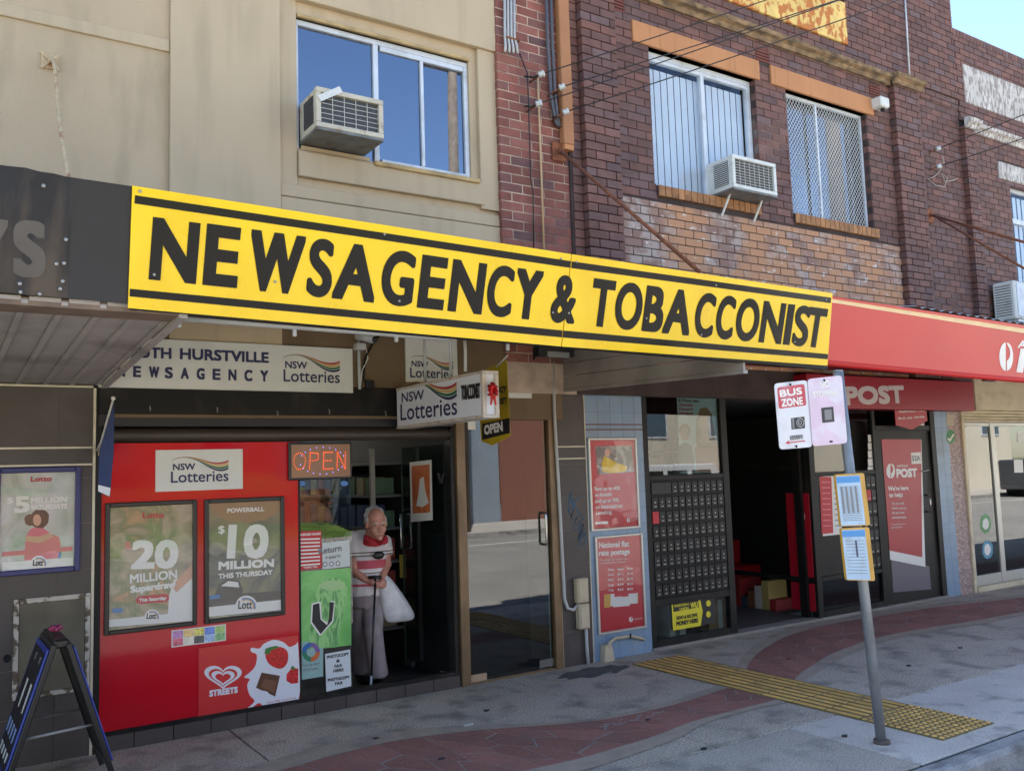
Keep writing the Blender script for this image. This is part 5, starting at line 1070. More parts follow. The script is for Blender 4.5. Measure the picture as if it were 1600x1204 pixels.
N_ = seg((.75, .28), (.76, .72), 8)+seg((.76, .72), (.88, .28), 9)+seg((.88, .28), (.89, .72), 8)
led(O_+P_+E_+N_, m_ledo, 'orange_dots'); led([(.52+.36*math.cos(R(a)), .5+.36*math.sin(R(a))) for a in list(range(20, 165, 17))+list(range(195, 345, 17))], m_ledb, 'blue_dots')
# stickers and notices on the sidelight glass
GP = PY(.026)
def sheetpx(name, label, pxs, m, cat='sticker', off=.003): o = plate(name, pxs, GP, m, None, off, .002); tag(o, label, cat); return o
hs = sheetpx('hours_sign', 'red and white business hours card on the shop glass', [(465.5, 830), (502, 828.5), (503, 887), (466, 891)], m_pred, 'sign')
for k in range(8): plate('row', [(468, 841+k*5.8), (500, 840+k*5.6), (500, 842.4+k*5.6), (468, 843.4+k*5.8)], GP, m_pwhite, hs, .0045, .0004)
text('lettering', 'BUSINESS HOURS', (468, 837), (501, 835), GP, m_pwhite, hs, cap=3.6, bold=.0008, off=.0045); text('lettering', 'THANK YOU', (474, 888), (496, 886), GP, m_pwhite, hs, cap=3, bold=.0006, off=.0045)
re_ = sheetpx('recycling_poster', 'pale grey return and earn sticker on the shop glass', [(503.5, 848), (546, 843), (547, 884), (504, 889)], mat('pale_grey_sticker', (196, 202, 200), .5))
text('lettering', 'Return', (498, 866), (534, 860), GP, m_greyt, re_, cap=10, bold=.002, off=.0045); text('lettering', '+earn', (508, 874), (532, 870), GP, m_greyt, re_, cap=6, bold=.001, off=.0045)
for k in range(3): plate('icon', ell(508+10*k, 881-k*.6, 3.6, 4), GP, m_greyt, re_, .0045, .0004); plate('icon', ell(508+10*k, 881-k*.6, 2, 2.4), GP, m_pwhite, re_, .005, .0003)
for sx_ in (471, 538): o = sheetpx('round_sticker', '%s blue oval sticker under the lit open sign' % ('left' if sx_ < 500 else 'right'), ell(sx_, 755, 6, 4), m_pblue); o['group'] = 'oval stickers under the open sign'
gp = sheetpx('drink_poster', 'green energy drink poster with a black V on the shop glass', [(467.5, 893), (548, 886.5), (549, 1008), (468, 1016)], photo('green_poster', [(86, 160, 78), (110, 184, 96), (130, 196, 112), (94, 170, 84)], 2.0), 'poster')
plate('can', [(480, 1014), (492, 930), (498, 912), (510, 904), (526, 902), (538, 908), (543, 918), (528, 1008)], GP, photo('can_print', [(112, 178, 96), (150, 204, 128), (70, 140, 76), (166, 210, 146)], 6, sc3=(3, 1, 1)), gp, .004, .0005)
plate('lid', ell(520, 914, 20, 8), GP, mat('can_lid', (160, 196, 136), .4), gp, .0048, .0004)
plate('v_mark', [(487, 942), (501, 939), (503, 966), (511, 972), (517, 964), (517, 938), (523, 939), (521, 970), (500, 993), (485, 972)], GP, m_pwhite, gp, .0050, .0004)
plate('v_mark', [(489, 944), (499, 941.5), (501, 967), (511, 976), (514, 966), (515, 940), (522, 940.5), (519, 969), (501, 990), (487.5, 971)], GP, m_btxt, gp, .0056, .0004)
op = sheetpx('travel_card_sticker', 'pale teal sticker with rainbow ring logo low on the glass', [(467.5, 1003), (505, 998), (505, 1056), (467.5, 1062)], mat('pale_teal_sticker', (142, 176, 172), .5), off=.0038)
for k, c in enumerate(((196, 100, 50), (40, 120, 90), (50, 100, 170), (120, 90, 150))): plate('ring', [(486+14*q*math.cos(R(a)), 1018+15*q*math.sin(R(a))) for q, rng in ((1, range(90*k, 90*k+91, 15)), (.5, range(90*k+90, 90*k-1, -15))) for a in rng], GP, mat('ring_%d' % k, c, .5), op, .005, .0004)
text('lettering', 'Top up your', (472, 1041), (500, 1037), GP, m_greyt, op, cap=4, bold=.0006, off=.005); text('lettering', 'card here', (473, 1048), (497, 1045), GP, m_greyt, op, cap=4, bold=.0006, off=.005)
pc = sheetpx('photocopy_sign', 'white photocopy notice in a dark holder behind the glass', [(508, 1021), (547, 1014), (549, 1071), (510, 1080)], mat('notice_white', (208, 214, 216), .5), 'sign', .006)
plate('holder', [(505.5, 1013), (548, 1007), (550.5, 1073), (509, 1084)], GP, m_kframe, pc, .0042, .001)
for k, (s, w_) in enumerate((('PHOTOCOPY', 17), ('&', 3), ('FAX', 6), ('HERE', 8), ('PHOTOCOPY', 17), ('FAX', 6))):
    yy = (1026, 1034, 1042, 1049, 1062, 1069)[k]; cx = 528+k*.3; text('lettering', s, (cx-w_, yy+w_*.16), (cx+w_, yy-w_*.16), GP, m_btxt, pc, cap=5, bold=.0012, off=.0075)

# doorway: open glass leaf folded inwards, steel handle
XH = XO-.02; dr = thing('glass_door', 'frameless glass shop door swung inwards with steel handle', 'door', V((XH, .45, .04)))
box('leaf', m_sglass, XH-.012, XH, .07, .86, .06, zH-.03, dr)
hz0, hz1 = PX(630, 855, XH).z, PX(630, 802, XH).z
tube('handle', m_steel, [V((XH-.012, .80, hz0)), V((XH-.06, .80, hz0)), V((XH-.06, .80, hz1)), V((XH-.012, .80, hz1))], .011, dr); tube('handle', m_steel, [V((XH, .80, hz0)), V((XH+.05, .80, hz0)), V((XH+.05, .80, hz1)), V((XH, .80, hz1))], .011, dr)
box('patch_fitting', m_steel, XH-.02, XH+.008, .70, .86, .05, .11, dr, .003); box('patch_fitting', m_steel, XH-.02, XH+.008, .07, .2, .05, .11, dr, .003); box('edge_strip', mat('glass_edge', (120, 150, 140), .2), XH-.011, XH-.001, .861, .865, .06, zH-.03, dr)
DP = Pl((XH-.012, 0, 0), (-1, 0, 0))
p_ = plate('door_poster', [(640, 722), (674, 718), (676, 812), (642, 815)], DP, m_pwhite, None, .002, .001); tag(p_, 'orange poster in a white sleeve on the open glass door', 'poster')
plate('print', [(643, 728), (671, 725), (672, 800), (645, 802)], DP, photo('orange_poster', [(186, 84, 50), (214, 120, 70), (168, 66, 44)], 4), p_, .0026, .0005); plate('figure', [(650, 790), (654, 770), (656, 748), (662, 744), (664, 765), (670, 785), (660, 792)], DP, m_pwhite, p_, .0032, .0004)
v_ = plate('v_sticker', [(683, 739), (687, 739), (689, 750), (692, 739), (694.5, 739), (691, 755), (687, 755)], DP, m_btxt, None, .002, .001); tag(v_, 'small black V sticker on the open glass door', 'sticker')
y_ = plate('door_notice', [(624, 866), (634, 866), (635, 902), (625, 902)], PY(.95), mat('yellow_notice', (186, 166, 70), .5), None, .002, .002); tag(y_, 'narrow yellow notice inside the shop beside the door edge', 'notice')
# slat wall and shelves inside, ceiling lamps
sh_ = thing('display_shelves', 'dim grey display shelving along the inside wall of the newsagency', 'shelves', V((XD0-.2, 1.8, .04)))
m_shelf = mat('shelf_grey', (92, 98, 102), .6)
for k in range(6): box('shelf', m_shelf, XD0-.32, XD0-.03, 1.0, 3.6, .35+.3*k, .375+.3*k, sh_)
box('upright', mat('shelf_upright', (150, 152, 146), .5), XD0-.34, XD0-.30, .98, 1.02, .04, 2.0, sh_)
rn = random.Random(8)
for k in range(5):
    for j in range(12): box('packet', mat('packet_%d' % rn.randrange(5), [(140, 60, 50), (60, 80, 120), (150, 140, 110), (70, 100, 80), (110, 110, 112)][rn.randrange(5)], .6), XD0-.30, XD0-.08, 1.05+.2*j, 1.2+.2*j, .376+.3*k, .52+.3*k+rn.uniform(0, .08), sh_)
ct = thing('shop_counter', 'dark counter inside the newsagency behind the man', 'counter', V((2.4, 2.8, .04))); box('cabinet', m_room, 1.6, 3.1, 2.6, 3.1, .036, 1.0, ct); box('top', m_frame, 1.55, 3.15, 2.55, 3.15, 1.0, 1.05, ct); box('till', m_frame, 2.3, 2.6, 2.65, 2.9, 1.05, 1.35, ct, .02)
m_lamp = mat('lit_tube', (255, 250, 235), .5, emit=5.0)
for k, (a, b) in enumerate(((3.0, 2.6), (3.0, 3.9))):
    l_ = thing('ceiling_lamp', ('lit ceiling tube lamp near the front of the newsagency', 'lit ceiling tube lamp at the back of the newsagency')[k], 'lamp', V((a, b, 2.36))); box('tube', m_lamp, a-.5, a+.5, b-.03, b+.03, 2.37, 2.40, l_); box('fitting', m_pwhite, a-.55, a+.55, b-.06, b+.06, 2.401, 2.419, l_)

# ------------------------------------------------------------------ bronze framed second door
d2 = thing('glass_door', 'closed glass door in a bronze frame mirroring the street', 'door', V(((XD0+XD1)/2, .05, 0)))
zD = P(800, 628, 0).z
box('jamb', m_brown, XD0-.012, XD0+.07, -.03, .06, 0, P(725, 655, 0).z, d2, .003); box('jamb', m_brown, XD1-.10, XD1-.02, -.02, .06, 0, zD+.06, d2, .003); box('header', m_brown, XD0+.0705, XD1-.1005, -.02, .06, zD, zD+.06, d2, .003)
box('leaf', m_dglass, XD0+.075, XD1-.104, .018, .028, .02, zD-.006, d2); box('leaf_edge', mat('glass_edge', (120, 150, 140), .2), XD1-.135, XD1-.1335, .0165, .0295, .02, zD-.006, d2)
hz0, hz1 = P(853, 852, -.03).z, P(853, 799, -.03).z; hx = P(853, 825, -.03).x
tube('handle', m_steel, [V((hx, .016, hz0+.01)), V((hx, -.03, hz0+.01)), V((hx, -.035, hz0+.03)), V((hx, -.035, hz1-.03)), V((hx, -.03, hz1-.01)), V((hx, .016, hz1-.01))], .011, d2, 10)
box('patch_fitting', m_steel, XD1-.26, XD1-.106, .012, .034, .03, .1, d2, .003); box('threshold_block', mat('pale_wood', (176, 148, 118), .7), XD0+.075, XD0+.24, .0, .03, .005, .075, d2, .003); box('threshold', m_brown, XD0+.071, XD1-.101, -.005, .06, .0, .018, d2)
o = rectplate('door_sticker', 731, 655, 743, 671, .018, m_pwhite, None, .003, .001); tag(o, 'small white sticker at the top corner of the bronze framed door', 'sticker')
# ------------------------------------------------------------------ dark tiled pier with conduit, boxes and graffiti
XQ0, XQ1 = XD1-.018, P(915.5, 720, 0).x; zq = P(890, 611, 0).z
tp_ = thing('tiled_pier', 'narrow dark tiled pier with blue graffiti between glass door and blue tiles', 'pier', V(((XQ0+XQ1)/2, .1, 0)))
box('core', m_tjoint, XQ0, XQ1, .015, .5, 0, 2.5, tp_); zz1, zz2 = P(893, 697.5, 0).z, P(893, 716, 0).z
tiles(tp_, XQ0+.008, XQ1-.008, 0, zz2-.006, -.004, .5, .3, m_tile, m_tjoint); tiles(tp_, XQ0+.008, XQ1-.008, zz2+.006, zz1-.006, -.004, .5, .3, m_tile, m_tjoint, zref=zz2); tiles(tp_, XQ0+.008, XQ1-.008, zz1+.006, zq, -.004, .5, .45, m_tile, m_tjoint, zref=zz1)
for z in (zz1, zz2, zq+.006): box('trim', m_ctrim, XQ0, XQ1, -.008, .01, z-.006, z+.006, tp_)
for x in (XQ0-.002, XQ1-.007): box('trim', m_ctrim, x, x+.009, -.0085, .01, .0, zq, tp_)
gf = thing('graffiti', 'blue spray graffiti tag on the dark tiled pier', 'graffiti', P(903, 850, -.006)); m_spray = mat('blue_spray', (62, 118, 158), .6); TPp = PY(-.0045)
for st_ in ([(893, 768), (888, 792), (893, 808), (897, 790), (889, 778)], [(888, 800), (900, 782), (906, 775)], [(892, 812), (902, 806), (895, 824), (908, 812), (904, 838)], [(897, 828), (912, 818), (903, 845), (914, 826)], [(904, 850), (914, 832), (917, 842), (910, 852)], [(890, 772), (904, 800), (913, 812)]):
    tube('stroke', m_spray, [TPp.pt(x, y, .0015) for x, y in st_], .004, gf, 5)
cn = thing('conduit', 'grey downpipe conduit and two cream service boxes on the dark pier', 'conduit', P(885, 1040, -.03))
tube('pipe', m_pipe, [P(864, 566, -.035), P(866, 645, -.035), P(875, 800, -.035), P(882, 935, -.035), P(887, 950, -.035), P(896, 952, -.035), P(904, 943, -.035)], .016, cn, 10); tube('pipe', m_pipe, [P(915.5, 980, -.03), P(917, 1010, -.03), P(919.5, 1042, -.03)], .015, cn)
m_sbox = mat('cream_service_box', (190, 176, 150), .6, var=.06, vs=8)
for (a, b, c, d) in ((902, 904, 921, 940), (905, 944, 923, 981)): X0, X1, Z0, Z1 = rc(a, b, c, d, -.07); box('service_box', m_sbox, X0, X1, -.07, -.006, Z0, Z1, cn, .008); box('lid', m_sbox, X0+.012, X1-.012, -.078, -.0702, Z0+.015, Z1-.015, cn, .004)

# ------------------------------------------------------------------ pale blue tiled pier with two framed posters
XU0, XU1 = XQ1+.003, P(1009, 800, 0).x
bp_ = thing('tiled_pier', 'pale blue tiled pier carrying two red postal posters', 'pier', V(((XU0+XU1)/2, .1, 0)))
box('core', m_btj, XU0, XU1, .01, .5, 0, 2.6, bp_); tiles(bp_, XU0, XU1, 0, 2.6, -.006, .152, .152, m_btile, m_btj, .003)
for y in (663, 671): z = P(955, y, 0).z; box('maroon_line', mat('maroon_tile', (96, 44, 52), .4), XU0, XU1, -.0072, .0, z-.006, z+.006, bp_)
m_sframe = mat('silver_poster_frame', (188, 186, 180), .35, metal=.4); m_post = mat('postal_red_print', (186, 32, 46), .3, var=.05, vs=4)
def two(name, label, x0, y0, x1, y1): return framed(name, label, x0, y0, x1, y1, -.006, m_sframe, .022, m_post, 'poster')
t, pb, pl, _ = two('poster_frame', 'upper red postal poster with yellow vest picture in silver frame', 919, 684, 1001, 824)
plate('photo', [(930, 697), (987, 696), (991, 737), (934, 741)], pl, photo('photo_van', [(110, 110, 106), (170, 166, 158), (90, 92, 92), (200, 196, 186)], 5, seed=2), pb, .001, .0005); plate('vest', [(940, 725), (944, 712), (952, 716), (962, 722), (980, 728), (978, 736), (955, 739), (942, 737)], pl, mat('vest_yellow', (224, 190, 40), .5), pb, .0018, .0004); plate('face', ell(949, 707, 4.5, 6), pl, m_pskin, pb, .0024, .0004)
for k, s in enumerate(('Save up to 40%', 'on domestic', 'and up to 35%', 'on international', 'sending')): w_ = (40, 27, 37, 42, 25)[k]; text('lettering', s, (929+k*.5, 766+k*9.6), (929+k*.5+w_, 765+k*9.2), pl, m_wtxt, pb, cap=6, bold=.001, off=.002)
emblem(pb, pl, 982, 812, 2.5, 3.5, m_wtxt, m_post, .002); text('lettering', 'Australia Post', (986, 813), (998, 812), pl, m_wtxt, pb, cap=2.4, off=.002); plate('footer_tag', [(930, 815), (950, 814), (950, 818), (930, 819)], pl, m_wtxt, pb, .002, .0004)
t, pb, pl, _ = two('poster_frame', 'lower red national flat rate postage poster in silver frame', 930, 838, 1011, 980)
text('lettering', 'National flat', (936, 856), (983, 853), pl, m_wtxt, pb, cap=9, bold=.0018, off=.002); text('lettering', 'rate postage', (936, 868), (984, 865), pl, m_wtxt, pb, cap=9, bold=.0018, off=.002); text('lettering', 'Flat postage rates based on size', (937, 876), (980, 873.5), pl, m_wtxt, pb, cap=2.8, off=.002); text('lettering', 'up to 5kg anywhere in Australia', (937, 880.5), (978, 878), pl, m_wtxt, pb, cap=2.8, off=.002)
for i in range(5):
    for j in range(3): text('lettering', ('Size', 'Satchel', 'Express')[j] if i == 0 else (('Small', '$11', '$15'), ('Medium', '$15', '$19'), ('Large', '$19', '$24'), ('X Large', '$23', '$29'))[i-1][j], (950+j*15, 891+i*8-j*.8), (959+j*15, 890.5+i*8-j*.8), pl, m_wtxt, pb, cap=3.2, bold=.0006, off=.002)
m_pack = mat('parcel_white', (216, 214, 208), .5)
for (a, b, c, d, mm) in ((944, 928, 954, 949, m_pgold), (946, 928, 960, 947, m_pack), (958, 932, 972, 948, m_pack), (970, 932, 984, 947, m_pack), (982, 927, 996, 943, m_pack), (994, 926, 997, 942, m_pgold)): plate('parcel', [(a, b), (c, b-1), (c, d-1), (a, d)], pl, mm, pb, .001+.0004*random.random(), .0004)
emblem(pb, pl, 986, 967, 2.8, 4, m_wtxt, m_post, .002); text('lettering', 'Australia Post', (990, 968), (1004, 966), pl, m_wtxt, pb, cap=2.6, off=.002)
rl = thing('wall_rail', 'bent cream pipe on a small block at the foot of the blue pier', 'pipe', P(950, 1035, -.05))
X0, X1, Z0, Z1 = rc(942, 1008, 958, 1034, -.06); MB().prism([V((X0, -.08, 0)), V((X1+.01, -.08, 0)), V((X1-.02, -.08, Z1)), V((X0+.015, -.08, Z1))], (0, .075, 0)).build('block', m_sbox, rl, .006)
tube('pipe', m_sbox, [P(951, 1012, -.07), P(953, 1003, -.07), P(962, 996, -.07), P(985, 993, -.05), P(1000, 996, -.04), P(1007, 999, -.02)], .014, rl, 10); tube('clamp', m_black, [P(985, 989, -.07), P(985.5, 996, -.07)], .008, rl)
# ------------------------------------------------------------------ post office front
YO = 0.0
XA = P(1000, 700, 0).x-.0; XPb = P(1009, 800, 0).x+.004
po = thing('shopfront', 'post office shopfront in black frames with private box panel and open entrance', 'shopfront', V((8.5, 0, 0)))
XB_ = P(1143, 800, 0).x; XC_ = P(1270, 800, 0).x; XD_ = P(1377, 800, 0).x; XE_ = P(1470, 800, 0).x
zh = P(1080, 598, 0).z; zTop = zh
sillz = .03
zg1 = P(1070, 741, 0).z; zg2 = P(1085, 924, 0).z
box('sill', mat('post_sill', (140, 132, 122), .8, var=.15, vs=5), XPb, XE_+.02, -.02, .15, 0, sillz, po, .004)
def fr(a, b, c, d, y0=-.0, y1=.08): return box('frame', m_frame, a, b, y0, y1, c, d, po, .004)
fr(XPb, XPb+.07, sillz, zh); fr(XB_-.09, XB_, sillz, zh); fr(XPb+.071, XB_-.091, zh-.04, zh); fr(XPb+.071, XB_-.091, zg1-.05, zg1); fr(XPb+.071, XB_-.091, zg2-.09, zg2-.02); fr(XPb+.071, XB_-.091, sillz, sillz+.06)
fr(XB_+.001, XC_-.001, zh-.03, zh+.04)
box('pane', m_sglass, XPb+.07, XB_-.09, .03, .036, zg1, zh-.04, po); box('pane', m_sglass, XPb+.07, XB_-.09, .03, .036, sillz+.06, zg2-.09, po)
# private boxes
m_pob = mat('private_box_door', (34, 34, 36), .4, spec=.25, var=.12, vs=6, rand=.2); m_pol = mat('box_number_plate', (150, 148, 140), .6); m_pobk = mat('private_box_frame', (18, 18, 19), .5, spec=.2)
pbx = box('private_boxes', m_pobk, XPb+.072, XB_-.092, .01, .08, zg2-.019, zg1-.051, po)
ncol, nrow = 11, 8; w_ = (XB_-.1-XPb-.08)/ncol; h_ = (zg1-.055-(zg2-.015))/nrow; bm_ = None; lm_ = None
for r_ in range(nrow):
    for c_ in range(ncol):
        x = XPb+.076+c_*w_; z = zg2-.015+r_*h_
        if r_ == nrow-1 and c_ < 3:
            if c_ == 0: box('box_door', m_pob, x+.006, x+3*w_-.006, -.004, .0095, z+.01, z+h_-.012, pbx, .003)
            continue
        red = (c_ == 0 and r_ == nrow-3)
        if red: q = box('box_door', m_pred, x+.004, x+w_-.004, -.006, .0095, z+.01, z+h_-.012, pbx, .003); continue
        if bm_ is None: o = box('box_door', m_pob, x+.006, x+w_-.006, -.002, .0095, z+.012, z+h_-.016, pbx, .003); bm_ = o.data; off_ = WORG[o]-V((x, 0, z))
        else: o = link('box_door', bm_, pbx, V((x, 0, z))+off_+V((0, random.uniform(-.001, .001), 0)))
        if lm_ is None: q = box('number_plate', m_pol, x+w_*.32, x+w_*.68, -.0055, -.0035, z+h_*.22, z+h_*.30, pbx); lm_ = q.data; offl = WORG[q]-V((x, 0, z))
        else: q = link('number_plate', lm_, pbx, V((x, 0, z))+offl)
        box('keyhole', m_screw, x+w_*.42, x+w_*.58, -.0055, -.0035, z+h_*.5, z+h_*.58, pbx)
# poster in the top window
pq_ = rectplate('window_poster', 1057, 608, 1126, 737, .06, photo('poster_sky', [(180, 206, 222), (204, 220, 230), (222, 230, 232)], 1.5), None, .018, .003); tag(pq_, 'pale blue poster with two smiling people inside the post office window', 'poster'); WPp = PY(.042)
plate('coat', [(1088, 737), (1086, 700), (1096, 682), (1110, 682), (1122, 694), (1126, 737)], WPp, mat('coral_top', (196, 132, 110), .5), pq_, .001, .0005); plate('hair', [(1088, 692), (1088, 655), (1094, 638), (1104, 636), (1112, 646), (1118, 690), (1108, 700), (1094, 700)], WPp, mat('blonde_hair', (150, 112, 78), .5), pq_, .0018, .0004); plate('face', ell(1100, 662, 8, 13), WPp, m_pskin, pq_, .0026, .0004); plate('neck', [(1095, 672), (1105, 672), (1108, 690), (1094, 690)], WPp, m_pskin, pq_, .0023, .0003)
plate('hair', ell(1070, 672, 9, 11), WPp, mat('blonde_hair', (150, 112, 78), .5), pq_, .0018, .0004); plate('face', ell(1070, 678, 7, 10), WPp, m_pskin, pq_, .0026, .0004); plate('coat', [(1058, 737), (1060, 696), (1070, 690), (1082, 697), (1086, 737)], WPp, m_greyt, pq_, .0014, .0004)
text('lettering', "We'll make sure your", (1060, 620), (1102, 622), WPp, m_btxt, pq_, cap=4.5, bold=.0012, off=.002); text('lettering', 'ID Photos meet', (1060, 627), (1092, 628.5), WPp, m_btxt, pq_, cap=4.5, bold=.0012, off=.002)
for k, s in enumerate(('Australian', 'Passport', 'Standards')): text('lettering', s, (1061, 634+k*6.5), (1083, 635+k*6.5), WPp, m_pred, pq_, cap=4.5, bold=.001, off=.002)
# money transfer sign and parcels in the low window
wu = plate('window_sign', [(1049, 937.5), (1093, 931.5), (1098, 954), (1095, 977), (1052, 984.5)], PY(.028), mat('acid_yellow', (222, 206, 40), .5), None, .003, .003); tag(wu, 'yellow and black money transfer sign in the low post office window', 'sign'); WU = PY(.025)
plate('black_half', [(1093.5, 931.5), (1117, 929), (1118, 972), (1095.5, 977), (1098.5, 954)], WU, m_btxt, wu, .0005, .002); plate('black_bar', [(1051.5, 943.5), (1091, 937.5), (1092, 948), (1052.5, 955.5)], WU, m_btxt, wu, .002, .0005)
text('lettering', 'WESTERN', (1053, 948.5), (1076, 945), WU, MATS['acid_yellow'], wu, cap=4, bold=.001, off=.003); text('lettering', 'UNION', (1062, 953.3), (1076, 951), WU, MATS['acid_yellow'], wu, cap=4, bold=.001, off=.003); text('lettering', 'WU', (1079, 950), (1090.5, 948), WU, MATS['acid_yellow'], wu, cap=9, bold=.003, off=.003)
text('lettering', 'SEND & RECEIVE', (1057, 968), (1090, 962.5), WU, m_btxt, wu, cap=5.5, bold=.0015, off=.003); text('lettering', 'MONEY HERE', (1057, 977.5), (1091, 971.5), WU, m_btxt, wu, cap=7, bold=.0025, off=.003)
for k in range(2): plate('disc', ell(1107, 942+17*k, 3.6, 5), WU, MATS['acid_yellow'], wu, .003, .0004)
m_card = mat('cardboard', (176, 138, 96), .8, var=.1, vs=5)
for i, (a, b, c, d, mm, lab) in enumerate(((1036, 1062, 985, 940, m_pack, 'white parcel carton behind the money transfer sign'), (1098, 1135, 975, 935, m_card, 'brown cardboard carton in the low post office window'))):
    X0, X1 = P(a, 960, .2).x, P(b, 960, .2).x; Z1 = P((a+b)/2, d, .2).z; q = box('carton', mm, X0, X1, .12, .4, sillz+.03, Z1, None, .004); tag(q, lab, 'carton'); box('tape', m_pwhite if i else m_greyt, (X0+X1)/2-.03, (X0+X1)/2+.03, .118, .1195, sillz+.03, Z1, q)
# interior
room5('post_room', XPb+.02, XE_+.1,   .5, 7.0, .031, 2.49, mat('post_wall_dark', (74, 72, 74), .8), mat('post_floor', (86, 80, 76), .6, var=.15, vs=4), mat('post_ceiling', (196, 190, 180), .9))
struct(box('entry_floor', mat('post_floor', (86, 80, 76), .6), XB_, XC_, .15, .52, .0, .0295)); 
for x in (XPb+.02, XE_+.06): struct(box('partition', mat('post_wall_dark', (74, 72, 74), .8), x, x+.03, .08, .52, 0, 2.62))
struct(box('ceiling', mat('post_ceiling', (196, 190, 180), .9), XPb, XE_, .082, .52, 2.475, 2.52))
# black side frame and glazed return with red panel on the right of the entrance
fr(XC_, XC_+.09, sillz, zh, -.0, .09); 
rt = thing('glazed_return', 'dark glazed return inside the post office entrance with red logo panel', 'partition', V((XC_, .8, 0)))
box('post', m_frame, XC_-.06, XC_-.005, .1, .2, .03, 2.4, rt); box('post', m_frame, XC_-.04, XC_, 1.55, 1.62, .03, 2.4, rt); box('rail', m_frame, XC_-.035, XC_-.005, .201, 1.549, .42, .47, rt); box('rail', m_frame, XC_-.035, XC_-.005, .201, 1.549, 1.66, 1.7, rt)
RX = XC_-.02; RPl = Pl((RX, 0, 0), (-1, 0, 0)); ry0, ry1 = PX(1266, 812, RX).y, PX(1230, 812, RX).y
box('red_panel', m_redd, RX-.002, RX+.004, ry0, ry1, .471, 1.40, rt); box('red_panel', m_redd, RX-.002, RX+.004, ry0, ry1, .10, .40, rt)
emblem(rt, RPl, 1251, 808, 6.5, 13, m_wtxt, m_redd, .003)
rk = thing('gift_rack', 'dim low rack of goods inside the post office entrance', 'rack', V((8.0, 2.2, .03)))
for k in range(3): box('shelf', m_room, 7.6, 8.35, 1.9, 2.3, .1+.3*k, .13+.3*k, rk)
rn = random.Random(2)
for j in range(10): x = 7.62+.072*j; box('item', mat('goods_%d' % (j % 5), [(150, 40, 40), (170, 150, 90), (190, 186, 176), (120, 80, 50), (60, 70, 80)][j % 5], .6), x, x+.06, 1.93, 2.1, .131, .2+rn.uniform(0, .15), rk)
# parcels stacked along the glazed return
gd = [(120, 36, 38), (120, 106, 84), (140, 136, 128), (104, 76, 56), (76, 82, 90)]
for k in range(9):
    y0 = .62+.11*k; q = box('parcel_box', mat('goods_%d' % (k % 5), gd[k % 5], .6), XC_+.03, XC_+.36, y0, y0+.1, .032, .16+.07*((k*3) % 4), None, .003)
    tag(q, ('nearest', 'second', 'third', 'fourth', 'fifth', 'sixth', 'seventh', 'eighth', 'farthest')[k]+' parcel box in the row behind the glazed return', 'box', 'parcel boxes behind the glazed return')
# stocked wall bay deeper inside the post office
m_shelf2 = mat('post_shelf', (150, 146, 140), .6)
sb = thing('stock_shelves', 'dim stocked shelves on the back wall of the post office', 'shelves', V((8.4, 3.6, .03)))
for k in range(6): box('shelf', m_shelf2, 7.2, 10.6, 3.4, 3.75, .25+.34*k, .28+.34*k, sb)
for k in range(6):
    for j in range(16):
        x = 7.25+.21*j; box('item', mat('goods_%d' % ((j*3+k) % 5), (150, 40, 40), .6), x, x+rn.uniform(.1, .19), 3.45, 3.6, .281+.34*k, .36+.34*k+rn.uniform(0, .18), sb)
rs2 = thing('display_stand', 'low white and red display stand inside the post office entrance', 'stand', V((8.9, 1.6, .03)))
box('base', m_pwhite, 8.55, 9.2, 1.45, 1.9, .031, .12, rs2); box('bin', m_redd, 8.6, 9.15, 1.5, 1.85, .1205, .45, rs2, .01); box('header', m_pred, 8.62, 9.13, 1.83, 1.85, .451, .75, rs2)
# red header above the entrance, small fitting
hd = box('header_panel', m_redf, P(1040, 590, -.02).x, P(1440, 590, -.02).x, -.03, .06, P(1120, 594.5, -.02).z, 2.80, None); tag(hd, 'plain red header panel over the post office entrance', 'panel')
ft = P(1265, 574, -1.0); q = box('sensor', m_sbox, ft.x-.08, ft.x+.06, -1.03, -.97, ft.z-.02, ft.z+.02, None, .006); tag(q, 'small cream fitting under the post office awning', 'fitting')
# POST box sign
X0, X1, Z0, Z1 = P(1262, 620, -.25).x, P(1522, 620, -.25).x, P(1430, 640, -.25).z, P(1430, 592, -.25).z
ps = box('signboard', mat('deep_red_sign', (150, 20, 40), .35, var=.04, vs=2), X0, X1, -.25, -.035, Z0, Z1, None, .004); tag(ps, 'deep red box sign with grey POST letters under the awning', 'sign'); PSp = PY(-.25)
text('lettering', 'POST', (1322, 633), (1414, 629.5), PSp, mat('pale_grey_letters', (196, 186, 184), .5), ps, cap=29, bold=.015, off=.003); text('lettering', 'AUSTRALIA', (1268, 604), (1316, 604), PSp, MATS['pale_grey_letters'], ps, cap=6, bold=.003, off=.003)
# right-hand bay
fr(XC_+.091, XD_-.0, zh-.04, zh, 0, .08); zb1 = P(1325, 738, 0).z; zb2 = P(1340, 893, 0).z
fr(XC_+.091, XD_-.061, zb1-.03, zb1+.02); fr(XC_+.091, XD_-.061, zb2-.05, zb2); fr(XC_+.091, XD_-.061, sillz, sillz+.06); fr(XD_-.06, XD_, sillz, zh)
box('pane', m_sglass, XC_+.09, XD_-.06, .03, .036, zb1+.02, zh-.04, po); box('pane', m_sglass, XC_+.09, XD_-.06, .03, .036, sillz+.06, zb2-.05, po); box('panel', m_frame, XC_+.091, XD_-.061, .03, .05, zb2, zb1-.03, po)
pn = rectplate('notice_board', 1280, 743, 1316, 834, .03, m_pwhite, None, .004, .003); tag(pn, 'red and white postal notices beside the bus stop pole', 'notice'); NPp = PY(.026)
plate('red_half', [(1280.5, 744), (1299, 745), (1302, 832), (1284, 834)], NPp, m_pred, pn, .001, .0005)
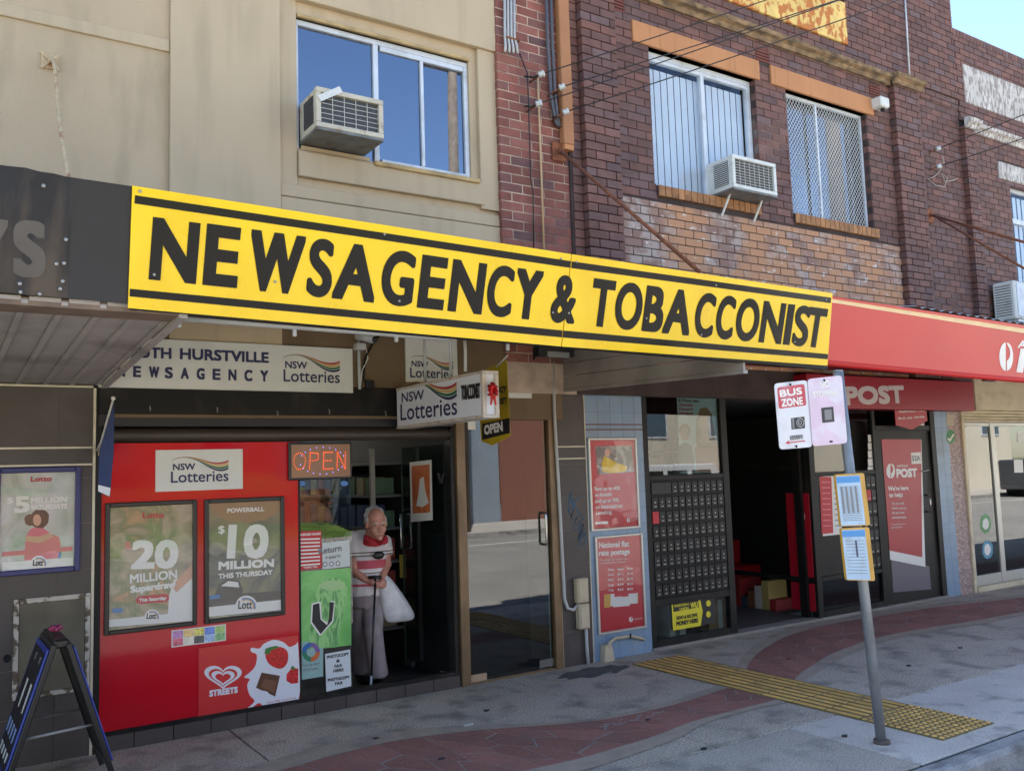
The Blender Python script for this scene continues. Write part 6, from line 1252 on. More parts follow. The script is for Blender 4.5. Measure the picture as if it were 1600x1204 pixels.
for k in range(9): plate('print_line', [(1284+k*.3, 752+k*8.5), (1297+k*.3, 752+k*8.5), (1297+k*.3, 754+k*8.5), (1284+k*.3, 754+k*8.5)], NPp, m_ppink, pn, .002, .0003); plate('print_line', [(1303+k*.2, 752+k*8.5), (1312+k*.3, 752+k*8.5), (1312+k*.3, 753.5+k*8.5), (1303+k*.2, 753.5+k*8.5)], NPp, m_greyt, pn, .002, .0003)
px0, px1 = P(1348, 800, 0).x, XD_-.065; pz0, pz1 = zb2+.005, zb1-.035
pb2 = box('private_boxes', m_pobk, px0, px1, .012, .029, pz0, pz1, po)
for r_ in range(7):
    for c_ in range(3):
        a = px0+.006+(px1-px0-.012)*c_/3; z = pz0+.006+(pz1-pz0-.012)*r_/7; hh = (pz1-pz0)/7; ww = (px1-px0-.012)/3
        box('box_door', m_pred if (c_ == 1 and r_ == 5) else m_pob, a+.005, a+ww-.005, .001, .0115, z+.012, z+hh-.016, pb2, .003); box('number_plate', m_pol, a+ww*.3, a+ww*.7, -.001, .0005, z+hh*.2, z+hh*.3, pb2)
for k in range(5): q = rectplate('card', 1356, 679+k*12.5, 1366, 690+k*12.5, .028, m_pwhite, None, .003, .001); tag(q, ('topmost', 'second', 'middle', 'fourth', 'lowest')[k]+' white card in the column on the post office window', 'card', 'cards on the post office window')
# red post door
zd1 = P(1408, 672, 0).z
dd = thing('post_door', 'post office door with red poster film and number plate beside the blue pier', 'door', V(((XD_+XE_)/2, 0, 0)))
box('leaf', m_frame, XD_+.002, XE_-.1, .02, .05, .035, zd1, dd); box('frame', m_frame, XE_-.099, XE_, -.01, .08, .03, zh, dd, .004); box('transom', m_frame, XD_+.001, XE_-.1, .0, .08, zd1+.001, zd1+.06, dd, .003); box('fanlight', m_sglass, XD_+.001, XE_-.1, .03, .036, zd1+.061, zh-.04, dd)
DD = PY(.02); m_lilac = mat('grey_lilac_film', (98, 92, 104), .4)
plate('film', [(1392.5, 872), (1452, 884), (1455, 920), (1396, 925)], DD, m_lilac, dd, .002, .001); plate('film', [(1377.5, 686.5), (1439.5, 686.5), (1446, 885), (1391, 874)], DD, m_pwhite, dd, .003, .0008); plate('film', [(1377.2, 686), (1439, 686), (1441, 870), (1390, 859.5)], DD, m_redd, dd, .0042, .0008)
emblem(dd, DD, 1392, 735.5, 6.5, 11.5, m_wtxt, m_redd, .0055); text('lettering', 'POST', (1401, 746), (1433.5, 745), DD, m_wtxt, dd, cap=14, bold=.008, off=.0055); text('lettering', 'AUSTRALIA', (1401, 729.5), (1419, 729), DD, m_wtxt, dd, cap=3.6, bold=.0008, off=.0055)
text('lettering', "We're here", (1388, 766.5), (1419.5, 765), DD, m_wtxt, dd, cap=7, bold=.0022, off=.0055); text('lettering', 'to help:', (1389.5, 776.5), (1411, 775.5), DD, m_wtxt, dd, cap=7, bold=.0022, off=.0055)
for k, s in enumerate(('Pay your bills', 'Send a parcel', 'Get your travel', 'essentials')): text('lettering', s, (1394, 788+k*7.2), (1413+k % 2*3, 787.5+k*7.2), DD, m_wtxt, dd, cap=3.6, bold=.0006, off=.0055)
text('lettering', 'You can do more at', (1393, 820), (1415, 819), DD, m_wtxt, dd, cap=2.8, off=.0055); text('lettering', 'your local Post', (1393, 825), (1410, 824), DD, m_wtxt, dd, cap=2.8, off=.0055)
nm = plate('number_plate', [(1423.5, 707), (1438.5, 706), (1439.5, 724), (1424.5, 724.5)], DD, m_pwhite, dd, .0055, .002); text('lettering', '52A', (1425.5, 720), (1438, 719), DD, m_greyt, nm, cap=8, bold=.0015, off=.008)
hx, hz0, hz1 = P(1453, 786, -.03).x, P(1453, 799, -.03).z, P(1453, 773, -.03).z; tube('handle', m_steel, [V((hx, .02, hz0)), V((hx, -.035, hz0)), V((hx, -.035, hz1)), V((hx, .02, hz1))], .012, dd); tube('closer_bolt', m_steel, [P(1440, 736, .0), P(1452, 734, -.02)], .008, dd)
# pointed red pennant over the door
PN = PY(-.12); pg = plate('pennant_sign', [(1398, 640), (1447.5, 640), (1449, 657), (1425, 671), (1400, 664)], PN, m_redd, None, 0, .01); tag(pg, 'small pointed red pennant sign hanging over the post office door', 'sign'); text('lettering', 'Australia Post', (1404, 644.5), (1445, 642.5), PN, m_wtxt, pg, cap=4, bold=.001, off=.002); text('lettering', 'Bank, pay, identity', (1404, 655), (1445, 652), PN, m_wtxt, pg, cap=3.6, bold=.0008, off=.002)
# pale blue and mosaic pier
XF_ = P(1489, 780, 0).x; XG_ = P(1509, 780, 0).x
b2 = thing('tiled_pier', 'narrow pale blue and pink mosaic tiled pier right of the post office', 'pier', V(((XE_+XG_)/2, .1, 0)))
box('core', m_btj, XE_+.003, XG_, .01, .5, 0, 2.6, b2); tiles(b2, XE_+.003, XF_, 0, 2.6, -.006, .152, .152, m_btile, m_btj, .003)
m_mos = mat('pink_mosaic', (176, 150, 144), .5, rand=.2, rgb2=[(188, 164, 156), (160, 132, 130), (196, 176, 168)]); g = MB(); box('mosaic_bed', mat('mosaic_grout', (140, 128, 122), .9), XF_, XG_, -.002, .01, 0, 2.6, b2)
nx_m = max(1, int((XG_-XF_)/.026))
for i in range(nx_m):
    for j in range(100): a = XF_+(XG_-XF_)*i/nx_m; g.box(a+.002, a+(XG_-XF_)/nx_m-.002, -.006, 0, .026*j+.002, .026*j+.024)
stuff(g.build('mosaic_tiles', m_mos, b2, recalc=False))
q = plate('round_sticker', ell(1485.5, 682, 6.5, 11), PY(-.007), mat('tick_green', (40, 130, 60), .5), None, .002, .001); tag(q, 'round green sticker with a white tick on the narrow pier', 'sticker'); plate('tick', [(1481.5, 683), (1484, 686), (1489.5, 677), (1491, 679), (1484.5, 690), (1480.5, 686)], PY(-.007), m_pwhite, q, .003, .0004)
q = plate('paper_notice', [(1479, 648), (1490, 648), (1491, 665), (1480, 665)], PY(-.007), m_sbox, None, .002, .001); tag(q, 'faded paper notice above the round green sticker', 'notice')
# ------------------------------------------------------------------ cream shop at the right edge
cs = thing('shopfront', 'cream shopfront with roller shutter and sliding glass doors at right edge', 'shopfront', V((13.5, 0, 0)))
m_cshop = mat('cream_shop_paint', (214, 200, 168), .6, var=.06, vs=4, dirt=(150, 134, 108), dirt_amt=.45, ds=(3, 3, 6))
zc0, zc1 = P(1560, 641, -.1).z, P(1560, 600, -.1).z; X2 = 19.0
box('header', m_cshop, P(1524, 620, -.1).x, X2, -.1, .2, zc0, 2.85, cs, .004)
g0 = P(1560, 660, 0).z
for k in range(4): z = g0+(zc0-g0)*k/4; box('shutter_slat', m_cshop, XG_+.03, X2, -.015, .03, z+.003, z+(zc0-g0)/4-.002, cs, .006)
box('jamb', m_cshop, XG_+.003, XG_+.06, -.03, .2, 0, zc0, cs, .004); box('threshold', m_cshop, XG_+.06, X2, -.05, .12, .0, .07, cs, .004)
xs1 = P(1556, 780, .03).x; m_salu = mat('silver_door_frame', (186, 184, 176), .35, metal=.3)
for (a, b) in ((XG_+.07, XG_+.12), (xs1-.05, xs1+.06), (xs1+1.5, xs1+1.6)): box('stile', m_salu, a, b, .0, .06, .071, g0, cs, .003)
for (a, b) in ((XG_+.121, xs1-.051), (xs1+.061, xs1+1.499)): box('rail', m_salu, a, b, .005, .055, .071, .2, cs, .003); box('rail', m_salu, a, b, .005, .055, g0-.05, g0-.001, cs, .003); box('pane', m_dglass, a, b, .02, .028, .2, g0-.05, cs)
room5('cream_shop_room', XG_+.06, X2-.2, .25, 6, .02, 2.5, m_room, m_rfloor, m_ceil)
for k, (cx, cy, c) in enumerate(((1540, 818, (90, 150, 90)), (1543, 858, (70, 140, 170)))): q = plate('round_decal', wob(cx, cy, 8.5, 15, 20, .06, k), PY(.02), mat('decal_%d' % k, c, .5, var=.3, vs=40), None, .002, .001); tag(q, ('green round decal on the sliding glass door', 'blue round decal low on the sliding glass door')[k], 'decal'); plate('rim', wob(cx, cy, 5, 9, 16, .1, k+5), PY(.02), m_pwhite, q, .003, .0004)
for k, (a, b, c, d) in enumerate(((1589, 675, 1602, 690), (1584, 718, 1598, 738))): q = plate('paper_notice', [(a, b), (c, b), (c+1, d), (a+1, d)], PY(.02), m_pwhite, None, .003, .001); tag(q, ('white number card high on the cream shop door', 'white paper notice on the cream shop door')[k], 'notice')

# ------------------------------------------------------------------ bus stop pole
m_galv = mat('galvanised_pole', (134, 138, 142), .45, metal=.35, var=.15, vs=9, dirt=(110, 108, 104), dirt_amt=.5, ds=(8, 8, 3))
base_ = PZ(1378, 1160, 0); top_ = P(1309.5, 581, base_.y)
bs = thing('bus_stop_pole', 'leaning galvanised bus stop pole standing on the footpath near the kerb', 'pole', base_)
tube('post', m_galv, [base_-V((0, 0, .05)), base_+(top_-base_)*.5, top_], .032, bs, 14); tube('cap', m_galv, [top_, top_+V((0, 0, .012))], [.033, .028], bs, 14); tube('collar', mat('rusty_collar', (96, 84, 76), .8), [base_+V((0, 0, -.004)), base_+V((0, 0, .02))], .05, bs, 14)
BSY = base_.y-.045; SG = PY(BSY)
m_sgn = mat('road_sign_white', (208, 210, 216), .4, var=.04, vs=6, dirt=(170, 166, 164), dirt_amt=.4, ds=(6, 6, 6)); m_sgn2 = mat('sun_faded_sign', (204, 182, 202), .4, var=.07, vs=5, dirt=(214, 212, 222), dirt_amt=.7, ds=(5, 5, 7), dlo=.5, dhi=.62); m_faded = mat('faded_red_sign_paint', (178, 52, 66), .45, var=.1, vs=6, dirt=(200, 150, 160), dirt_amt=.55, ds=(7, 7, 7), dlo=.5, dhi=.65)
def rrect(c4, r_=5):
    out = []
    for i in range(4):
        p0, p1, p2 = V(c4[i-1]), V(c4[i]), V(c4[(i+1) % 4]); a = p1+(p0-p1).normalized()*r_; b = p1+(p2-p1).normalized()*r_; out += [tuple(a), tuple(a*.25+p1*.5+b*.25), tuple(b)]
    return out
s1 = plate('road_sign', rrect([(1210, 599), (1261, 593.5), (1269, 698), (1218.5, 702)]), SG, m_sgn, None, 0, .004); tag(s1, 'white and red BUS ZONE sign on the leaning pole', 'sign')
plate('red_block', rrect([(1214.5, 605), (1257, 599.5), (1260, 633), (1217, 638.5)], 3), SG, m_faded, s1, .001, .0006)
text('lettering', 'BUS', (1219, 620.5), (1253.5, 615.5), SG, m_wtxt, s1, cap=11, bold=.0022, off=.002); text('lettering', 'ZONE', (1221.5, 635.5), (1255, 631.5), SG, m_wtxt, s1, cap=12, bold=.002, off=.002)
st1 = plate('sticker', [(1236, 653), (1257, 650.5), (1258, 668.5), (1237, 671)], SG, m_btxt, s1, .001, .0006)
tube('ring', m_wtxt, [SG.pt(x, y, .003) for x, y in ell(1250.5, 660, 5.5, 6.5, 16)+[(1256, 660)]], .0016, s1, 5); tube('ring', m_wtxt, [SG.pt(x, y, .003) for x, y in ell(1250, 660, 2.4, 3, 10)+[(1252.4, 660)]], .0014, s1, 5); plate('stripe', [(1237.5, 653.5), (1240.5, 653), (1241.5, 670), (1238.5, 670.5)], SG, m_greyt, s1, .002, .0004)
plate('label', [(1234, 681), (1254, 678.5), (1255, 685), (1235, 687.5)], SG, m_btxt, s1, .001, .0005); plate('label_face', [(1235, 682), (1253.3, 679.6), (1254, 684.2), (1236, 686.4)], SG, m_sgn, s1, .0015, .0005); text('lettering', 'OCEAN', (1236.5, 686), (1253, 683.8), SG, m_btxt, s1, cap=4, bold=.001, off=.003)
plate('arrow', [(1227, 691.5), (1233, 687.5), (1233, 690), (1258, 687.3), (1258, 689.3), (1233, 692.2), (1233.3, 694.5)], SG, m_faded, s1, .001, .0006)
s2_ = plate('road_sign', rrect([(1262, 592), (1315.5, 586), (1324, 692), (1270, 697)]), SG, m_sgn2, None, .006, .004); tag(s2_, 'sun faded pink NO STOPPING sign on the leaning pole', 'sign')
text('lettering', 'NO', (1281, 606), (1297, 604.5), SG, m_wtxt, s2_, cap=11, bold=.0018, off=.008); text('lettering', 'STOPPING', (1271, 621.5), (1310, 617.5), SG, m_wtxt, s2_, cap=10, bold=.0018, off=.008)
plate('sticker', [(1283, 637), (1302, 635), (1304, 658.5), (1285, 660.5)], SG, m_btxt, s2_, .007, .0006); plate('sticker_face', [(1288, 640), (1299, 639), (1300, 655), (1289, 656)], SG, m_greyt, s2_, .008, .0004); plate('wear', [(1296, 688), (1301, 687.6), (1301.2, 691), (1296.2, 691.4)], SG, m_btxt, s2_, .007, .0004)
for (bx_, by_) in ((1235, 600.5), (1244.5, 697), (1288, 594)): c = SG.pt(bx_, by_, .009); MB().sphere(c, (.008, .006, .008), 8, 5).build('bolt', m_black, s1 if bx_ < 1260 else s2_, smooth=True)
# timetable cases
m_tyel = mat('timetable_case_yellow', (190, 146, 54), .5, var=.08, vs=7, dirt=(140, 104, 50), dirt_amt=.5, ds=(8, 8, 8)); m_tpap = mat('timetable_paper', (160, 188, 212), .5, var=.05, vs=6, dirt=(150, 160, 168), dirt_amt=.5, ds=(12, 12, 9)); m_tblu = mat('timetable_blue', (54, 134, 196), .5)
def ttable(label, TLp, TRp, BRp, BLp, rows):
    t = thing('timetable_case', label, 'timetable', SG.pt((BLp[0]+BRp[0])/2, BLp[1])); pl = PY(BSY-.02)
    plate('case', rrect([TLp, TRp, BRp, BLp], 3), pl, m_tyel, t, 0, .014)
    W = lambda u, v: ((TLp[0]+(TRp[0]-TLp[0])*u)*(1-v)+(BLp[0]+(BRp[0]-BLp[0])*u)*v, (TLp[1]+(TRp[1]-TLp[1])*u)*(1-v)+(BLp[1]+(BRp[1]-BLp[1])*u)*v)
    pp_ = plate('paper', [W(.015, .035), W(.84, .035), W(.84, .985), W(.015, .985)], pl, m_tpap, t, .001, .0006); plate('heading', [W(.025, .05), W(.83, .05), W(.83, .17), W(.025, .17)], pl, m_tblu, pp_, .002, .0004)
    for k in range(rows): v = .24+.68*k/rows; plate('print_row', [W(.10, v), W(.76, v), W(.76, v+.010), W(.10, v+.010)], pl, m_greyt, pp_, .002, .0003)
    for u in ((.14, .3, .46, .62) if rows > 12 else (.45,)): plate('print_column', [W(u, .24), W(u+.06, .24), W(u+.06, .75 if rows > 12 else .55), W(u, .75 if rows > 12 else .55)], pl, m_navy if rows < 12 else m_greyt, pp_, .0026, .0003)
    pass
ttable('upper yellow bus timetable case strapped to the leaning pole', (1305, 741), (1350, 738.5), (1360, 820), (1314, 822), 20)
ttable('lower yellow bus timetable case strapped to the leaning pole', (1314, 825), (1358, 823), (1367.5, 907), (1323, 906), 11)

# ------------------------------------------------------------------ folding sandwich board at far left
af = thing('sandwich_board', 'black and blue folding A-frame board with pink bow on the left footpath', 'sandwich board', V((.72, -.5, 0)))
ap = P(86, 996, -.55); hx_, hz_ = ap.x, ap.z
m_bluef = mat('blue_board_frame', (36, 56, 150), .35); m_plas = mat('black_board_plastic', (24, 24, 26), .4)
def panel(sgn, y0, y1):
    d = .27*sgn; a, b = V((hx_+.02*sgn, 0, hz_)), V((hx_+d, 0, .06)); u = (b-a).normalized(); nrm = V((u.z, 0, -u.x))*(1 if sgn < 0 else -1); nrm = nrm if nrm.x*sgn > 0 else -nrm
    def pt(s_, y, o_=0): q = a+u*s_+nrm*o_; return V((q.x, y, q.z))
    Lp = (b-a).length
    for (s0, s1, ya, yb) in ((0, Lp+.05, y0, y0+.04), (0, Lp+.05, y1-.04, y1), (0, .06, y0+.041, y1-.041), (Lp-.14, Lp-.08, y0+.041, y1-.041)):
        MB().prism([pt(s0, ya), pt(s1, ya), pt(s1, yb), pt(s0, yb)], nrm*.03).build('frame', m_plas, af, .004)
    MB().prism([pt(.03, y0+.012, .031), pt(Lp-.1, y0+.012, .031), pt(Lp-.1, y1-.012, .031), pt(.03, y1-.012, .031)], nrm*.012).build('snap_frame', m_bluef, af, .004)
    MB().prism([pt(.06, y0+.045, .0435), pt(Lp-.13, y0+.045, .0435), pt(Lp-.13, y1-.045, .0435), pt(.06, y1-.045, .0435)], nrm*.002).build('poster', m_btxt, af)
    MB().prism([pt(.06, y0+.045, .005), pt(Lp-.13, y0+.045, .005), pt(Lp-.13, y1-.045, .005), pt(.06, y1-.045, .005)], nrm*.01).build('back_sheet', m_plas, af)
    return pt, Lp, nrm
ptl, Lp, nl = panel(-1, -.85, -.30); panel(1, -.85, -.30)
m_pb2 = mat('poster_pale_blue', (150, 170, 214), .5)
o_ = ptl(.4, -.5, .046); sp = Pl(o_, nl)
for (s0, s1, mm) in ((.09, .13, m_greyt), (.24, .40, m_wtxt), (.48, .56, m_pb2), (Lp-.22, Lp-.17, m_pwhite)):
    for k in range(2 if s0 < .3 else 4): ya = -.76+(.2 if s0 < .3 else .11)*k; MB().prism([ptl(s0, ya, .0462), ptl(s1, ya+.01, .0462), ptl(s1, ya+.05, .0462), ptl(s0, ya+.06, .0462)], nl*.0006).build('print_mark', mm, af)
box('hinge', m_plas, hx_-.04, hx_+.04, -.84, -.31, hz_-.02, hz_+.03, af, .01)
for y in (-.80, -.36): tube('stay', mat('chipped_white_stay', (150, 148, 144), .6), [V((hx_-.17, y, hz_*.42)), V((hx_+.17, y, hz_*.42+.02))], .008, af)
g = MB()
for k in range(8): a = k*.785; c = V((hx_, -.58, hz_+.04)); g.tube([c, c+V((.03*math.cos(a), .05*math.sin(a), .02+.012*(k % 2))), c+V((.015*math.cos(a+.8), .03*math.sin(a+.8), .03))], [.006, .012, .006], 6)
q = g.build('ribbon_bow', mat('pink_ribbon', (176, 70, 110), .5), None, smooth=True); tag(q, 'pink ribbon bow on top of the folding board', 'bow')
# ------------------------------------------------------------------ the man leaving the newsagency
FACE = V((-.12, -.99, 0)).normalized(); LAT = V((.99, -.12, 0)); UPV = V((0, 0, 1))
MY = .42
def mp(x, y, Y=MY): return P(x, y, Y)
def etube(g, pts, rx, ry, lat=LAT, n=14):
    rings = []; pts = [V(p) for p in pts]
    for i, p in enumerate(pts):
        d = (pts[min(i+1, len(pts)-1)]-pts[max(i-1, 0)]).normalized(); x = (lat-d*lat.dot(d)).normalized(); y = d.cross(x).normalized()
        rings.append([p+x*math.cos(2*math.pi*k/n)*rx[i]+y*math.sin(2*math.pi*k/n)*ry[i] for k in range(n)])
    g.loft(rings)
def remesh(name, g, m, parent, vox=.012, smooth=4):
    o = g.build(name, m, None); o.parent = None
    md = o.modifiers.new('r', 'REMESH'); md.mode = 'VOXEL'; md.voxel_size = vox
    if smooth: s_ = o.modifiers.new('s', 'SMOOTH'); s_.factor = .5; s_.iterations = smooth
    dg = bpy.context.evaluated_depsgraph_get(); dg.update(); me = bpy.data.meshes.new_from_object(o.evaluated_get(dg)); o.modifiers.clear(); old_ = o.data; o.data = me; bpy.data.meshes.remove(old_); me.name = name
    me.materials.clear(); me.materials.append(m); me.polygons.foreach_set('use_smooth', [True]*len(me.polygons))
    if parent is not None: o.parent = parent; o.location = WORG[o]-WORG[parent]
    return o
ZF = .037
m_skin = mat('weathered_skin', (190, 134, 114), .5, var=.14, vs=26, bump=.35, bs=70); m_hair = mat('white_grey_hair', (186, 184, 180), .8, var=.15, vs=60); m_trou = mat('grey_trousers', (146, 136, 136), .85, var=.14, vs=9, bump=1.0, bs=11); m_shoe = mat('black_shoe', (26, 25, 25), .4)
hc = mp(588, 819, .28); nk = mp(583, 839, .36); ch = mp(576, 866); wa = mp(573, 905); hip = mp(571, 926); S_ = 1.02
pers = thing('person', 'stooped person with cane in striped red and white polo shirt leaving the shop doorway', 'person', V((hip.x, MY, ZF)))
def torso(g, k=1.0, e=0.0):
    etube(g, [hip+V((0, .02, -.06)), hip, wa, ch+V((0, .03, 0)), mp(577, 843)+V((0, .05, 0)), mp(578, 829)+V((0, .07, .0))], [.14+e, .155+e, .16+e, .17+e, .165+e, .09+e], [.11+e, .125+e, .13+e, .125+e, .10+e, .055+e])
shR = mp(554, 838)+V((0, .06, 0)); elR = mp(553, 893, .36); haR = mp(577, 908, .27); shL = mp(601, 843)+V((0, .02, 0)); elL = mp(605, 882, .36); haL = mp(596, 903, .27)
kn1 = mp(583, 986, .30); an1 = V((mp(594, 1043, .30).x, .34, ZF+.09)); hp1 = mp(583, 930); hp2 = mp(564, 930)+V((0, .04, 0)); kn2 = mp(563, 988, .50); an2 = V((mp(566, 1040, .62).x, .66, ZF+.09))
g = MB()
torso(g, e=-.012); etube(g, [nk+V((0, .05, -.05)), nk+V((.0, .02, .0)), hc+V((0, .03, -.02))], [.07, .066, .062], [.07, .064, .06])
# head: skull, jaw, nose, ears; bowed towards the ground
def hp(f_, l_, u_): return hc+(FACE*(f_+u_*-.22)+LAT*l_+UPV*(u_-f_*.20))*S_
g.sphere(hp(-.012, 0, .035), V((.077, .094, .096))*S_, 18, 14); etube(g, [hp(.01, 0, .03), hp(.032, 0, -.05), hp(.05, 0, -.095)], [.069*S_, .06*S_, .034*S_], [.074*S_, .058*S_, .034*S_])
g.tube([hp(.080, 0, .028), hp(.104, 0, -.008), hp(.112, 0, -.026), hp(.082, 0, -.034)], [.009*S_, .013*S_, .015*S_, .010*S_], 9)
g.sphere(hp(.092, -.012, -.026), .009*S_, 7, 5); g.sphere(hp(.092, .012, -.026), .009*S_, 7, 5)
g.tube([hp(.068, -.048, .030), hp(.086, -.02, .036), hp(.086, .02, .036), hp(.068, .048, .030)], [.010*S_]*4, 8)
for s_ in (-1, 1): g.sphere(hp(.062, .042*s_, -.026), V((.022, .02, .022))*S_, 9, 7); g.sphere(hp(-.012, .082*s_, .0), V((.013, .026, .036))*S_, 9, 7)
g.sphere(hp(.074, 0, -.094), V((.026, .020, .018))*S_, 9, 7); g.tube([hp(.080, -.024, -.064), hp(.090, 0, -.060), hp(.080, .024, -.064)], [.008*S_]*3, 7)
for (a, b, c) in ((shR, elR, haR), (shL, elL, haL)): etube(g, [a, a+(b-a)*.5, b, b+(c-b)*.5, c], [.046, .042, .037, .033, .026], [.046, .042, .037, .034, .022])
def hand(c, d, down):
    """palm with four curled fingers and a thumb"""
    side = d.cross(down).normalized(); g.sphere(c+d*.03, (.034, .034, .03), 10, 7)
    for k in range(4): b = c+d*.045+side*(.024-.016*k)+down*-.005; L_ = (.052, .058, .055, .044)[k]; g.tube([b, b+d*.026+down*.012, b+d*.03+down*(.012+L_*.5), b+d*.012+down*(.016+L_*.7)], [.0095, .0095, .009, .008], 7)
    b = c+d*.015+side*.03; g.tube([b, b+side*.016+d*.02+down*.008, b+side*.006+d*.042+down*.018], [.011, .01, .009], 7)
hand(haR, V((.75, -.6, -.1)).normalized(), V((0, 0, -1))); hand(haL, V((.1, -.5, -.8)).normalized(), V((-.3, .6, -.3)).normalized())
for (a, b, c) in ((hp1, kn1, an1), (hp2, kn2, an2)): etube(g, [a+V((0, 0, .03)), a+(b-a)*.5, b, b+(c-b)*.5, c], [.08, .07, .055, .05, .04], [.085, .075, .055, .05, .042])
body = remesh('body', g, m_skin, pers, .0095, 3)
# eyes and mouth
m_eye = mat('eye_dark', (40, 30, 28), .3); m_lip = mat('lip', (142, 88, 80), .5)
for s_ in (-.030, .030): MB().sphere(hp(.079, s_, .012), (.011, .008, .0055), 8, 5).build('eye', m_eye, pers, smooth=True); tube('eyebrow', MATS['white_grey_hair'], [hp(.090, s_*1.6, .030), hp(.097, s_, .036), hp(.096, s_*.45, .031)], .005, pers, 6)
tube('mouth', m_lip, [hp(.087, -.022, -.066), hp(.097, 0, -.063), hp(.087, .022, -.066)], .0042, pers, 6)
g = MB(); rnh = random.Random(21); g.sphere(hp(-.042, 0, .058), V((.083, .082, .076))*S_, 16, 10)
for s_ in (-1, 1): g.sphere(hp(-.02, .074*s_, .022), V((.016, .045, .05))*S_, 8, 6)
for k in range(46):
    a = rnh.uniform(0, 6.283); q = rnh.uniform(.2, 1); g.tube([hp(-.035+.07*math.cos(a)*q, .078*math.sin(a)*q, .055+.075*math.sqrt(max(0, 1-q*q))), hp(-.035+.085*math.cos(a+.25)*q, .088*math.sin(a+.25)*q, .062+.082*math.sqrt(max(0, 1-q*q)))], [.015, .008], 6)
remesh('hair', g, m_hair, pers, .0075, 0)
# striped polo shirt
m_shirt = mat('striped_polo', (214, 208, 206), .85, bump=.8, bs=14)
N = m_shirt.node_tree.nodes; L = m_shirt.node_tree.links; ge = N.new('ShaderNodeNewGeometry'); sx = N.new('ShaderNodeSeparateXYZ'); L.new(ge.outputs['Position'], sx.inputs[0]); mr = N.new('ShaderNodeMapRange')
z_hi, z_lo = mp(580, 840).z, mp(580, 925).z; mr.inputs[1].default_value = z_lo; mr.inputs[2].default_value = z_hi; L.new(sx.outputs[2], mr.inputs[0]); cr = N.new('ShaderNodeValToRGB'); cr.color_ramp.interpolation = 'CONSTANT'; el = cr.color_ramp.elements
zf = lambda y: (mp(580, y).z-z_lo)/(z_hi-z_lo)
wht, rd, ol = (214, 208, 206), (186, 84, 96), (110, 100, 80)
stops = [(0, wht), (zf(912), rd), (zf(908), wht), (zf(898), ol), (zf(896.5), wht), (zf(893), ol), (zf(891.5), wht), (zf(886), rd), (zf(873), wht), (zf(867), ol), (zf(865), wht), (zf(862), ol), (zf(860), wht)]
while len(el) < len(stops): el.new(.5)
for i, (p, c) in enumerate(stops): el[i].position = max(0, min(1, p)); el[i].color = lin(c)
L.new(mr.outputs[0], cr.inputs[0]); L.new(cr.outputs[0], N['Principled BSDF'].inputs['Base Color'])
g = MB(); torso(g, e=.012)
for (a, b) in ((shR, elR), (shL, elL)): etube(g, [a+(a-b)*.12, a, a+(b-a)*.45, a+(b-a)*.62], [.05, .066, .068, .07], [.05, .068, .068, .07])
remesh('polo_shirt', g, m_shirt, pers, .011, 3)
g = MB(); etube(g, [nk+V((0, .035, -.045)), nk+V((.0, .02, -.01)), nk+V((.003, .015, .02))], [.105, .082, .072], [.09, .078, .072]); g.tube([nk+FACE*.05+LAT*-.085+V((0, 0, .01)), nk+FACE*.10+LAT*-.05+V((0, 0, -.03)), nk+FACE*.135+LAT*-.012+V((0, 0, -.05))], [.026, .03, .014], 8); g.tube([nk+FACE*.05+LAT*.085+V((0, 0, .0)), nk+FACE*.10+LAT*.07+V((0, 0, -.03)), nk+FACE*.135+LAT*.04+V((0, 0, -.05))], [.026, .03, .014], 8)
remesh('collar', g, mat('red_collar', (176, 40, 52), .8), pers, .010, 2)
# trousers and shoes
g = MB(); etube(g, [wa+V((0, .01, -.03)), hip, hip+V((0, .02, -.09))], [.16, .165, .15], [.135, .138, .13])
for (a, b, c) in ((hp1, kn1, an1), (hp2, kn2, an2)): etube(g, [a+V((0, 0, .02)), a+(b-a)*.5, b, b+(c-b)*.55, c+V((0, -.01, -.01))], [.092, .09, .08, .078, .08], [.10, .092, .08, .082, .088])
remesh('trousers', g, m_trou, pers, .012, 2)
for a in (an1, an2):
    g = MB(); g.sphere(a+V((0, .02, -.055)), (.044, .06, .034), 10, 7); g.sphere(a+FACE*.10+V((0, 0, -.062)), (.046, .085, .027), 10, 7); remesh('shoe', g, m_shoe, pers, .01, 2)
# cane
cf = V((P(577, 1074, .12).x, .10, ZF)); ct_ = haR+V((.035, -.045, .03))
cn_ = thing('walking_cane', 'black walking cane with pale lower tip held in the doorway', 'cane', cf)
tube('shaft', mat('cane_black', (24, 24, 26), .3), [ct_, ct_+(cf-ct_)*.5, ct_+(cf-ct_)*.84], .0095, cn_); tube('ferrule', mat('cane_grey', (176, 176, 176), .4), [ct_+(cf-ct_)*.84, ct_+(cf-ct_)*.97], .009, cn_); MB().tube([cf+V((0, 0, .035)), cf+V((0, 0, .015)), cf], [.014, .02, .026], 10).build('rubber_foot', m_shoe, cn_, smooth=True)
tube('handle', mat('cane_black', (24, 24, 26), .3), [ct_+V((-.05, .03, .005)), ct_+V((0, 0, .008)), ct_+V((.04, -.03, .002))], .013, cn_)
# sunglasses case hooked on the chest
q = MB().sphere(mp(592, 867, .27), (.05, .02, .034), 10, 7).build('glasses_pouch', m_shoe, None, smooth=True); tag(q, 'black pouch hooked on the front of the striped shirt', 'pouch')
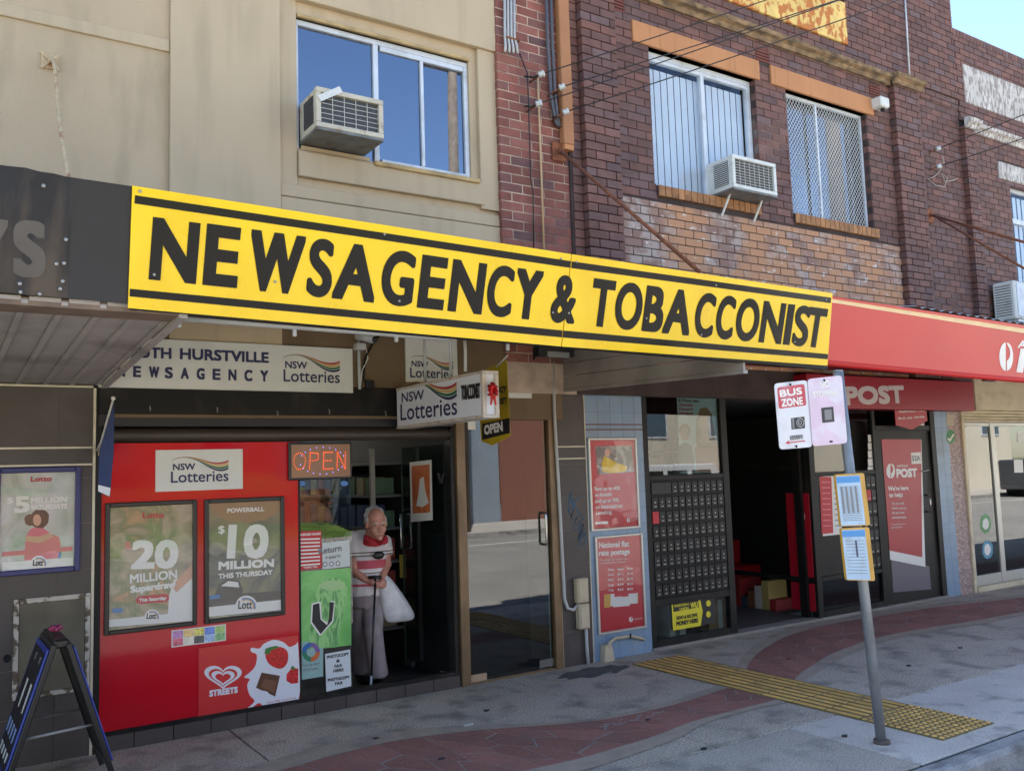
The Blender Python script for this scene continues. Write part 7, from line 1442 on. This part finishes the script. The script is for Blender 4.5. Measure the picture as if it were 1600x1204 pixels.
# plastic bag
YB = .30; outer = [(584, 896), (594, 890), (606, 894), (617, 908), (630, 926), (642, 944), (657, 971), (632, 974), (608, 977), (600, 973), (595, 950), (590, 924)]
g = MB(); A_ = [P(x, y, YB) for x, y in outer]; cen = sum(A_, V())/len(A_); n = len(A_)
fr_ = [cen+(p-cen)*.72+V((0, -.045, 0)) for p in A_]; bk_ = [cen+(p-cen)*.72+V((0, .045, 0)) for p in A_]
vs = A_+fr_+bk_+[cen+V((0, -.06, 0)), cen+V((0, .06, 0))]; fs = []
for i in range(n): j = (i+1) % n; fs += [(i, j, n+j, n+i), (j, i, 2*n+i, 2*n+j), (n+i, n+j, 3*n), (2*n+j, 2*n+i, 3*n+1)]
g.add(vs, fs); bag = thing('carrier_bag', 'white plastic carrier bag hanging from a hand in the doorway', 'bag', P(625, 970, YB))
q = g.build('sack', mat('white_plastic_bag', (206, 206, 208), .35, var=.12, vs=14, bump=1.0, bs=9), bag, smooth=True); sm_ = q.modifiers.new('s', 'SUBSURF'); sm_.levels = 2; sm_.render_levels = 2
tube('handle', mat('white_plastic_bag', (206, 206, 208), .35), [haL+V((0, -.02, -.03)), P(595, 899, YB), P(600, 905, YB)], [.012, .018, .02], bag)

# ------------------------------------------------------------------ wires, insulators, conduits on the red pier
m_wire = mat('wire_black', (26, 24, 24), .5); m_porc = mat('porcelain', (196, 198, 196), .2); m_rust = mat('rusted_steel', (132, 78, 50), .85, var=.25, vs=12, dirt=(84, 52, 40), dirt_amt=.7, ds=(14, 14, 14))
YP = -.06
for k, x in enumerate((789, 795, 800, 806)):
    pass
dc = thing('conduit', 'bundle of pale grey conduits high on the red brick pier', 'conduit', P(797, 80, YP))
for k, x in enumerate((789, 794, 799, 804)): tube('pipe', m_pipe, [P(x-1, -40, YP-.03), P(x, 60, YP-.03), P(x+1+k*.8, 72, YP-.04), P(x+k*1.6, 81+k*.8, YP-.05)], .012, dc, 8)
box('saddle', m_rust, P(787, 62, YP).x, P(808, 62, YP).x, YP-.045, YP-.0, P(797, 65, YP).z, P(797, 62, YP).z, dc)
rc_ = thing('conduit', 'dark grey twin conduits beside the orange downpipe', 'conduit', P(862, 190, YP))
for k in range(2): tube('pipe', mat('dark_conduit', (84, 84, 90), .5), [P(852+k*7, -40, YP-.03), P(856+k*7, 70, YP-.03), P(861+k*6, 150, YP-.03), P(868+k*4, 190, YP-.03), P(872+k*3, 198, YP-.03)], .016, rc_, 8)
dpipe = thing('downpipe', 'flat orange painted downpipe on the edge of the red brick pier', 'downpipe', P(880, 225, YP)); X0, X1 = P(870, 100, YP).x, P(886, 100, YP).x
box('pipe', mat('dull_orange_pipe', (166, 114, 76), .7, var=.08, vs=4), X0, X1, YP-.07, YP+.005, P(880, 228, YP).z, 8.6, dpipe, .008); box('outlet', m_orange, X0+.01, X1-.005, YP-.06, YP, P(880, 236, YP).z, P(880, 228, YP).z-.001, dpipe)
cw = thing('conduit', 'thin cream conduit running down the red pier behind the banner', 'conduit', P(850, 385, YP)); tube('pipe', mat('cream_conduit', (196, 164, 124), .6), [P(840, 115, YP-.02), P(845, 250, YP-.02), P(850, 392, YP-.02)], .010, cw)
bw_ = tube('cable', m_wire, [P(812, 84, YP-.02), P(824, 115, YP-.04), P(826, 165, YP-.03), P(829, 280, YP-.02), P(833, 300, YP-.02), P(834, 390, YP-.02)], .006); tag(bw_, 'black cable sagging down the red brick pier', 'cable')
def insul(label, x, y, yd=-.22):
    t = thing('insulator', label, 'insulator', P(x, y, yd)); c = P(x, y, yd)
    tube('arm', m_rust, [V((c.x-.02, YP, c.z-.02)), c], .009, t, 6); d = V((.75, -.55, .3)).normalized()
    MB().tube([c-d*.03, c-d*.02, c, c+d*.02, c+d*.03], [.02, .034, .022, .034, .02], 10).build('porcelain', m_porc, t, smooth=True); return c
i1 = insul('upper left insulator on the red brick pier', 846, 116); i2 = insul('lower left insulator on the red brick pier', 842, 162); i3 = insul('upper right insulator over the orange downpipe', 878, 136, -.25); i4 = insul('lower right insulator over the orange downpipe', 884, 175, -.25)
PT = V((14.0, -3.3, 0))
up_ = thing('power_pole', 'street power pole on the kerb beyond the right edge', 'pole', PT); tube('post', m_timber, [PT, PT+V((0, 0, 10.6))], [.17, .12], up_, 12); box('crossarm', m_timber, 13.9, 14.02, -4.4, -2.2, 9.9, 10.02, up_)
for k, (c, (ex, ey)) in enumerate(zip((i1, i2, i3, i4), ((1600, -158), (1600, -128), (1600, -107), (1600, -88)))):
    e = PX(ex+500, ey-178, 13.95); n = 14; q = [c+(e-c)*(i/n)+V((0, 0, -.10*4*(i/n)*(1-i/n))) for i in range(n+1)]; o = tube('service_wire', m_wire, q, .006, None, 5); tag(o, ('topmost service wire from the red pier rising to the right', 'second service wire from the red pier rising to the right', 'third service wire crossing the orange lintel', 'lowest service wire crossing the blinds window')[k], 'wire', 'service wires over the brown building')
for k, (a, b) in enumerate((((846, 116), (820, 120)), ((842, 162), (820, 166)), ((878, 136), (862, 148)), ((884, 175), (864, 184)))): q = tube('jumper_cable', m_wire, [P(*a, -.2), P((a[0]+b[0])/2, (a[1]+b[1])/2+3, -.16), P(*b, YP-.02)], .009, None, 6); tag(q, ('short black jumper at the upper left insulator', 'short black jumper at the lower left insulator', 'short black jumper at the upper right insulator', 'short black jumper at the lower right insulator')[k], 'cable')
# rusty stay rods
def stay(label, plate_px, Yw, end, second=None):
    c = P(*plate_px, Yw); t = thing('awning_stay', label, 'stay rod', c); box('wall_plate', m_rust, c.x-.08, c.x+.08, Yw-.015, Yw, c.z-.09, c.z+.09, t, .004); MB().sphere(c+V((0, -.03, 0)), .028).build('bolt_head', m_rust, t, smooth=True)
    tube('rod', m_rust, [c+V((0, -.03, 0)), end], .016, t); 
    if second is not None: tube('rod', m_rust, [c+V((0.01, -.04, 0)), second], .014, t)
stay('rusty stay rod from the red pier down to the yellow banner', (873, 238), YP-.005, P(1092, 424, -2.05))
stay('pair of rusty stay rods on the brown wall above the red fascia', (1452, 337), Y_A-.01, P(1640, 390, -1.9), P(1610, 425, -1.9))
# wires at the right-hand corner
for k, (x, y) in enumerate(((1466, 232), (1467, 260))): 
    c = insul(('upper insulator in the corner of the far brick building', 'lower insulator in the corner of the far brick building')[k], x, y, -.2); e = PX(2090, (232, 260)[k]-(270, 230)[k], 13.95)
    n = 10; o = tube('service_wire', m_wire, [c+(e-c)*(i/n)+V((0, 0, -.06*4*(i/n)*(1-i/n))) for i in range(n+1)], .007, None, 5); tag(o, ('upper service wire at the far brick building', 'lower service wire at the far brick building')[k], 'wire')
o = tube('loose_cable', mat('grey_cable', (170, 158, 148), .6), [P(1473, 244, -.2), P(1475, 255, -.2), P(1468, 268, -.12), P(1460, 276, -.1), P(1450, 280, -.1), P(1462, 290, -.1), P(1476, 292, -.12), P(1480, 278, -.15), P(1472, 270, -.15), P(1476, 284, -.12), P(1488, 282, -.1), P(1496, 279, -.1)], .007, None, 6); tag(o, 'tangled pale cable looped on the far brick building', 'cable')
